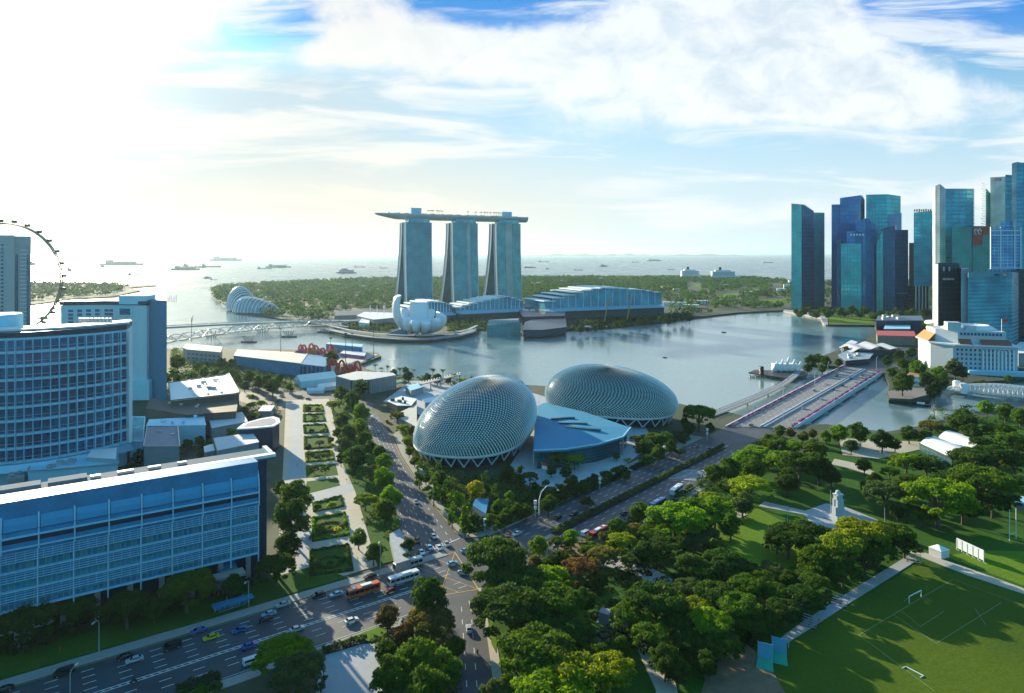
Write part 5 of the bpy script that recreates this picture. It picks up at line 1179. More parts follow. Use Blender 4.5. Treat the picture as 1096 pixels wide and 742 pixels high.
t = flat_roofed('red_roofed_hall', 'long low hall with a pink red roof beside the bay', 'hall', [(938, 354), (978, 354.5), (980, 360), (939, 359)], 12, plain('hall_stone', (.25, .24, .23), .7), plain('pinkred_roof', (.5, .09, .09), .6))
t = flat_roofed('blue_office_block', 'dark blue low block behind the red roofed hall', 'office block', [(938, 343), (940, 338), (986, 338), (988, 343)], 20, M_DARKBLUE, plain('slate_roof', (.10, .16, .22), .6), ex_vents(5, 7, seed=12, h=3))
t = flat_roofed('blue_office_block', 'low glazed block with white beams in front of the dark blue block', 'office block', [(946, 352), (948, 347), (974, 347), (974, 352)], 13, M_DARKBLUE, M_SHADEBLUE)
def wave_roof():
    t = thing('wave_roofed_hall', 'pale wave roofed hall on the near tip of the business shore', 'hall', (*G(934, 381), 0)); m = MB(); n = 20
    for k in range(n):
        a0, a1 = k/n, (k+1)/n; f = lambda a: 6+3*math.sin(a*PI*3)**2+4*math.sin(a*PI)
        m.face([(-32+64*a0, -14, f(a0)), (-32+64*a1, -14, f(a1)), (-32+64*a1, 16, f(a1)+2), (-32+64*a0, 16, f(a0)+2)], smooth=True)
    m.build('roof', plain('wave_roof_grey', (.55, .55, .56), .5), t); m = MB(); m.box((0, 1, 3.5), (60, 26, 7)); m.build('wall', M_DARKBLUE, t)
wave_roof()
flat_roofed('waterfront_block', 'low blue grey restaurant block between the wave roof and the bridge end', 'building', [(897, 380), (905, 376), (935, 378), (930, 384), (905, 386)], 6, M_DARKBLUE, plain('bluegrey_roof', (.28, .36, .42), .6), ex_vents(4, 4, seed=5))
flat_roofed('waterfront_block', 'small white domed pavilion by the bay left of the wave roof', 'building', [(906, 367), (911, 364), (918, 366), (914, 369)], 6, M_WHITE, M_WHITE)
flat_roofed('river_terrace', 'dark stone river terrace with a round edge below the trees', 'terrace', [(951, 419), (968, 415), (992, 416), (994, 422), (975, 427), (952, 426)], 1.8, plain('terrace_stone', (.12, .115, .11), .85), plain('terrace_top', (.22, .19, .17), .8))
flat_roofed('river_house', 'small white house with a blue side on the river terrace', 'house', [(970, 402), (974, 398), (985, 399), (984, 404)], 8, M_SHADEBLUE, plain('house_roof', (.4, .22, .14), .7))
flat_roofed('curved_block', 'pale curved low building at the right edge past the classical hotel', 'building', [(1085, 372), (1092, 366), (1140, 368), (1140, 378), (1090, 378)], 14, plain('curved_grey', (.35, .37, .38), .7), M_ROOFWHITE)
rg = random.Random(5)
for k, (px, py, w, h) in enumerate([(712, 309, 26, 6), (724, 312, 20, 6), (388, 309, 30, 8), (402, 312, 20, 7), (410, 305, 26, 8), (432, 303, 30, 8), (575, 306, 40, 9), (600, 303, 50, 9), (612, 309, 22, 7), (640, 300, 40, 8), (722, 327, 50, 5), (748, 325, 40, 5), (740, 330, 30, 5), (842, 309, 20, 12), (836, 313, 24, 9), (846, 305, 14, 15), (775, 307, 26, 5), (800, 315, 26, 5)]):
    x, y = G(px, py); t = thing('low_building', 'pale low building', 'building', (x, y, 0), rg.uniform(-.4, .4), 'pale low buildings among the far trees'); LABELLED.append((t, rg.choice(['small pale', 'low white', 'whitish flat']) + ' building among the far trees', 'F'))
    b = MB(); b.box((0, 0, h/2+1), (w, 14, h+2)); b.build('wall', M_WHITE, t); b = MB(); b.box((0, 0, h+2.4), (w+2, 16, .7)); b.build('roof', M_ROOFWHITE, t)
def cruise(px, pb, Y, L, name, lab):
    t = thing('cruise_ship', lab, 'ship', (PX(px, Y), Y, 0)); m = MB()
    m.prism([(-L/2, -14), (L*.38, -14), (L/2, 0), (L*.38, 14), (-L/2, 14)], WZ, 12); m.build('hull', M_SHADEBLUE, t)
    m = MB(); m.box((-L*.1, 0, 24), (L*.75, 24, 24)); m.box((-L*.12, 0, 39), (L*.5, 22, 6)); m.build('superstructure', M_WHITE, t)
    m = MB()
    for z in (17, 22, 27, 32): m.box((-L*.1, -12.2, z), (L*.7, .6, 1.6))
    m.build('window_band', M_WIN, t); m = MB(); m.box((-L*.2, 0, 48), (12, 8, 14)); m.build('funnel', M_DARK, t)
cruise(741, 296, 3250, 110, 0, 'white cruise ship moored at the left of the pair beyond the far shore'); cruise(777, 296, 3150, 140, 1, 'longer blue white cruise ship moored at the right of the pair beyond the far shore')
# ================================================================ memorial, tents, sports things
def memorial():
    x, y = G(897, 557); t = thing('war_memorial', 'tall pale stone cenotaph on a stepped base in the park', 'memorial', (x, y, K+.3), R(20)); t.scale = (.8, .8, .8); st = plain('memorial_stone', (.46, .50, .52), .7)
    m = MB(); m.box((0, 0, .5), (11, 9, 1)); m.box((0, 0, 1.4), (8.5, 7, .8)); m.box((0, 0, 2.3), (6.8, 5.4, 1)); m.build('steps', st, t)
    m = MB(); m.box((0, 0, 7), (4.4, 3.8, 8.6)); m.box((0, 0, 12.5), (3.6, 3.2, 2.6)); m.build('shaft', st, t)
    for s in (-1, 1): m = MB(); m.box((s*2.6, 0, 5), (1.2, 2.8, 5)); m.build('buttress', st, t)
    m = MB(); m.box((0, 0, 14.1), (4.3, 3.9, .6)); m.build('cornice', st, t); m = MB(); m.lathe((0, 0, 14.4), [(1.5, 0), (1.2, .9), (1.4, 1.3), (.5, 2), (0, 2.1)], 12); m.build('urn', st, t)
memorial()
for k, (px, pb, pt_, lb) in enumerate([(889, 556, 526, 'thin pale flagpole just left of the cenotaph'), (947, 566, 545, 'pale flagpole under the trees right of the cenotaph'), (843, 562, 543, 'short thin pole on the lawn left of the cenotaph'), (754, 600, 588, 'small teal post on the shaded lawn')]):
    x, y = G(px, pb); h = max(3, (pb-pt_)*y/F); t = thing('flagpole', lb, 'pole', (x, y, K)); m = MB(); m.tube([(0, 0, 0), (0, 0, h)], [.16, .1], 6); m.build('pole', M_STEEL, t); m = MB(); m.lathe((0, 0, h), [(.2, 0), (.2, .3), (0, .4)], 6); m.build('finial', M_STEEL, t)
def vault_tent():
    q = P((984, 483), (1019, 500), (1058, 482), (1022, 470)); a, b_, c, d = [Vector(v) for v in q]
    t = thing('vaulted_tent', 'twin barrel vaulted white event tent on dark glazed walls', 'tent', (0, 0, K)); m = MB(); m.prism([tuple(a), tuple(b_), tuple(c), tuple(d)], 0, 4.4); m.build('glazed_wall', g('tent_wall', (.02, .06, .07), (.03, .08, .10), (.03, .10, .11), 4, 3, .2, .2, .4), t)
    for s in (0, .5):
        A, B = a.lerp(d, s), a.lerp(d, s+.5); A2, B2 = b_.lerp(c, s), b_.lerp(c, s+.5); m = MB(); n = 10
        for k in range(n):
            u0, u1 = k/n, (k+1)/n; z0, z1 = 4.5+2.6*math.sin(PI*u0), 4.5+2.6*math.sin(PI*u1); p0, p1 = A.lerp(B, u0), A.lerp(B, u1); r0, r1 = A2.lerp(B2, u0), A2.lerp(B2, u1)
            m.face([(*p0, z0), (*r0, z0), (*r1, z1), (*p1, z1)], smooth=True)
        m.build('vault', M_ROOFWHITE, t)
    m = MB()
    for P0, P1 in ((a, b_), (b_, c), (c, d), (d, a)): m.obox((*P0, 4.5), (*P1, 4.5), .5, .6)
    m.build('eaves_beam', M_DARK, t)
vault_tent()
def small_tent():
    x, y = G(1005, 596); t = thing('marquee', 'white square marquee with a low pyramid roof beside the white path', 'tent', (x, y, K), R(25)); m = MB(); m.box((0, 0, 1.6), (5, 5, 3.2)); m.build('side_wall', M_OFFWHITE, t)
    m = MB()
    for k in range(4): a0, a1 = PI/4+k*PI/2, PI/4+(k+1)*PI/2; m.face([(3.8*math.cos(a0), 3.8*math.sin(a0), 3.2), (3.8*math.cos(a1), 3.8*math.sin(a1), 3.2), (0, 0, 4.6)])
    m.build('roof', M_ROOFWHITE, t)
small_tent()
def screen():
    a = Vector((*G(1024, 589), K)); c = Vector((*G(1053, 603), K)); t = thing('sight_screen', 'white slatted sight screen on legs at the edge of the upper pitch', 'sight screen', (a.x, a.y, K)); d = c-a
    m = MB(); m.obox((0, 0, 2.9), (d.x, d.y, 2.9), .15, 4); m.build('panel', plain('screen_white', (.66, .70, .76), .6), t)
    for k in range(6): p = d*(k/5); m = MB(); m.box((p.x, p.y, 2.2), (.25, .4, 4.6)); m.box((p.x, p.y-.6, .2), (.2, 2, .3)); m.build('leg', M_STEEL, t)
screen()
def rugby(px0, px1, pb, pt_, lb):
    a = Vector(G(px0, pb)); c = Vector(G(px1, pb-2)); t = thing('rugby_posts', lb, 'goal posts', (a.x, a.y, K)); d = c-a; h = (pb-pt_)*a.y/F
    for p in (Vector((0, 0)), d): m = MB(); m.tube([(p.x, p.y, 0), (p.x, p.y, h)], .14, 6); m.build('post', M_WHITE, t)
    m = MB(); m.tube([(0, 0, 3), (d.x, d.y, 3)], .1, 6); m.build('crossbar', M_WHITE, t)
rugby(1080.5, 1087.5, 580, 546, 'tall white rugby posts at the right edge of the upper pitch')
def goal(pa, pb, label, flat=False):
    a = Vector(G(*pa)); c = Vector(G(*pb)); d = c-a; n = Vector((-d.y, d.x)).normalized()*1.6; t = thing('football_goal', label, 'goal', (a.x, a.y, FZ)); h = 2.3
    pts = [Vector((0, 0, 0)), Vector((0, 0, h)), Vector((d.x, d.y, h)), Vector((d.x, d.y, 0))]
    if flat: pts = [Vector((0, 0, .1)), Vector((n.x, n.y, .1)), Vector((d.x+n.x, d.y+n.y, .1)), Vector((d.x, d.y, .1))]
    for i, nm in enumerate(('post', 'crossbar', 'post')): m = MB(); m.tube([pts[i], pts[i+1]], .14, 6); m.build(nm, M_WHITE, t)
    m = MB(); m.face([pts[1], pts[2], pts[3]+Vector((n.x, n.y, .05)), pts[0]+Vector((n.x, n.y, .05))]); 
    fr = MB(); fr.tube([pts[1], pts[0]+Vector((n.x, n.y, .05))], .07, 5); fr.tube([pts[2], pts[3]+Vector((n.x, n.y, .05))], .07, 5); fr.build('net_frame', M_STEEL, t)
goal((973, 647), (986, 640), 'white football goal standing at the upper end of the marked pitch')
goal((966, 717), (985, 727), 'white football goal lying on its side near the bottom edge', True)
def bleacher(px, py, label, rz):
    x, y = G(px, py); t = thing('bleacher', label, 'bleacher', (x, y, K+.4), rz-PI); fr = MB()
    for k in range(5): m = MB(); m.box((0, k*.85, .5+k*.42), (5, .45, .1)); m.build('bench', M_STEEL, t)
    for sx in (-2.3, 0, 2.3): fr.obox((sx, -.2, .1), (sx, 3.6, .1), .1, .1); fr.obox((sx, 0, .3), (sx, 3.6, 2.1), .1, .1); fr.obox((sx, 3.6, .1), (sx, 3.6, 2.1), .1, .1)
    fr.build('frame', M_DARK, t)
bleacher(865, 673, 'grey bleacher nearest the cricket nets at the field edge', R(140)); bleacher(898, 650, 'grey bleacher farther up the field edge near the path', R(140)); bleacher(978, 604, 'grey bleacher by the bend of the white path', R(150))
def cricket_net(px, py, lb):
    x, y = G(px, py); t = thing('cricket_screen', lb, 'screen', (x, y, K+.3), R(-25)); m = MB()
    m.obox((-2, 0, 3.2), (2, 0, 3.2), .12, 5.6); m.build('blue_sheet', plain('sky_blue_sheet', (.08, .35, .55), .6), t)
    for s in (-2, 2): m = MB(); m.tube([(s, 0, 0), (s, 0, 6.2)], .1, 6); m.build('post', M_STEEL, t)
    m = MB(); m.face([(-2, -.2, 1.8), (2, -.2, 1.8), (2.6, -3.5, .1), (-2.2, -3.5, .1)]); m.face([(-2.2, -3.5, .12), (2.6, -3.5, .12), (2, -.2, 1.82), (-2, -.2, 1.82)]); m.build('green_net', plain('green_net', (.02, .32, .22), .8), t)
cricket_net(819, 712, 'left blue cricket screen with green net apron on bare soil'); cricket_net(834, 706, 'right blue cricket screen with green net apron on bare soil')
flat_roofed('park_kiosk', 'white roofed kiosk half hidden by trees along the field path', 'kiosk', [(849, 618), (852, 614), (864, 616), (862, 620)], 4, M_GREYWALL, M_WHITE)
for i, q in enumerate([[(820, 643), (824, 638), (836, 640), (833, 645)], [(806, 664), (810, 658), (822, 661), (820, 668)], [(851, 640), (853, 632), (860, 634), (858, 642)]]): flat_roofed('gazebo', ['blue gazebo roof glimpsed between the dark trees, middle one', 'grey blue gazebo roof nearest the bare soil', 'blue gazebo roof close to the white roofed kiosk'][i], 'gazebo', q, 3.5, M_GREYWALL, [M_BLUEPANEL, M_GREYROOF, M_BLUEPANEL][i])
flat_roofed('park_pavilion', 'grey roofed pavilion among the trees left of the big lawn', 'pavilion', [(641, 655), (644, 650), (674, 657), (671, 665)], 4, M_GREYWALL, M_GREYROOF)
flat_roofed('garden_pavilion', 'grey stone roofed pavilion between trees beside the avenue', 'pavilion', [(417, 572), (428, 566), (440, 598), (424, 603)], 4, M_GREYWALL, plain('stone_roof', (.34, .36, .38), .8, var=.3, scale=.5))
flat_roofed('entrance_glass', 'blue grey sloping glass canopy among the shrubs at the opera house corner', 'canopy', [(506, 541), (509, 534), (523, 534), (520, 550)], 4, M_GREYWALL, M_BLUEPANEL)
flat_roofed('river_shelter', 'blue roofed shelter at the right edge among park trees', 'shelter', [(1086, 537), (1090, 531), (1110, 533), (1108, 541)], 4, M_GREYWALL, M_SHADEBLUE)
flat_roofed('market_stall', 'cream roofed stall on the paved bank beside the river', 'stall', [(902, 475), (906, 471), (922, 473), (918, 478)], 3.5, M_CONC, plain('cream_roof', (.62, .55, .38), .7))
# ================================================================ trees
def cards_mesh(name, centers, normals, size, mats, jit=.9, seed=0, squash=.75):
    rg = np.random.default_rng(seed); n = len(centers); N = normals+rg.normal(0, jit, (n, 3)); N /= np.linalg.norm(N, axis=1)[:, None]+1e-9
    T = np.cross(N, rg.normal(0, 1, (n, 3))); T /= np.linalg.norm(T, axis=1)[:, None]+1e-9; B = np.cross(N, T)
    s = (size*rg.uniform(.6, 1.35, n))[:, None]
    V = np.stack([centers-T*s-B*s*squash*.6, centers+T*s*.3-B*s*squash, centers+T*s+B*s*squash*.5, centers-T*s*.2+B*s*squash], 1).reshape(-1, 3)
    me = bpy.data.meshes.new(name); me.vertices.add(n*4); me.vertices.foreach_set('co', V.astype(np.float32).ravel())
    me.loops.add(n*4); me.loops.foreach_set('vertex_index', np.arange(n*4, dtype=np.int32)); me.polygons.add(n)
    me.polygons.foreach_set('loop_start', np.arange(0, n*4, 4, dtype=np.int32)); me.polygons.foreach_set('loop_total', np.full(n, 4, np.int32))
    me.materials.append(mats); me.update(calc_edges=True); return me
def lobes_for(kind, rg):
    L = []
    if kind == 'R':      # spreading umbrella crown, 18 m wide
        for k in range(50):
            a = rg.uniform(0, 2*PI); r = math.sqrt(rg.uniform(0, 1))*7.0; e = 1-(r/9.0)**2; L.append((r*math.cos(a)*rg.uniform(.85, 1.1), r*math.sin(a), 8.0+3.3*math.sqrt(max(0, e))*rg.uniform(.55, 1.0), rg.uniform(1.3, 2.5), rg.uniform(.5, .75)))
        for k in range(12): a = 2*PI*k/12+rg.uniform(-.2, .2); r = rg.uniform(6.4, 7.8); L.append((r*math.cos(a), r*math.sin(a), rg.uniform(6.2, 7.8), rg.uniform(.8, 2.1), .6))
        for k in range(9): a = rg.uniform(0, 2*PI); r = rg.uniform(7.5, 9.4); L.append((r*math.cos(a), r*math.sin(a), rg.uniform(6.0, 9.0), rg.uniform(.5, 1.0), .7))
    elif kind == 'O':    # round dense crown, 12 m wide
        for k in range(58):
            v = rg.normal(0, 1, 3); v /= np.linalg.norm(v); q = rg.uniform(.55, 1); L.append((v[0]*4.5*q*rg.uniform(.85, 1.15), v[1]*4.5*q, 7.2+v[2]*4.3*q, rg.uniform(.7, 1.9), .85))
    elif kind == 'C':    # columnar, 5 m wide
        for k in range(30):
            z = rg.uniform(1.8, 11); w = 1.9*(1-(z/12.5)**2)+.2; a = rg.uniform(0, 2*PI); L.append((w*math.cos(a)*.7, w*math.sin(a)*.7, z, rg.uniform(.6, 1.1), 1.1))
    elif kind == 'S':    # shrub, 5 m wide
        for k in range(16):
            a = rg.uniform(0, 2*PI); r = rg.uniform(0, 1.7); L.append((r*math.cos(a), r*math.sin(a), 1.3+rg.uniform(0, 1.2)*(1-r/2.4), rg.uniform(.6, 1.2), .85))
    return L
PROTO = {}
SPEC = {'R': (18, 11.5, .36, 150, 4), 'O': (12, 12.2, .31, 150, 3), 'C': (5, 12.2, .34, 60, 2), 'S': (5, 3.6, .34, 60, 2)}
for kd, (w0, h0, sz, per, nvar) in SPEC.items():
    PROTO[kd] = []
    for v in range(nvar):
        rg = np.random.default_rng(100*v+ord(kd)); L = lobes_for(kd, rg); C_, N_ = [], []
        for (x, y, z, r, sq) in L:
            n = int(per*(r/1.6)**2*(1 if kd in 'RO' else 1.6)); d = rg.normal(0, 1, (n, 3)); d /= np.linalg.norm(d, axis=1)[:, None]; d[:, 2] = np.where(d[:, 2] < -.35, -d[:, 2]*.6, d[:, 2])
            q = rg.uniform(.62, 1.16, (n, 1)); C_.append(np.array([x, y, z])+d*q*np.array([r, r, r*sq])); N_.append(d)
        C_ = np.concatenate(C_); N_ = np.concatenate(N_); crown = cards_mesh('crown', C_, N_, sz, M_LEAF, .55, v)
        tb = MB(); top = {'R': 6.2, 'O': 4.5, 'C': 3, 'S': .8}[kd]; tr = {'R': .55, 'O': .38, 'C': .2, 'S': .12}[kd]
        tb.tube([(0, 0, -.4), (.1, .05, top*.4), (.15, -.1, top*.75)], [tr*1.25, tr, tr*.85], 8)
        for (x, y, z, r, sq) in L[:(11 if kd == 'R' else 7 if kd == 'O' else 3)]:
            tb.tube([(.15, -.1, top*.65), (x*.35, y*.35, top*.65+(z-top*.65)*.55), (x*.9, y*.9, z)], [tr*.6, tr*.38, tr*.12], 5)
        o = tb.build('trunk', M_BARK); tm = o.data; bpy.data.objects.remove(o); PROTO[kd].append((crown, tm))
# palm
def palm_proto(seed):
    rg = random.Random(seed); m = MB()
    for k in range(15):
        a = 2*PI*k/15+rg.uniform(-.1, .1); up = rg.uniform(-.1, .9); L = rg.uniform(2.6, 3.3); d = Vector((math.cos(a), math.sin(a), 0)); sd = Vector((-d.y, d.x, 0)); prev = None
        for i in range(6):
            s = i/5; p = Vector((0, 0, 8))+d*L*s+Vector((0, 0, up*L*s*.9-1.9*s*s)); w = .5*math.sin(PI*min(.95, s+.12)); q = (p-sd*w-Vector((0, 0, w*.5)), p, p+sd*w-Vector((0, 0, w*.5)))
            if prev: m.face([prev[0], q[0], q[1], prev[1]]); m.face([prev[1], q[1], q[2], prev[2]])
            prev = q
    o = m.build('crown', M_LEAF); cm = o.data; bpy.data.objects.remove(o)
    m = MB(); m.tube([(0, 0, -.3), (.15, 0, 4), (0, 0, 8)], [.28, .2, .16], 7); o = m.build('trunk', M_BARK); tm = o.data; bpy.data.objects.remove(o); return cm, tm
PROTO['P'] = [palm_proto(k) for k in range(2)]; SPEC['P'] = (6, 9, 0, 0, 2)
COLR = {'d': (.036, .088, .014), 'm': (.060, .130, .012), 'y': (.17, .24, .014), 'g': (.065, .105, .04), 'r': (.12, .075, .03), 'o': (.11, .115, .03), 'v': (.34, .33, .015), 'b': (.115, .23, .010)}
CNAME = {'d': 'dark green', 'm': 'mid green', 'y': 'yellow green', 'g': 'grey green', 'r': 'reddish brown', 'o': 'olive brown', 'v': 'bright yellow', 'b': 'bright green'}
KNAME = {'R': ('spreading_tree', 'spreading tree'), 'O': ('round_tree', 'round crowned tree'), 'C': ('columnar_tree', 'narrow upright tree'), 'S': ('shrub', 'low shrub'), 'P': ('palm_tree', 'palm')}
TREES = []
TRG = random.Random(11)
def tree(px, py, wpx, kd, col, group='trees of the park and gardens'):
    w0, h0 = SPEC[kd][:2]; zc = h0*.6
    for _ in range(4):
        Y = F*(HC-zc)/(py-HY); w = wpx*Y/F; zc = w/w0*h0*.68
    s = w/w0; x = PX(px, Y); nm, kn = KNAME[kd]
    t = thing(nm, kn, 'shrub' if kd == 'S' else 'palm' if kd == 'P' else 'tree', (x, Y, K), TRG.uniform(0, 6.28), group); cm, tm = TRG.choice(PROTO[kd])
    sz = s*TRG.uniform(.92, 1.08); t.scale = (s, s*TRG.uniform(.92, 1.08), sz)
    c = COLR[col]; j = TRG.uniform(.85, 1.18); hue = TRG.uniform(-.12, .12)
    for n, me in (('crown', cm), ('trunk', tm)):
        o = bpy.data.objects.new(n, me); COL.objects.link(o); o.parent = t; o.color = (c[0]*j*(1+hue), c[1]*j, c[2]*j, 1)
    TREES.append((t, CNAME[col]+' '+kn, x, Y)); return t
TL_ = """
200 632 58 R m;26 668 66 R d;78 655 50 R d;136 652 50 R d;250 625 30 O d;296 610 46 R d;314 552 46 O d;318 528 42 O m;308 580 34 O d;300 520 20 O d;165 648 30 O d
303 700 62 R b;320 727 62 R g;212 738 26 S d;230 732 22 S d;196 741 22 S d
415 656 33 O r;433 675 28 O r;460 638 52 O d;462 668 50 R o;412 694 32 O d;446 700 52 O m;420 722 50 O m;474 712 50 O m;455 735 60 O m;430 745 40 O d;488 690 26 O m
386 412 22 O d;365 420 19 O m;357 434 15 R y;377 428 22 O m;386 440 22 O b;366 450 20 O g;384 454 24 O b;372 464 24 O g;390 468 20 O m;368 477 22 O g;380 488 30 O d;396 478 18 O m;406 484 18 O m;411 495 22 O b;411 510 26 O b;418 527 30 O b;412 545 28 O m;391 537 24 R y;384 574 22 O m;400 590 24 O d;437 583 18 O d;436 596 14 O d;362 462 14 O m;399 502 14 R g;365 490 14 O d
267 403 15 O d;277 408 16 O d;292 411 20 O d;285 404 14 O d;190 386 18 O d;219 397 13 O m;206 402 13 O m;186 398 12 O m;236 387 13 O d;248 388 12 O d;230 397 12 O m;244 398 10 O m;355 383 20 O d;178 404 14 O m;254 404 10 O m
270 424 10 S m;280 430 12 S y;268 432 12 S d;262 440 12 O m;272 442 12 S y;246 461 14 O b;253 464 10 O y;208 462 12 O d;214 470 12 O d;200 474 14 O d;144 480 16 O d;150 487 18 O d;215 485 12 O d;228 490 16 S d
402 393 7 P d;408 397 7 P d;415 395 7 P d;421 398 11 O d;428 397 8 P d;434 395 9 O d;437 402 13 O d;443 398 6 P d;457 403 11 O d;463 399 9 P d;468 404 13 O m;474 399 8 P m;480 406 9 O m;486 403 9 P m;496 407 10 O v;505 406 10 O m;512 408 9 P d
425 446 17 R o;431 459 16 R y;436 470 14 O y;441 460 10 O o;438 482 12 O m;444 492 13 O m;449 502 13 C m;456 510 14 O d;464 517 15 C m;473 512 14 O d;478 520 14 C d;488 532 24 O b;509 523 22 O v;458 522 12 S m;484 546 12 C m;470 500 12 C d;447 478 10 O y
498 550 15 C m;506 556 18 O d;502 565 20 S d;530 525 12 C d;534 540 22 O m;546 530 14 O b;553 543 20 O m;563 545 18 O d;524 556 18 O m;541 552 22 O d;566 532 14 O d;587 537 22 O d;578 528 16 O d;572 520 12 O d;567 512 19 R o;596 490 26 R m;615 493 24 R b;606 505 16 O d;590 502 14 O d;612 515 20 O d;624 522 18 O d;636 512 14 O g;543 505 20 O d;556 508 14 C d;520 512 14 C d;600 524 20 O d;585 515 12 S m;628 534 20 S d
660 487 10 O m;672 491 9 S v;680 470 14 R m;690 476 20 O d;700 470 22 R m;712 467 20 O m;705 484 20 O m;718 478 16 O d;730 470 12 O d;727 482 14 S d;748 446 36 R m;737 456 18 O d;760 457 12 O d;733 452 12 O d;664 500 20 S d;650 506 18 S d;694 490 20 S d;670 508 14 S d
577 583 25 O b;611 576 21 O b;597 582 22 R g;600 596 24 O d;588 600 22 O d;660 562 24 O m;684 546 24 O m;650 575 20 R g;572 600 18 O o;632 590 26 R m;620 612 42 R r;646 598 34 R o;665 582 34 R y;683 570 30 R o;640 618 24 O d
722 556 62 R b;700 572 36 R m;742 548 42 R m;760 560 34 R b;690 590 36 O d;715 588 40 R d;742 582 34 R g;735 566 20 O b;757 576 30 R g;676 602 26 R d
530 602 74 R d;553 626 66 R d;545 654 82 R d;590 622 44 R b;598 650 60 R m;603 680 52 R d;575 706 92 R m;612 736 84 R y;652 722 56 R y;640 700 36 O d;590 748 90 R b;625 640 30 O d;530 740 40 O g;572 672 60 R d;618 664 36 O m
702 648 66 R d;675 660 48 R m;664 692 30 O m;697 684 46 R m;730 668 48 R d;712 704 40 O d;726 716 34 O d;748 652 40 R y;760 672 50 R b;740 690 44 R d;772 690 46 R d;765 640 46 R d;790 652 52 R m;806 672 40 R d;800 630 44 R m;735 632 34 R g;780 668 30 O d;755 708 30 O d
774 602 46 R d;752 612 40 R d;795 610 36 R d;735 602 34 O d;768 585 24 O m;815 622 34 R m;830 636 36 R m;826 610 26 R g;840 655 40 R d;862 640 42 R d;872 626 36 R m;845 618 24 O d;824 662 28 O d
804 522 46 R y;795 535 30 O g;765 548 44 R b;782 560 30 O m;760 535 24 R y;764 504 24 O m;780 500 30 O m;793 490 28 O b;810 484 30 R b;806 498 30 O m;830 477 30 R m;836 492 36 R b;852 480 30 R b;856 500 46 R d;872 478 30 O m;876 497 34 O d;890 506 24 O d;835 461 14 O m;846 462 13 O o;822 472 20 O m;843 512 30 O d;860 466 14 O o;870 464 12 O o
884 466 16 O b;898 462 22 O b;919 462 24 O m;911 476 16 O d;944 468 26 O d;958 474 16 O d;973 461 22 O d;996 457 26 R o;990 466 18 O m;1014 462 20 R m;1031 445 34 O d;1040 462 24 O d;1056 434 20 O b;1076 438 22 O m;1092 446 20 O m;1070 462 34 R m;1084 474 34 R m;1050 476 26 R d;925 497 18 O d;936 512 20 O d;928 520 16 O d
970 496 34 R b;992 500 32 R d;1004 516 24 R d;978 516 30 R d;952 505 20 R m;1024 508 20 R m;1040 492 44 R d;1066 488 44 R d;1086 498 30 R m;1050 520 64 R m;1085 520 34 R d;948 530 48 R g;968 524 34 R d;1004 536 70 R b;1030 545 40 R d;985 552 30 R m;960 545 20 O d;1062 540 36 R d;1078 535 26 R d;1090 480 20 R y
190 404 12 O m;196 410 12 O d;214 406 10 O m;240 402 14 O d;262 412 12 O m;310 414 10 O m;250 398 12 O m;226 404 10 O d;212 392 12 O m;300 404 10 O d;844 576 54 R d;862 572 40 R d;832 582 28 R d;924 576 54 R y;900 590 52 R y;956 574 46 R m;880 602 50 R m;940 592 36 R m;968 584 34 R d;902 612 44 R d;870 612 34 R m;926 600 40 R d;888 574 24 O d
967 387 16 O d;982 394 20 O b;1000 355 22 O y;990 362 20 O m;994 348 16 O m;1005 398 20 O b;992 404 18 O d;1008 408 16 O d;1000 418 20 O d;966 408 26 O m;1022 392 24 O g;1030 398 16 O g;955 398 12 O d;976 376 14 O d;962 380 12 O d;950 386 12 O d;868 386 16 O d;876 382 14 O d;884 386 14 O d;864 393 12 O d;880 393 12 O m;898 388 10 O d;906 374 10 O d;944 372 10 O d;1050 408 16 S d;1080 404 16 S d;920 370 8 O d;970 398 10 O m
"""
for row in TL_.replace('\n', ';').split(';'):
    row = row.split()
    if row: tree(int(row[0]), int(row[1]), float(row[2]), row[3], row[4])
# small trees at the foot of the business towers
for k in range(34):
    px = 852+k*4.3; tree(px, 333.5+2.5*math.sin(k*1.7)+(2 if px > 930 else 0), 7+2*((k*7) % 3), 'O', 'dm'[k % 2], 'small trees at the foot of the business towers')
for k in range(30):
    px = 512+k*7.8
    if 524 < px < 610: continue
    tree(px, (352.5 if px < 640 else 350.5-(px-640)*.10)-(k*5 % 3), 6.5+2*((k*7) % 3), 'O', 'dmd'[k % 3], 'small trees along the far promenade')
# palms on the roof deck
for k, s in enumerate([30, 38, 44, 52, 58, 66, 128, 150, 165, 172, 180, 190, 196, 204, 212]):
    p = Vector((R0.x, R0.y, 192))+Vector((RU.x, RU.y, 0))*s+Vector((RV.x, RV.y, 0))*(8+(k % 3)*3); t = thing('palm_tree', 'palm', 'palm', (p.x, p.y, p.z+13.2), k, 'palms on the roof deck'); t.scale = (1.5, 1.5, 1.25)
    for n, me in zip(('crown', 'trunk'), PROTO['P'][k % 2]): o = bpy.data.objects.new(n, me); COL.objects.link(o); o.parent = t; o.color = (.03, .06, .03, 1)
    LABELLED.append((t, 'palm on the long roof deck', 'D'))
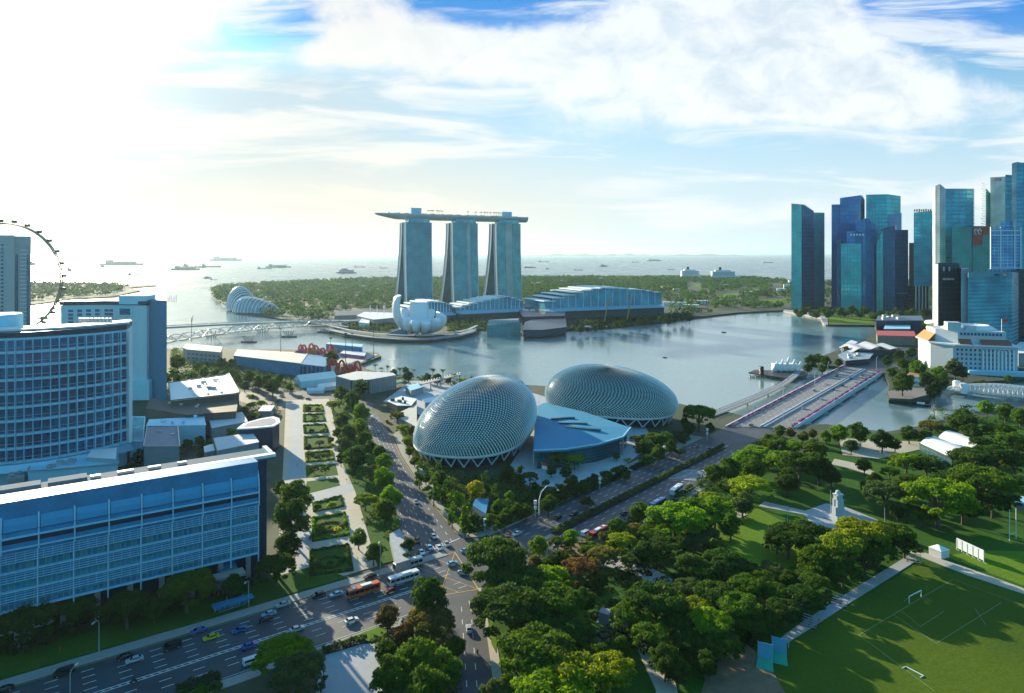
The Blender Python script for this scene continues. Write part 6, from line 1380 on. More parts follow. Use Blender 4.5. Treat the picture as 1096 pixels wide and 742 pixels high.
# ---------------------------------------------------------------- far woodland, ground cover, hedges (uncountable)
def inside(poly, x, y):
    c = False; n = len(poly)
    for i in range(n):
        (x0, y0), (x1, y1) = poly[i], poly[(i+1) % n]
        if (y0 > y) != (y1 > y) and x < (x1-x0)*(y-y0)/(y1-y0)+x0: c = not c
    return c
def woodland(name, poly, n, w, h, per, color, seed, size, keep=None):
    rg = np.random.default_rng(seed); xs = [p[0] for p in poly]; ys = [p[1] for p in poly]; C_, N_ = [], []; k = 0; tries = 0
    while k < n and tries < n*30:
        tries += 1; x = rg.uniform(min(xs), max(xs)); y = rg.uniform(min(ys), max(ys))
        if not inside(poly, x, y) or (keep and not keep(x, y)): continue
        k += 1; s = rg.uniform(.6, 1.3); d = rg.normal(0, 1, (per, 3)); d /= np.linalg.norm(d, axis=1)[:, None]; d[:, 2] = np.abs(d[:, 2])*1.0
        C_.append(np.array([x, y, h*s*.35])+d*rg.uniform(.8, 1.1, (per, 1))*np.array([w*s/2, w*s/2, h*s*.65])); N_.append(d)
    me = cards_mesh(name, np.concatenate(C_), np.concatenate(N_), size, M_LEAF, .5, seed); o = bpy.data.objects.new(name, me); COL.objects.link(o); o.color = (*color, 1); return tag(o, kind='stuff')
def clear_far(x, y):
    px, py = CX+F*x/y, HY+F*HC/y
    if 425 <= px < 715 and py > 322: return False
    if 355 < px < 425 and py > 333: return False
    if 300 < px < 360 and py > 344: return False
    if 809 < px < 852 and 319 < py < 326: return False
    if 765 < px < 792 and 313 < py < 320: return False
    if 790 < px < 815 and 309 < py < 313: return False
    if 700 < px < 765 and 322 < py < 332 and (int(px*.7) % 3): return False
    if (735 < px < 752 or 826 < px < 838) and 303 < py < 315: return False
    return True
woodland('woodland', P((226, 312), (232, 322), (262, 334), (300, 340.5), (360, 347), (372, 344), (420, 332), (560, 322), (600, 318), (640, 305), (640, 297.5), (560, 298), (400, 299), (330, 302), (270, 305), (240, 307)), 4600, 16, 14, 26, (.025, .07, .03), 1, 2.0, clear_far)
woodland('woodland', P((560, 298), (640, 297.5), (760, 297), (815, 298.5), (850, 302), (850, 331.5), (800, 332), (745, 337), (712, 342), (708, 322), (640, 312), (560, 318)), 3200, 15, 12, 26, (.028, .08, .025), 2, 1.9, clear_far)
woodland('woodland', P((-150, 303), (33, 303), (118, 305.5), (138, 307), (120, 316), (76, 319), (33, 325), (-150, 332)), 1300, 18, 14, 22, (.035, .07, .03), 3, 2.6)
woodland('woodland', P((845, 303), (1000, 303), (1000, 329), (960, 331.5), (884, 337), (850, 331)), 700, 14, 11, 26, (.025, .075, .025), 4, 1.9, lambda x, y: not (881 < CX+F*x/y < 938 and HY+F*HC/y > 338))
def cover(name, polypx, n, w, h, color, seed, size=.5, per=26):
    poly = P(*polypx) if max(p[0] for p in polypx) > 0 and isinstance(polypx[0][0], int) else polypx
    return woodland(name, poly, n, w, h, per, color, seed, size)
cover('ground_cover', ((428, 462), (440, 487), (470, 527), (497, 563), (508, 572), (560, 556), (600, 540), (560, 522), (545, 505), (520, 512), (480, 508), (452, 490), (440, 462)), 520, 4.5, 3, (.045, .10, .02), 5, .42)
cover('ground_cover', ((600, 540), (655, 518), (640, 512), (600, 526), (580, 530)), 120, 3.5, 2.2, (.035, .08, .02), 6)
cover('ground_cover', ((700, 488), (742, 470), (728, 462), (680, 470), (680, 486)), 140, 4, 2.4, (.035, .08, .02), 7)
cover('ground_cover', ((530, 650), (700, 600), (770, 640), (812, 690), (760, 712), (700, 700), (640, 742), (545, 742)), 260, 4, 1.8, (.03, .06, .018), 8)
cover('ground_cover', ((560, 597), (640, 570), (720, 532), (770, 500), (830, 462), (850, 480), (780, 540), (700, 580), (600, 620)), 330, 4, 2, (.04, .08, .018), 9)
cover('ground_cover', ((0, 650), (270, 610), (275, 632), (120, 672), (0, 705)), 300, 5, 3, (.02, .045, .015), 10)
cover('ground_cover', ((255, 436), (300, 430), (300, 445), (262, 452), (256, 448)), 60, 4, 2, (.05, .10, .02), 11, .4)
cover('ground_cover', ((352, 430), (372, 428), (394, 450), (398, 490), (420, 540), (430, 596), (408, 604), (386, 540), (366, 490)), 170, 4, 1.8, (.05, .10, .02), 12, .4)
cover('ground_cover', ((138, 478), (160, 482), (235, 488), (225, 470), (195, 482), (190, 500), (138, 500)), 120, 5, 3, (.035, .08, .02), 13, .5)
cover('ground_cover', ((184, 374), (250, 392), (330, 412), (310, 418), (240, 414), (182, 408)), 560, 5, 3.5, (.05, .10, .02), 14, .5)
cover('ground_cover', ((400, 686), (416, 676), (470, 655), (490, 742), (440, 742), (396, 700)), 90, 5, 2.5, (.03, .06, .02), 15, .4)
cover('ground_cover', ((1000, 440), (1096, 432), (1200, 440), (1200, 560), (1060, 545), (980, 520), (990, 470)), 300, 6, 3, (.03, .07, .02), 16, .6)
cover('ground_cover', ((948, 385), (1010, 370), (1015, 395), (1010, 415), (955, 412), (950, 400)), 160, 6, 4, (.04, .08, .02), 17, .6)
cover('ground_cover', ((476, 346), (516, 343), (520, 351), (508, 354), (480, 356)), 150, 9, 6, (.02, .055, .02), 21, 1.2)
cover('ground_cover', ((612, 344.5), (700, 341.5), (742, 336.5), (742, 339), (702, 344.5), (612, 350)), 260, 9, 6, (.02, .055, .02), 22, 1.2)
cover('ground_cover', ((366, 347), (420, 346), (424, 352), (404, 357), (374, 353)), 150, 8, 5, (.025, .06, .02), 23, 1.1)
cover('ground_cover', ((402, 398), (440, 404), (520, 408), (560, 411), (560, 415), (500, 413), (430, 408)), 110, 4, 2.5, (.035, .075, .02), 18, .5)
def hedge(name, label, path, w, h, color, seed, group=None):
    V = [Vector(p) for p in path]; t = thing(name, label, 'hedge', (V[0].x, V[0].y, K), 0, group); rg = np.random.default_rng(seed); C_, N_ = [], []
    for a, b in zip(V, V[1:]):
        L = (b-a).length; n = int(L*26*(w*.35+h*.5)); d = (b-a)/L; nn = Vector((-d.y, d.x)); s = rg.uniform(0, L, n); side = rg.uniform(-1, 1, n); bump = 1+.22*np.sin(s*1.3+seed)+.1*np.sin(s*3.7)
        z = h*bump*(1-.5*np.abs(side)**3)*rg.uniform(.25, 1, n)**.4; X = a.x-V[0].x+d.x*s+nn.x*side*w/2; Y_ = a.y-V[0].y+d.y*s+nn.y*side*w/2
        C_.append(np.stack([X, Y_, z], 1)); N_.append(np.stack([nn.x*side, nn.y*side, np.full(n, .8)], 1))
    me = cards_mesh('foliage', np.concatenate(C_), np.concatenate(N_), .3, M_LEAF, .6, seed); o = bpy.data.objects.new('foliage', me); COL.objects.link(o); o.parent = t; o.color = (*color, 1)
    b = MB()
    for a, c in zip(V, V[1:]): a2 = a-V[0]; c2 = c-V[0]; b.obox((a2.x, a2.y, .2), (c2.x, c2.y, .2), w*.9, .5)
    b.build('planter', M_DARK, t); return t
hedge('median_hedge', 'long green hedge down the middle of the avenue to the bridge', [Cpt(20, 19.4), Cpt(118, 19.4), Cpt(C_LEN-4, 19.4)], 2.8, 2.4, (.06, .11, .02), 1)
hedge('clipped_hedge', 'dark hedge along the grey plaza below the left road', [G(345, 700), G(392, 686)], 3, 2, (.03, .06, .02), 2)
hedge('clipped_hedge', 'clipped hedge at the bottom edge beside the left road', [G(188, 742), G(236, 726)], 3, 2.2, (.03, .07, .02), 3)
hedge('clipped_hedge', 'short hedge in front of the foyer plaza, nearer the junction', [G(646, 518), G(672, 506)], 4, 1.6, (.03, .06, .02), 4)
hedge('clipped_hedge', 'short hedge in front of the foyer plaza, nearer the bridge', [G(676, 503), G(694, 494)], 4, 1.6, (.03, .06, .02), 5)
gb = [((324, 434), (345, 434), (347, 441), (324, 441.5), 'topmost garden bed'), ((324, 444), (346, 443.5), (349, 451.5), (324, 452.5), 'second garden bed from the top'), ((324, 455.5), (349, 454.5), (352, 463.5), (325, 465), 'third garden bed from the top'),
      ((325, 468), (352, 467), (355, 480), (325, 482), 'fourth garden bed from the top'), ((326, 485), (356, 483), (358, 493), (327, 496), 'fifth garden bed from the top'), ((334, 540), (366, 531), (369, 543), (335, 549), 'first garden bed below the crossing lane'), ((333, 555), (370, 549), (375, 574), (334, 581), 'garden bed with a ring path'), ((331, 590), (374, 583), (379, 612), (331, 619), 'garden bed nearest the road')]
for i, (a, b_, c, d, nm) in enumerate(gb):
    q = P(a, b_, c, d); cx = sum(p[0] for p in q)/4; cy = sum(p[1] for p in q)/4; q = [(cx+(x-cx)*.9, cy+(y-cy)*.9) for x, y in q]
    hedge('bed_hedge', 'low hedge framing the '+nm, q+[q[0]], 1.3, 1.0, COLR['bmdgymbd'[i]], 20+i, 'low hedges round the garden beds')
for i, (px, py, r) in enumerate([(352, 565, 5.2), (353, 603, 4.8)]):
    x, y = G(px, py); n = 22; hedge('ring_hedge', ['circular hedge ring in the middle garden bed', 'circular hedge ring in the garden bed nearest the road'][i], [(x+r*math.cos(2*PI*k/n), y+r*math.sin(2*PI*k/n)) for k in range(n+1)], 1.2, .9, COLR['o'], 40+i)
for row in "332 487 12 R g;342 489 11 R g;350 488 10 R m;336 502 12 R d;348 503 12 R m;354 470 8 O m;330 478 9 O g;342 475 10 R o;340 541 12 S m;356 539 12 S y;345 566 12 S m;362 566 10 S v;340 604 12 S m;366 598 11 S d;353 564 7 S o;356 476 8 S v;330 437 8 O d;340 437 8 S y;336 448 8 S y;333 460 8 S d;346 459 8 S y;353 601 9 S m;370 560 9 S m;335 573 10 S d".split(';'):
    r_ = row.split(); tree(int(r_[0]), int(r_[1]), float(r_[2]), r_[3], r_[4], 'small planting in the garden beds')
# ================================================================ vehicles, ships, lamps
def profile_body(name, prof, w, mat, parent, taper=.0):
    """extruded side profile (x, z) with rounded shoulders"""
    m = MB(); n = len(prof)
    zmax = max(p[1] for p in prof)
    def Y(z, s): return s*(w/2-(taper*w/2)*max(0, (z-.75)/(zmax-.75+1e-6)))
    L = [(x, Y(z, -1), z) for x, z in prof]; Rr = [(x, Y(z, 1), z) for x, z in prof]
    m.face(L); m.face(Rr[::-1])
    for i in range(n): j = (i+1) % n; m.face([L[j], L[i], Rr[i], Rr[j]])
    return m.build(name, mat, parent)
M_LAMP = plain('lamp_glass', (.8, .8, .75), .2); M_RLAMP = plain('rear_lamp_red', (.5, .02, .01), .3)
def wheels(t, xs, w, r=.34):
    for x in xs:
        for s in (-1, 1): m = MB(); m.tube([(x, s*(w/2-.22), r), (x, s*(w/2+.02), r)], r, 12, 0, smooth=False); m.tube([(x, s*(w/2), r), (x, s*(w/2+.05), r)], r*.55, 8, 1); m.build('wheel', [M_TYRE, M_STEEL], t)
def make_car(kind):
    t = thing('parked', 'x', 'car')
    if kind == 'car':
        t.name = 'car'; w = 1.85; profile_body('body', [(-2.3, .35), (2.3, .35), (2.35, .65), (2.2, .85), (1.15, .98), (.45, 1.42), (-1.05, 1.45), (-1.7, 1.05), (-2.25, .98), (-2.35, .6)], w, M_PAINT, t, .30)
        for s in (-1, 1): m = MB(); m.face([(1.0, s*.87, 1.0), (.4, s*.74, 1.36), (-1.0, s*.74, 1.38), (-1.5, s*.86, 1.05)][::-s]); m.build('side_window', M_CARG, t)
        m = MB(); m.face([(1.18, -.74, 1.0), (1.18, .74, 1.0), (.5, .62, 1.42), (.5, -.62, 1.42)]); m.build('windscreen', M_CARG, t); m = MB(); m.face([(-1.72, .74, 1.08), (-1.72, -.74, 1.08), (-1.14, -.62, 1.45), (-1.14, .62, 1.45)]); m.build('rear_window', M_CARG, t); wheels(t, (1.4, -1.4), w)
    elif kind == 'van':
        t.name = 'van'; w = 2.0; profile_body('body', [(-2.6, .4), (2.5, .4), (2.55, .9), (1.9, 1.15), (1.3, 1.95), (-2.5, 2.0), (-2.6, 1.4)], w, M_PAINT, t, .12)
        for s in (-1, 1): m = MB(); m.face([(1.5, s*.99, 1.2), (1.1, s*.92, 1.8), (-2.3, s*.92, 1.82), (-2.3, s*.99, 1.2)][::-s]); m.build('side_window', M_CARG, t)
        m = MB(); m.face([(1.94, -.85, 1.17), (1.94, .85, 1.17), (1.36, .8, 1.92), (1.36, -.8, 1.92)]); m.build('windscreen', M_CARG, t); wheels(t, (1.6, -1.6), w)
    elif kind == 'bus':
        t.name = 'bus'; w = 2.6; profile_body('body', [(-5.9, .4), (5.9, .4), (6, 1.2), (5.85, 2.9), (5.6, 3.05), (-5.8, 3.05), (-6, 2.8)], w, M_PAINT, t, .03)
        for s in (-1, 1):
            for k in range(6): m = MB(); x = -4.9+k*1.85; m.box((x+.3, s*1.29, 1.95), (1.65, .06, 1.0)); m.build('side_window', M_CARG, t)
        m = MB(); m.box((5.96, 0, 1.9), (.1, 2.2, 1.4)); m.build('windscreen', M_CARG, t); m = MB(); m.box((-1, 0, 3.2), (4, 1.6, .3)); m.box((3.5, 0, 3.15), (1.2, 1.4, .2)); m.build('roof_unit', M_WHITE, t); wheels(t, (3.9, -3.4), w, .48)
    for s in (-1, 1):
        L = {'car': 2.3, 'van': 2.55, 'bus': 6.0}[kind]; m = MB(); m.box((L-.03, s*.68, .72), (.1, .36, .16)); m.build('headlight', M_LAMP, t); m = MB(); m.box((-L-.01, s*.7, .8), (.08, .3, .18)); m.build('tail_light', M_RLAMP, t)
    return t
VP = {}
CARC = {'white': (.72, .74, .76), 'silver': (.45, .48, .5), 'black': (.02, .022, .026), 'grey': (.13, .14, .15), 'red': (.4, .03, .03), 'dark red': (.16, .015, .02), 'blue': (.03, .12, .42), 'light blue': (.22, .45, .62), 'yellow': (.65, .52, .03), 'purple': (.12, .04, .22), 'orange': (.62, .14, .04), 'dark blue': (.015, .03, .09)}
VEH = []
def angA(): return math.atan2(A_DIR.y, A_DIR.x)
def angC(): return math.atan2(C_DIR.y, C_DIR.x)
def vehicle(kind, px, py, col, ang, where, z=.1):
    x, y = G(px, py, z+.6)
    if kind not in VP: VP[kind] = make_car(kind); t = VP[kind]
    else: t = dup(VP[kind])
    t.location = (x, y, z); t.rotation_euler = (0, 0, ang)
    for o in [t]+list(t.children): o.color = (*CARC[col], 1)
    t['category'] = kind; t['group'] = {'car': 'cars on the roads', 'van': 'vans on the roads', 'bus': 'buses on the roads'}[kind]
    VEH.append((t, f'{col} {kind} {where}', x, y)); return t
a = angA()
for kind, px, py, col, flip in [('van', 68, 720, 'black', 0), ('car', 133, 703, 'black', 0), ('car', 144, 706, 'silver', 0), ('van', 184, 692, 'black', 0), ('car', 226, 682, 'yellow', 0), ('car', 212, 675, 'blue', 0), ('car', 257, 674, 'blue', 0), ('car', 267, 691, 'blue', 1), ('van', 270, 708, 'white', 1),
        ('car', 288, 657, 'light blue', 0), ('car', 284, 663, 'black', 0), ('car', 303, 647, 'silver', 0), ('car', 318, 673, 'silver', 1), ('car', 341, 636, 'black', 0), ('car', 360, 636, 'light blue', 0), ('car', 396, 617, 'black', 0), ('car', 418, 632, 'dark red', 0), ('car', 376, 664, 'white', 1), ('car', 4, 738, 'black', 0)]:
    vehicle(kind, px, py, col, a+(PI if not flip else 0), 'on the lower left road')
vehicle('bus', 389, 634, 'orange', a+PI, 'with a pale roof unit on the lower left road'); vehicle('bus', 432, 621, 'white', a+PI, 'entering the junction'); vehicle('bus', 437, 606, 'silver', a+PI, 'behind the white one at the junction')
for o in bpy.data.objects:
    pass
vehicle('car', 484, 603, 'light blue', a-.1, 'crossing the box junction'); vehicle('car', 496, 613, 'silver', a-1.0, 'crossing the box junction'); vehicle('car', 498, 589, 'light blue', a, 'at the junction corner')
bAng = math.atan2(Br[1][1]-Br[0][1], Br[1][0]-Br[0][0])
for px, py, col in [(451, 591, 'white'), (460, 586, 'light blue'), (470, 586, 'white'), (478, 582, 'silver'), (464, 574, 'silver'), (447, 578, 'dark red'), (445, 537, 'silver')]: vehicle('car', px, py, col, bAng+PI, 'queueing on the avenue')
bA2 = math.atan2(Br[3][1]-Br[2][1], Br[3][0]-Br[2][0])
vehicle('car', 414, 482, 'light blue', bA2, 'on the shell avenue'); vehicle('van', 398, 447, 'white', bA2, 'far up the avenue'); vehicle('van', 414, 451, 'dark red', bA2, 'far up the avenue'); vehicle('car', 405, 462, 'silver', bA2, 'far up the avenue')
vehicle('car', 505, 646, 'dark blue', R(100), 'on the bottom road'); vehicle('car', 502, 673, 'silver', R(98), 'on the bottom road')
c = angC()
for kind, px, py, col, fl in [('car', 553, 571, 'white', 1), ('car', 543, 577, 'red', 1), ('car', 597, 554, 'black', 1), ('car', 614, 550, 'black', 1), ('van', 627, 571, 'white', 0), ('car', 758, 481, 'purple', 1), ('car', 668, 549, 'dark blue', 0), ('car', 745, 478, 'grey', 1)]:
    vehicle(kind, px, py, col, c+(PI if fl else 0), 'on the bridge avenue')
vehicle('bus', 641, 572, 'red', c, 'half hidden by roadside trees'); vehicle('bus', 704, 541, 'blue', c, 'half hidden by roadside trees'); vehicle('bus', 724, 526, 'white', c+.1, 'by the lane hatching beyond the hedge')
ba = math.atan2((B1L-B0L).y, (B1L-B0L).x)
for px, py, col in [(804, 455, 'black'), (879, 427, 'white'), (872, 418, 'grey'), (893, 417, 'dark blue'), (911, 405, 'blue'), (928, 404, 'silver'), (934, 399, 'white'), (923, 402, 'grey'), (860, 437, 'silver'), (884, 411, 'white'), (902, 413, 'black'), (916, 409, 'white'), (896, 402, 'grey')]: vehicle('car', px, py, col, ba, 'on the road bridge', .35)
for px, py, col in [(322, 424, 'silver'), (330, 427, 'black'), (302, 424, 'dark blue'), (312, 421, 'white'), (300, 428, 'silver')]: vehicle('car', px, py, col, R(-15), 'parked near the grandstand', .2)
def motorbike(px, py, ang, label):
    x, y = G(px, py); t = thing('motorbike', label, 'motorbike', (x, y, .1), ang); m = MB(); m.box((0, 0, .62), (1.1, .3, .35)); m.tube([(.5, 0, .6), (.75, 0, 1.05)], .05, 6); m.build('body', M_DARK, t)
    for s in (-.65, .65): m = MB(); m.tube([(s, -.07, .32), (s, .07, .32)], .32, 12, smooth=False); m.build('wheel', M_TYRE, t)
    x2 = thing('person', 'rider in '+label.split(' with a rider in ')[1] if ' with a rider in ' in label else 'rider in dark clothes', 'person', (x, y, .1), ang)
    m = MB(); m.lathe((-.15, 0, .8), [(0, 0), (.2, .02), (.19, .3), (.25, .55), (.1, .66), (.09, .72)], 12, sy=1.2); m.lathe((-.1, 0, 1.5), [(0, 0), (.11, .06), (.14, .17), (.1, .28), (0, .32)], 12)
    for s in (-1, 1): m.tube([(-.15, s*.14, .85), (.3, s*.2, .8), (.25, s*.2, .35)], [.11, .09, .06], 7); m.tube([(-.12, s*.26, 1.35), (.2, s*.3, 1.1), (.6, s*.25, 1.08)], [.07, .055, .04], 6)
    o = m.build('body', M_CLOTH, x2, merge=True); o.color = (.12, .03, .02, 1) if 'red' in label else (.02, .03, .05, 1); x2['label'] = x2['label']+', seated on the motorbike'
motorbike(511, 701, R(98), 'motorbike on the bottom road with a rider in dark red'); motorbike(143, 731, a, 'small dark motorbike on the lower left road with a rider in dark blue')
# people on the memorial plaza, paths and pavements (each a tiny standing figure)
PEOP = None
for k, (px, py, where, col) in enumerate([(588, 545, 'near the arched street lamp', (.6, .1, .1)), (612, 508, 'on the foyer plaza', (.5, .5, .5)), (640, 497, 'on the foyer plaza', (.1, .1, .2)), (655, 492, 'on the foyer plaza', (.6, .6, .6)), (330, 622, 'by the garden', (.5, .1, .1)), (383, 602, 'by the garden', (.1, .2, .4)), (362, 622, 'by the garden', (.05, .05, .06)), (844, 695, 'beside the blue cricket screens', (.6, .6, .6)), (838, 692, 'beside the blue cricket screens', (.05, .15, .4)), (806, 712, 'on the bare soil', (.5, .2, .05)), (345, 436, 'on the garden path', (.1, .1, .1)), (318, 500, 'on the garden walk', (.1, .1, .1)), (316, 522, 'on the garden walk', (.6, .6, .6)), (64, 700, 'on the dark verge', (.6, .1, .05)), (1022, 577, 'behind the sight screen', (.05, .06, .1))]):
    x, y = G(px, py)
    if PEOP is None:
        m = MB()
        for s in (-1, 1): m.tube([(.05*s, s*.09, .03), (0, s*.09, .45), (0, s*.1, .88)], [.06, .075, .1], 8); m.tube([(0, s*.21, 1.4), (.02, s*.26, 1.12), (.1, s*.25, .84)], [.06, .05, .035], 6); m.tube([(-.06+.05*s, s*.09, .03), (.16+.05*s, s*.09, .03)], .045, 6)
        m.lathe((0, 0, .82), [(0, 0), (.17, .03), (.15, .25), (.2, .5), (.17, .6), (.06, .66), (.055, .74)], 12, sx=.7, sy=1.1); m.lathe((.01, 0, 1.5), [(0, 0), (.08, .04), (.1, .13), (.085, .23), (0, .27)], 12)
        o = m.build('person', M_CLOTH, merge=True); PEOP = o
    else: o = PEOP.copy(); COL.objects.link(o)
    o.location = (x, y, K+.35 if py > 600 or px > 590 else K+.2); o.color = (*col, 1); tag(o, 'person', 'person', 'people on foot'); VEH.append((o, f'small standing person {where}', x, y))
# ---------------------------------------------------------------- street lamps
def lamp(px, pb, ptop, label, arc=1.0, ang=0.0):
    x, y = G(px, pb); h = min(16, (pb-ptop)*y/F); t = thing('street_lamp', label, 'street lamp', (x, y, K), ang); m = MB(); m.tube([(0, 0, 0), (0, 0, h*.85), (.5*arc, 0, h*.96), (2.4*arc, 0, h)], [.16, .12, .09, .07], 7); m.build('pole', M_STEEL, t); m = MB(); m.box((2.8*arc, 0, h), (1.1, .4, .2)); m.build('lamp_head', M_LAMP, t)
lamp(106, 702, 662, 'tall street lamp on the dark verge at the far left', ang=-PI/2); lamp(75, 742, 718, 'street lamp rising from the bottom edge at the left', ang=PI/2); lamp(266, 650, 620, 'street lamp beside the bus shelter', ang=-PI/2); lamp(407, 610, 578, 'street lamp at the end of the garden path', ang=-PI/2); lamp(553, 742, 722, 'teal street lamp at the bottom edge by the park corner', ang=PI)
def pylon(px, pb, ptop, label):
    x, y = G(px, pb); h = (pb-ptop)*y/F; t = thing('sign_pylon', label, 'pylon', (x, y, K)); m = MB(); m.box((0, 0, h*.45), (.5, .5, h*.9)); m.build('post', M_STEEL, t); m = MB(); m.box((0, 0, h*.85), (1.3, 1.0, h*.2)); m.box((0, 0, h*.55), (1.1, .9, h*.16)); m.build('sign_box', M_WHITE, t)
pylon(519, 570, 555, 'white boxed pylon at the junction corner of the shell garden'); pylon(573, 555, 535, 'white boxed pylon below the arched street lamp'); pylon(642, 524, 511, 'pale boxed pylon by the kerb in front of the foyer'); pylon(711, 492, 477, 'pale boxed pylon among trees near the farther shell'); pylon(757, 472, 458, 'pale boxed pylon at the bridge approach')
def arch_lamp():
    t = thing('arched_lamp', 'white arched lamp looping over the pavement trees', 'street lamp', (*G(577, 552), K), R(40)); m = MB(); m.tube([(0, 0, 0), (0, 0, 7), (1.5, 0, 10.5), (5, 0, 12.5), (9, 0, 12), (12, 0, 9)], [.25, .22, .2, .18, .15, .1], 8); m.build('pole', M_WHITE, t); m = MB(); m.lathe((12, 0, 8.6), [(0, 0), (.5, .1), (.3, .5), (0, .6)], 8); m.build('lamp_head', M_LAMP, t)
arch_lamp()
def flag(px, pb, label):
    x, y = G(px, pb); t = thing('flag_mast', label, 'flag', (x, y, K)); m = MB(); m.tube([(0, 0, 0), (0, 0, 13)], .14, 6); m.build('pole', M_STEEL, t)
    for nm, z0, z1, mt in (('red_band', 11.2, 12.8, RED), ('white_band', 9.6, 11.2, M_WHITE)): m = MB(); m.face([(0, -.1, z0), (2.6, -.4, z0-.4), (2.6, -.4, z1-.4), (0, -.1, z1)]); m.face([(0, -.05, z1), (2.6, -.35, z1-.4), (2.6, -.35, z0-.4), (0, -.05, z0)]); m.build(nm, mt, t)
flag(580, 522, 'red and white flag hanging before the foyer roof')
# ---------------------------------------------------------------- ships and boats
def ship(px, pw, pwidth, kind, label):
    Y = F*(HC-WZ)/(pw-HY); L = pwidth*Y/F; t = thing('cargo_ship', label, 'ship', (PX(px, Y), Y, WZ), TRG.uniform(-.2, .2)); b = L*.075; h = L*.05
    m = MB(); m.prism([(-L/2, -b), (L*.42, -b), (L/2, 0), (L*.42, b), (-L/2, b)], -1, h); m.build('hull', SHIPM, t)
    m = MB()
    if kind == 0: m.box((-L*.36, 0, h+L*.04), (L*.12, b*1.7, L*.08)); m.box((-L*.4, 0, h+L*.10), (L*.04, b, L*.05))
    elif kind == 1: m.box((-L*.3, 0, h+L*.04), (L*.14, b*1.7, L*.09)); m.box((.05*L, 0, h+L*.025), (L*.5, b*1.8, L*.05))
    else: m.box((0, 0, h+L*.05), (L*.7, b*1.7, L*.12)); m.box((-L*.1, 0, h+L*.14), (L*.3, b*1.4, L*.08))
    m.build('superstructure', SHIPM2, t); m = MB()
    for k in range(3): m.box((L*(.1+.12*k), 0, h+L*.04), (L*.012, L*.012, L*.09))
    m.build('mast', SHIPM, t)
SHIPM = plain('ship_hull', (.05, .08, .11), .6); SHIPM2 = plain('ship_house', (.28, .30, .32), .6)
SH = [(47, 284.6, 30, 0, 'faint long ship beside the grey tower'), (83, 290.5, 24, 0, 'dark ship right of the big wheel'), (117, 286.3, 22, 0, 'low ship below a longer one at the left'), (131, 284, 42, 1, 'long loaded ship at the left horizon'), (144, 294.5, 15, 0, 'small ship alone under the long loaded pair'), (199, 289, 30, 1, 'grey ship left of the tall box shaped one'), (208, 286.6, 26, 0, 'ship overlapping the grey one at centre left'), (226, 286, 22, 0, 'thin ship right of the overlapping pair'), (222, 298, 9, 2, 'tall box shaped boat on the glittering water'), (229, 299.6, 8, 0, 'tiny boat beside the box shaped boat'),
      (283, 288, 15, 0, 'smaller ship left of the container ship'), (298, 286.5, 26, 1, 'container ship above the garden trees'), (242, 279.3, 34, 1, 'faint ship on the horizon left of centre'), (371, 292.6, 22, 2, 'boxy car carrier left of the towers'), (385, 286.2, 12, 0, 'small ship behind the boxy carrier'), (411, 287.2, 9, 0, 'tiny ship just left of the first tower'), (567, 286.8, 14, 1, 'ship just right of the third tower'), (582, 280.5, 12, 0, 'faint ship near the horizon right of the towers'), (586, 288.2, 5, 2, 'rig shaped boat right of the third tower'), (619, 289.2, 10, 0, 'small ship with masts in mid sea'), (646, 285.5, 10, 2, 'squat ship in the right half of the sea'), (718, 288.8, 8, 0, 'tiny dark boat above the far shore, left of the cruise ships'), (822, 281.5, 12, 0, 'faint ship on the right horizon'), (680, 281, 9, 0, 'faint dot of a ship in the right sea'), (700, 279.5, 16, 1, 'very faint ship on the horizon above the convention hall')]
for s_ in SH: ship(*s_)
def boat(px, py, L, label, col=(.6, .6, .6)):
    x, y = G(px, py, WZ); t = thing('small_boat', label, 'boat', (x, y, WZ+.05), TRG.uniform(-1, 1)); m = MB(); m.prism([(-L/2, -L*.16), (L*.3, -L*.16), (L/2, 0), (L*.3, L*.16), (-L/2, L*.16)], -.3, L*.11, bottom=True); m.build('hull', M_DARK, t); m = MB(); m.box((-L*.08, 0, L*.16), (L*.45, L*.22, L*.12)); m.build('cabin', M_WHITE, t)
boat(57, 331, 18, 'small dark boat on the glittering basin by the white hotel'); boat(48, 341, 24, 'dark boat nearer the white hotel on the basin'); boat(630, 352, 20, 'dark boat with a mast before the convention hall'); boat(712, 383, 6, 'tiny boat out on the open bay'); boat(775, 356, 8, 'tiny dark boat in the middle of the bay'); boat(987, 434.5, 12, 'white river boat with a wake beside the river terrace')
def barge_crane(px, py, label):
    x, y = G(px, py, WZ); t = thing('crane_barge', label, 'barge', (x, y, WZ)); m = MB(); m.box((0, 0, .8), (34, 12, 3)); m.build('hull', M_DARK, t); m = MB(); m.tube([(-6, 0, 2), (4, 0, 52)], 1, 5); m.tube([(-6, 3, 2), (4, 0, 52)], .7, 5); m.build('boom', plain('crane_yellow', (.45, .30, .08), .6), t); m = MB(); m.box((-7, 0, 5), (8, 7, 6)); m.build('cabin', M_DARK, t)
barge_crane(650, 349, 'barge with a yellow crane boom before the convention hall'); barge_crane(674, 347.5, 'second crane barge to the right of the yellow boom')
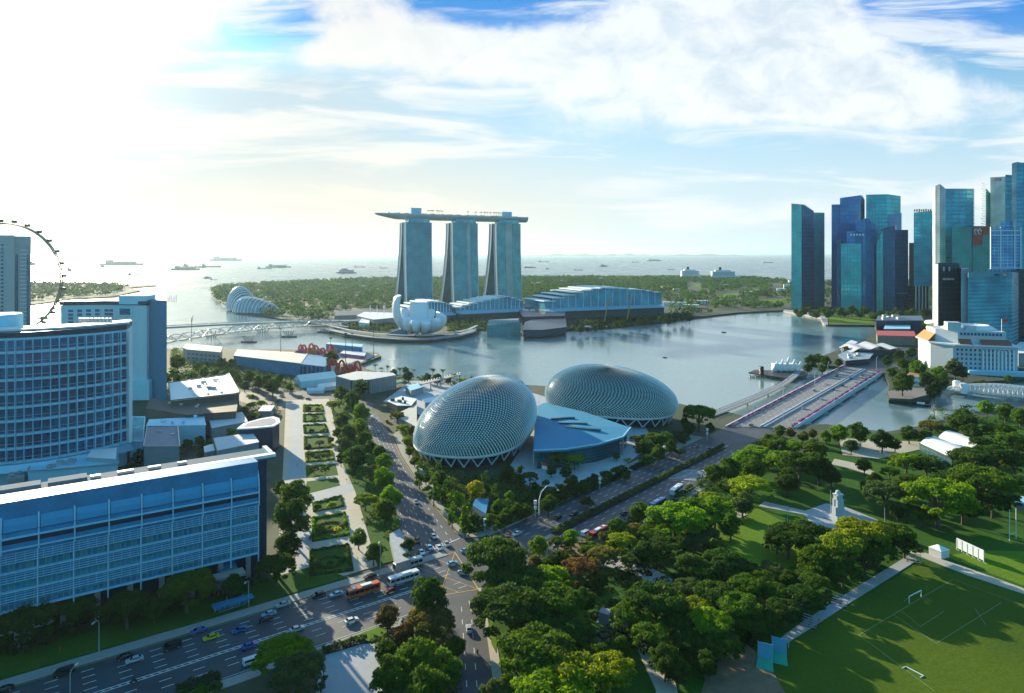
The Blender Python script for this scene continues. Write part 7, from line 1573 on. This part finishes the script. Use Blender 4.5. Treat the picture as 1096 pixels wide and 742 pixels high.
# distant islands on the horizon
for k, (x0, x1, Yd, h) in enumerate([(560, 660, 30000, 110), (700, 800, 32000, 90), (640, 700, 34000, 120)]):
    a0, a1 = PX(x0, Yd), PX(x1, Yd); b = MB(); n = 24; rgx = random.Random(k)
    hs_ = [h*math.sin(PI*i/n)**.6*(.6+.3*math.sin(i*.9+k)+.15*rgx.random())+WZ for i in range(n+1)]
    for i in range(n):
        xa, xb = a0+(a1-a0)*i/n, a0+(a1-a0)*(i+1)/n; b.face([(xa, Yd, WZ-.2), (xb, Yd, WZ-.2), (xb, Yd+400, hs_[i+1]), (xa, Yd+400, hs_[i])], smooth=True); b.face([(xa, Yd+400, hs_[i]), (xb, Yd+400, hs_[i+1]), (xb, Yd+1200, WZ-.2), (xa, Yd+1200, WZ-.2)], smooth=True)
    tag(b.build('distant_hill', MATS['town_ground'], merge=True), kind='structure')
# ================================================================ air
def haze():
    m = bpy.data.materials.new('haze'); m.use_nodes = True; nt = m.node_tree; nt.nodes.clear(); out = nt.nodes.new('ShaderNodeOutputMaterial'); v = nt.nodes.new('ShaderNodeVolumePrincipled')
    v.inputs['Color'].default_value = (.62, .86, 1, 1); v.inputs['Density'].default_value = HAZE; v.inputs['Anisotropy'].default_value = .45; nt.links.new(v.outputs[0], out.inputs['Volume'])
    b = MB(); b.prism([(-60500, -500), (60500, -500), (60500, 60500), (-60500, 60500)], WZ-6, 420, bottom=True); o = b.build('haze', m); tag(o, kind='stuff')
HAZE = 2.6e-5
haze()
# ================================================================ labels that single each repeat out
ORD = ['nearest', 'second nearest', 'third nearest', 'fourth nearest', 'fifth nearest', 'sixth nearest', 'seventh nearest', 'eighth nearest', 'ninth nearest', 'tenth nearest', 'eleventh nearest', 'twelfth nearest', 'thirteenth nearest', 'fourteenth nearest', 'fifteenth nearest', 'sixteenth nearest', 'seventeenth nearest', 'eighteenth nearest', 'nineteenth nearest', 'twentieth nearest', 'twenty-first nearest', 'twenty-second nearest', 'twenty-third nearest', 'twenty-fourth nearest']
MARKS = [('the white cenotaph', (897, 557)), ('the vaulted white tent', (1021, 485)), ('the white marquee', (1005, 596)), ('the sight screen', (1038, 596)), ('the rugby posts', (1084, 580)), ('the standing football goal', (980, 643)), ('the blue cricket screens', (827, 708)), ('the orange bus', (389, 634)), ('the white coach', (432, 621)), ('the yellow box junction', (475, 612)),
         ('the bus shelter', (248, 655)), ('the yellow car', (226, 682)), ('the bottom left corner', (0, 742)), ('the bottom road motorbike', (511, 701)), ('the grey plaza at the bottom', (370, 720)), ('the stone roofed garden pavilion', (430, 590)), ('the ring hedge garden bed', (352, 565)), ('the roadside garden bed', (353, 603)), ('the top garden bed', (336, 437)), ('the garden crossing lane', (330, 538)), ('the ribbed shed', (392, 412)), ('the blue grandstand', (300, 400)),
         ('the white hotel foot', (150, 425)), ('the sunlit shopping centre roof', (222, 440)), ('the mauve flat roof', (175, 495)), ('the boat shaped building', (280, 470)), ('the front of the nearer shell dome', (500, 512)), ('the nearer shell left flank', (440, 470)), ('the yellow leaved tree', (510, 530)), ('the junction corner pylon', (519, 570)), ('the arched lamp', (577, 552)), ('the red and white flag', (580, 522)), ('the foyer roof front', (610, 490)), ('the farther shell dome right end', (728, 460)), ('the foyer kerb pylon', (642, 524)), ('the bridge near left end', (777, 457)), ('the bridge near right end', (848, 458)), ('the bridge far left end', (902, 392)), ('the bridge far right end', (944, 399)), ('the middle of the road bridge', (862, 425)),
         ('the river terrace', (970, 420)), ('the truss bridge towers', (1026, 419)), ('the classical hotel corner', (1010, 400)), ('the disc shaped white building', (1010, 365)), ('the red roofed hall', (958, 360)), ('the wave roofed hall', (934, 381)), ('the viewing pier', (840, 401)), ('the palm row by the shed', (410, 402)), ('the raised striped walkway', (470, 414)), ('the grey park pavilion', (657, 662)), ('the white roofed park kiosk', (856, 620)), ('the bare soil patch', (790, 715)), ('the big sunlit lawn', (800, 585)), ('the path crossing by the river', (915, 500)), ('the avenue hedge start', (614, 556)), ('the lane hatching past the hedge', (735, 522)), ('the bottom park edge', (600, 742)), ('the park corner', (515, 630)), ('the red brown tree by the avenue', (620, 625)), ('the slim teal skyline tower', (865, 330)), ('the dark navy skyline tower', (960, 335)), ('the river bank behind the tent', (1000, 455)), ('the right picture edge by the river', (1096, 445)), ('the right picture edge above the path', (1096, 520)), ('the white path bend', (980, 597)), ('the grey bleacher by the nets', (865, 673)), ('the green lawn on the business shore', (910, 343)), ('the lone palm group by the bay', (465, 408)), ('the office block right corner', (290, 630)), ('the office block entrance canopy', (200, 660)), ('the roadside park path', (690, 615)), ('the crystal pavilion', (540, 357)), ('the convention hall', (650, 342)), ('the yellow crane barge', (650, 349)), ('the lotus museum', (449, 358)), ('the dark drum building', (585, 350)), ('the deep park shade centre', (745, 660)), ('the floating platform', (355, 388))]
MPTS = [(n, G(*p)) for n, p in MARKS]
def rank_labels(items, what, skip=()):
    """items: (object, description, x, y); the rank is taken over the whole list, so each label holds for one thing only"""
    ranks = []
    for n, (mx, my) in MPTS:
        order = sorted(range(len(items)), key=lambda i: (items[i][2]-mx)**2+(items[i][3]-my)**2); r = [0]*len(items)
        for q, i in enumerate(order): r[i] = q
        ranks.append(r)
    for i, (o, desc, x, y) in enumerate(items):
        j = min([j for j in range(len(MPTS)) if not any(w in MPTS[j][0] for w in skip)], key=lambda j: (ranks[j][i], (x-MPTS[j][1][0])**2+(y-MPTS[j][1][1])**2)); q = ranks[j][i]
        o['label'] = f'{desc}, {what}{ORD[q]} to {MPTS[j][0]}' if q < len(ORD) else f'{desc} about {int(math.hypot(x-MPTS[j][1][0], y-MPTS[j][1][1]))} m from {MPTS[j][0]}'
rank_labels(TREES, '', ('leaved tree', 'brown tree'))
rank_labels([v for v in VEH if v[0].get('category') != 'person'], '', ('bus', 'coach', 'yellow car', 'motorbike'))
for v_ in VEH:
    for k_, l_ in (('orange bus', 'orange bus with a pale roof on the lower left road'), ('white bus entering', 'white coach entering the yellow box junction'), ('silver bus', 'silver bus just behind and beyond the white coach'), ('white bus by', 'white bus beside the lane hatching beyond the median hedge'), ('yellow car', 'yellow car on the dark lower left road'), ('red bus', 'red bus with pale roof half hidden by roadside trees'), ('blue bus', 'blue bus half hidden by trees near the lane hatching')):
        if v_[1].startswith(k_): v_[0]['label'] = l_
rank_labels([v for v in VEH if v[0].get('category') == 'person'], '')
LAMP = [(o, d, o.location.x, o.location.y) for o, d, k in LABELLED if k == 'L']; rank_labels(LAMP, '')
FAR = sorted([o for o in LABELLED if o[2] == 'F'], key=lambda o: o[0].location.x/o[0].location.y); NUM = ['first', 'second', 'third', 'fourth', 'fifth', 'sixth', 'seventh', 'eighth', 'ninth', 'tenth', 'eleventh', 'twelfth', 'thirteenth', 'fourteenth', 'fifteenth', 'sixteenth', 'seventeenth', 'eighteenth', 'nineteenth', 'twentieth']
for i, (o, d, k) in enumerate(FAR): o['label'] = f'{d}, {NUM[i]} from the left of them'
DK_ = sorted([o for o in LABELLED if o[2] == 'D'], key=lambda o: o[0].location.x/o[0].location.y)
for i, (o, d, k) in enumerate(DK_): o['label'] = f'{d}, {NUM[i]} from the left of the row'
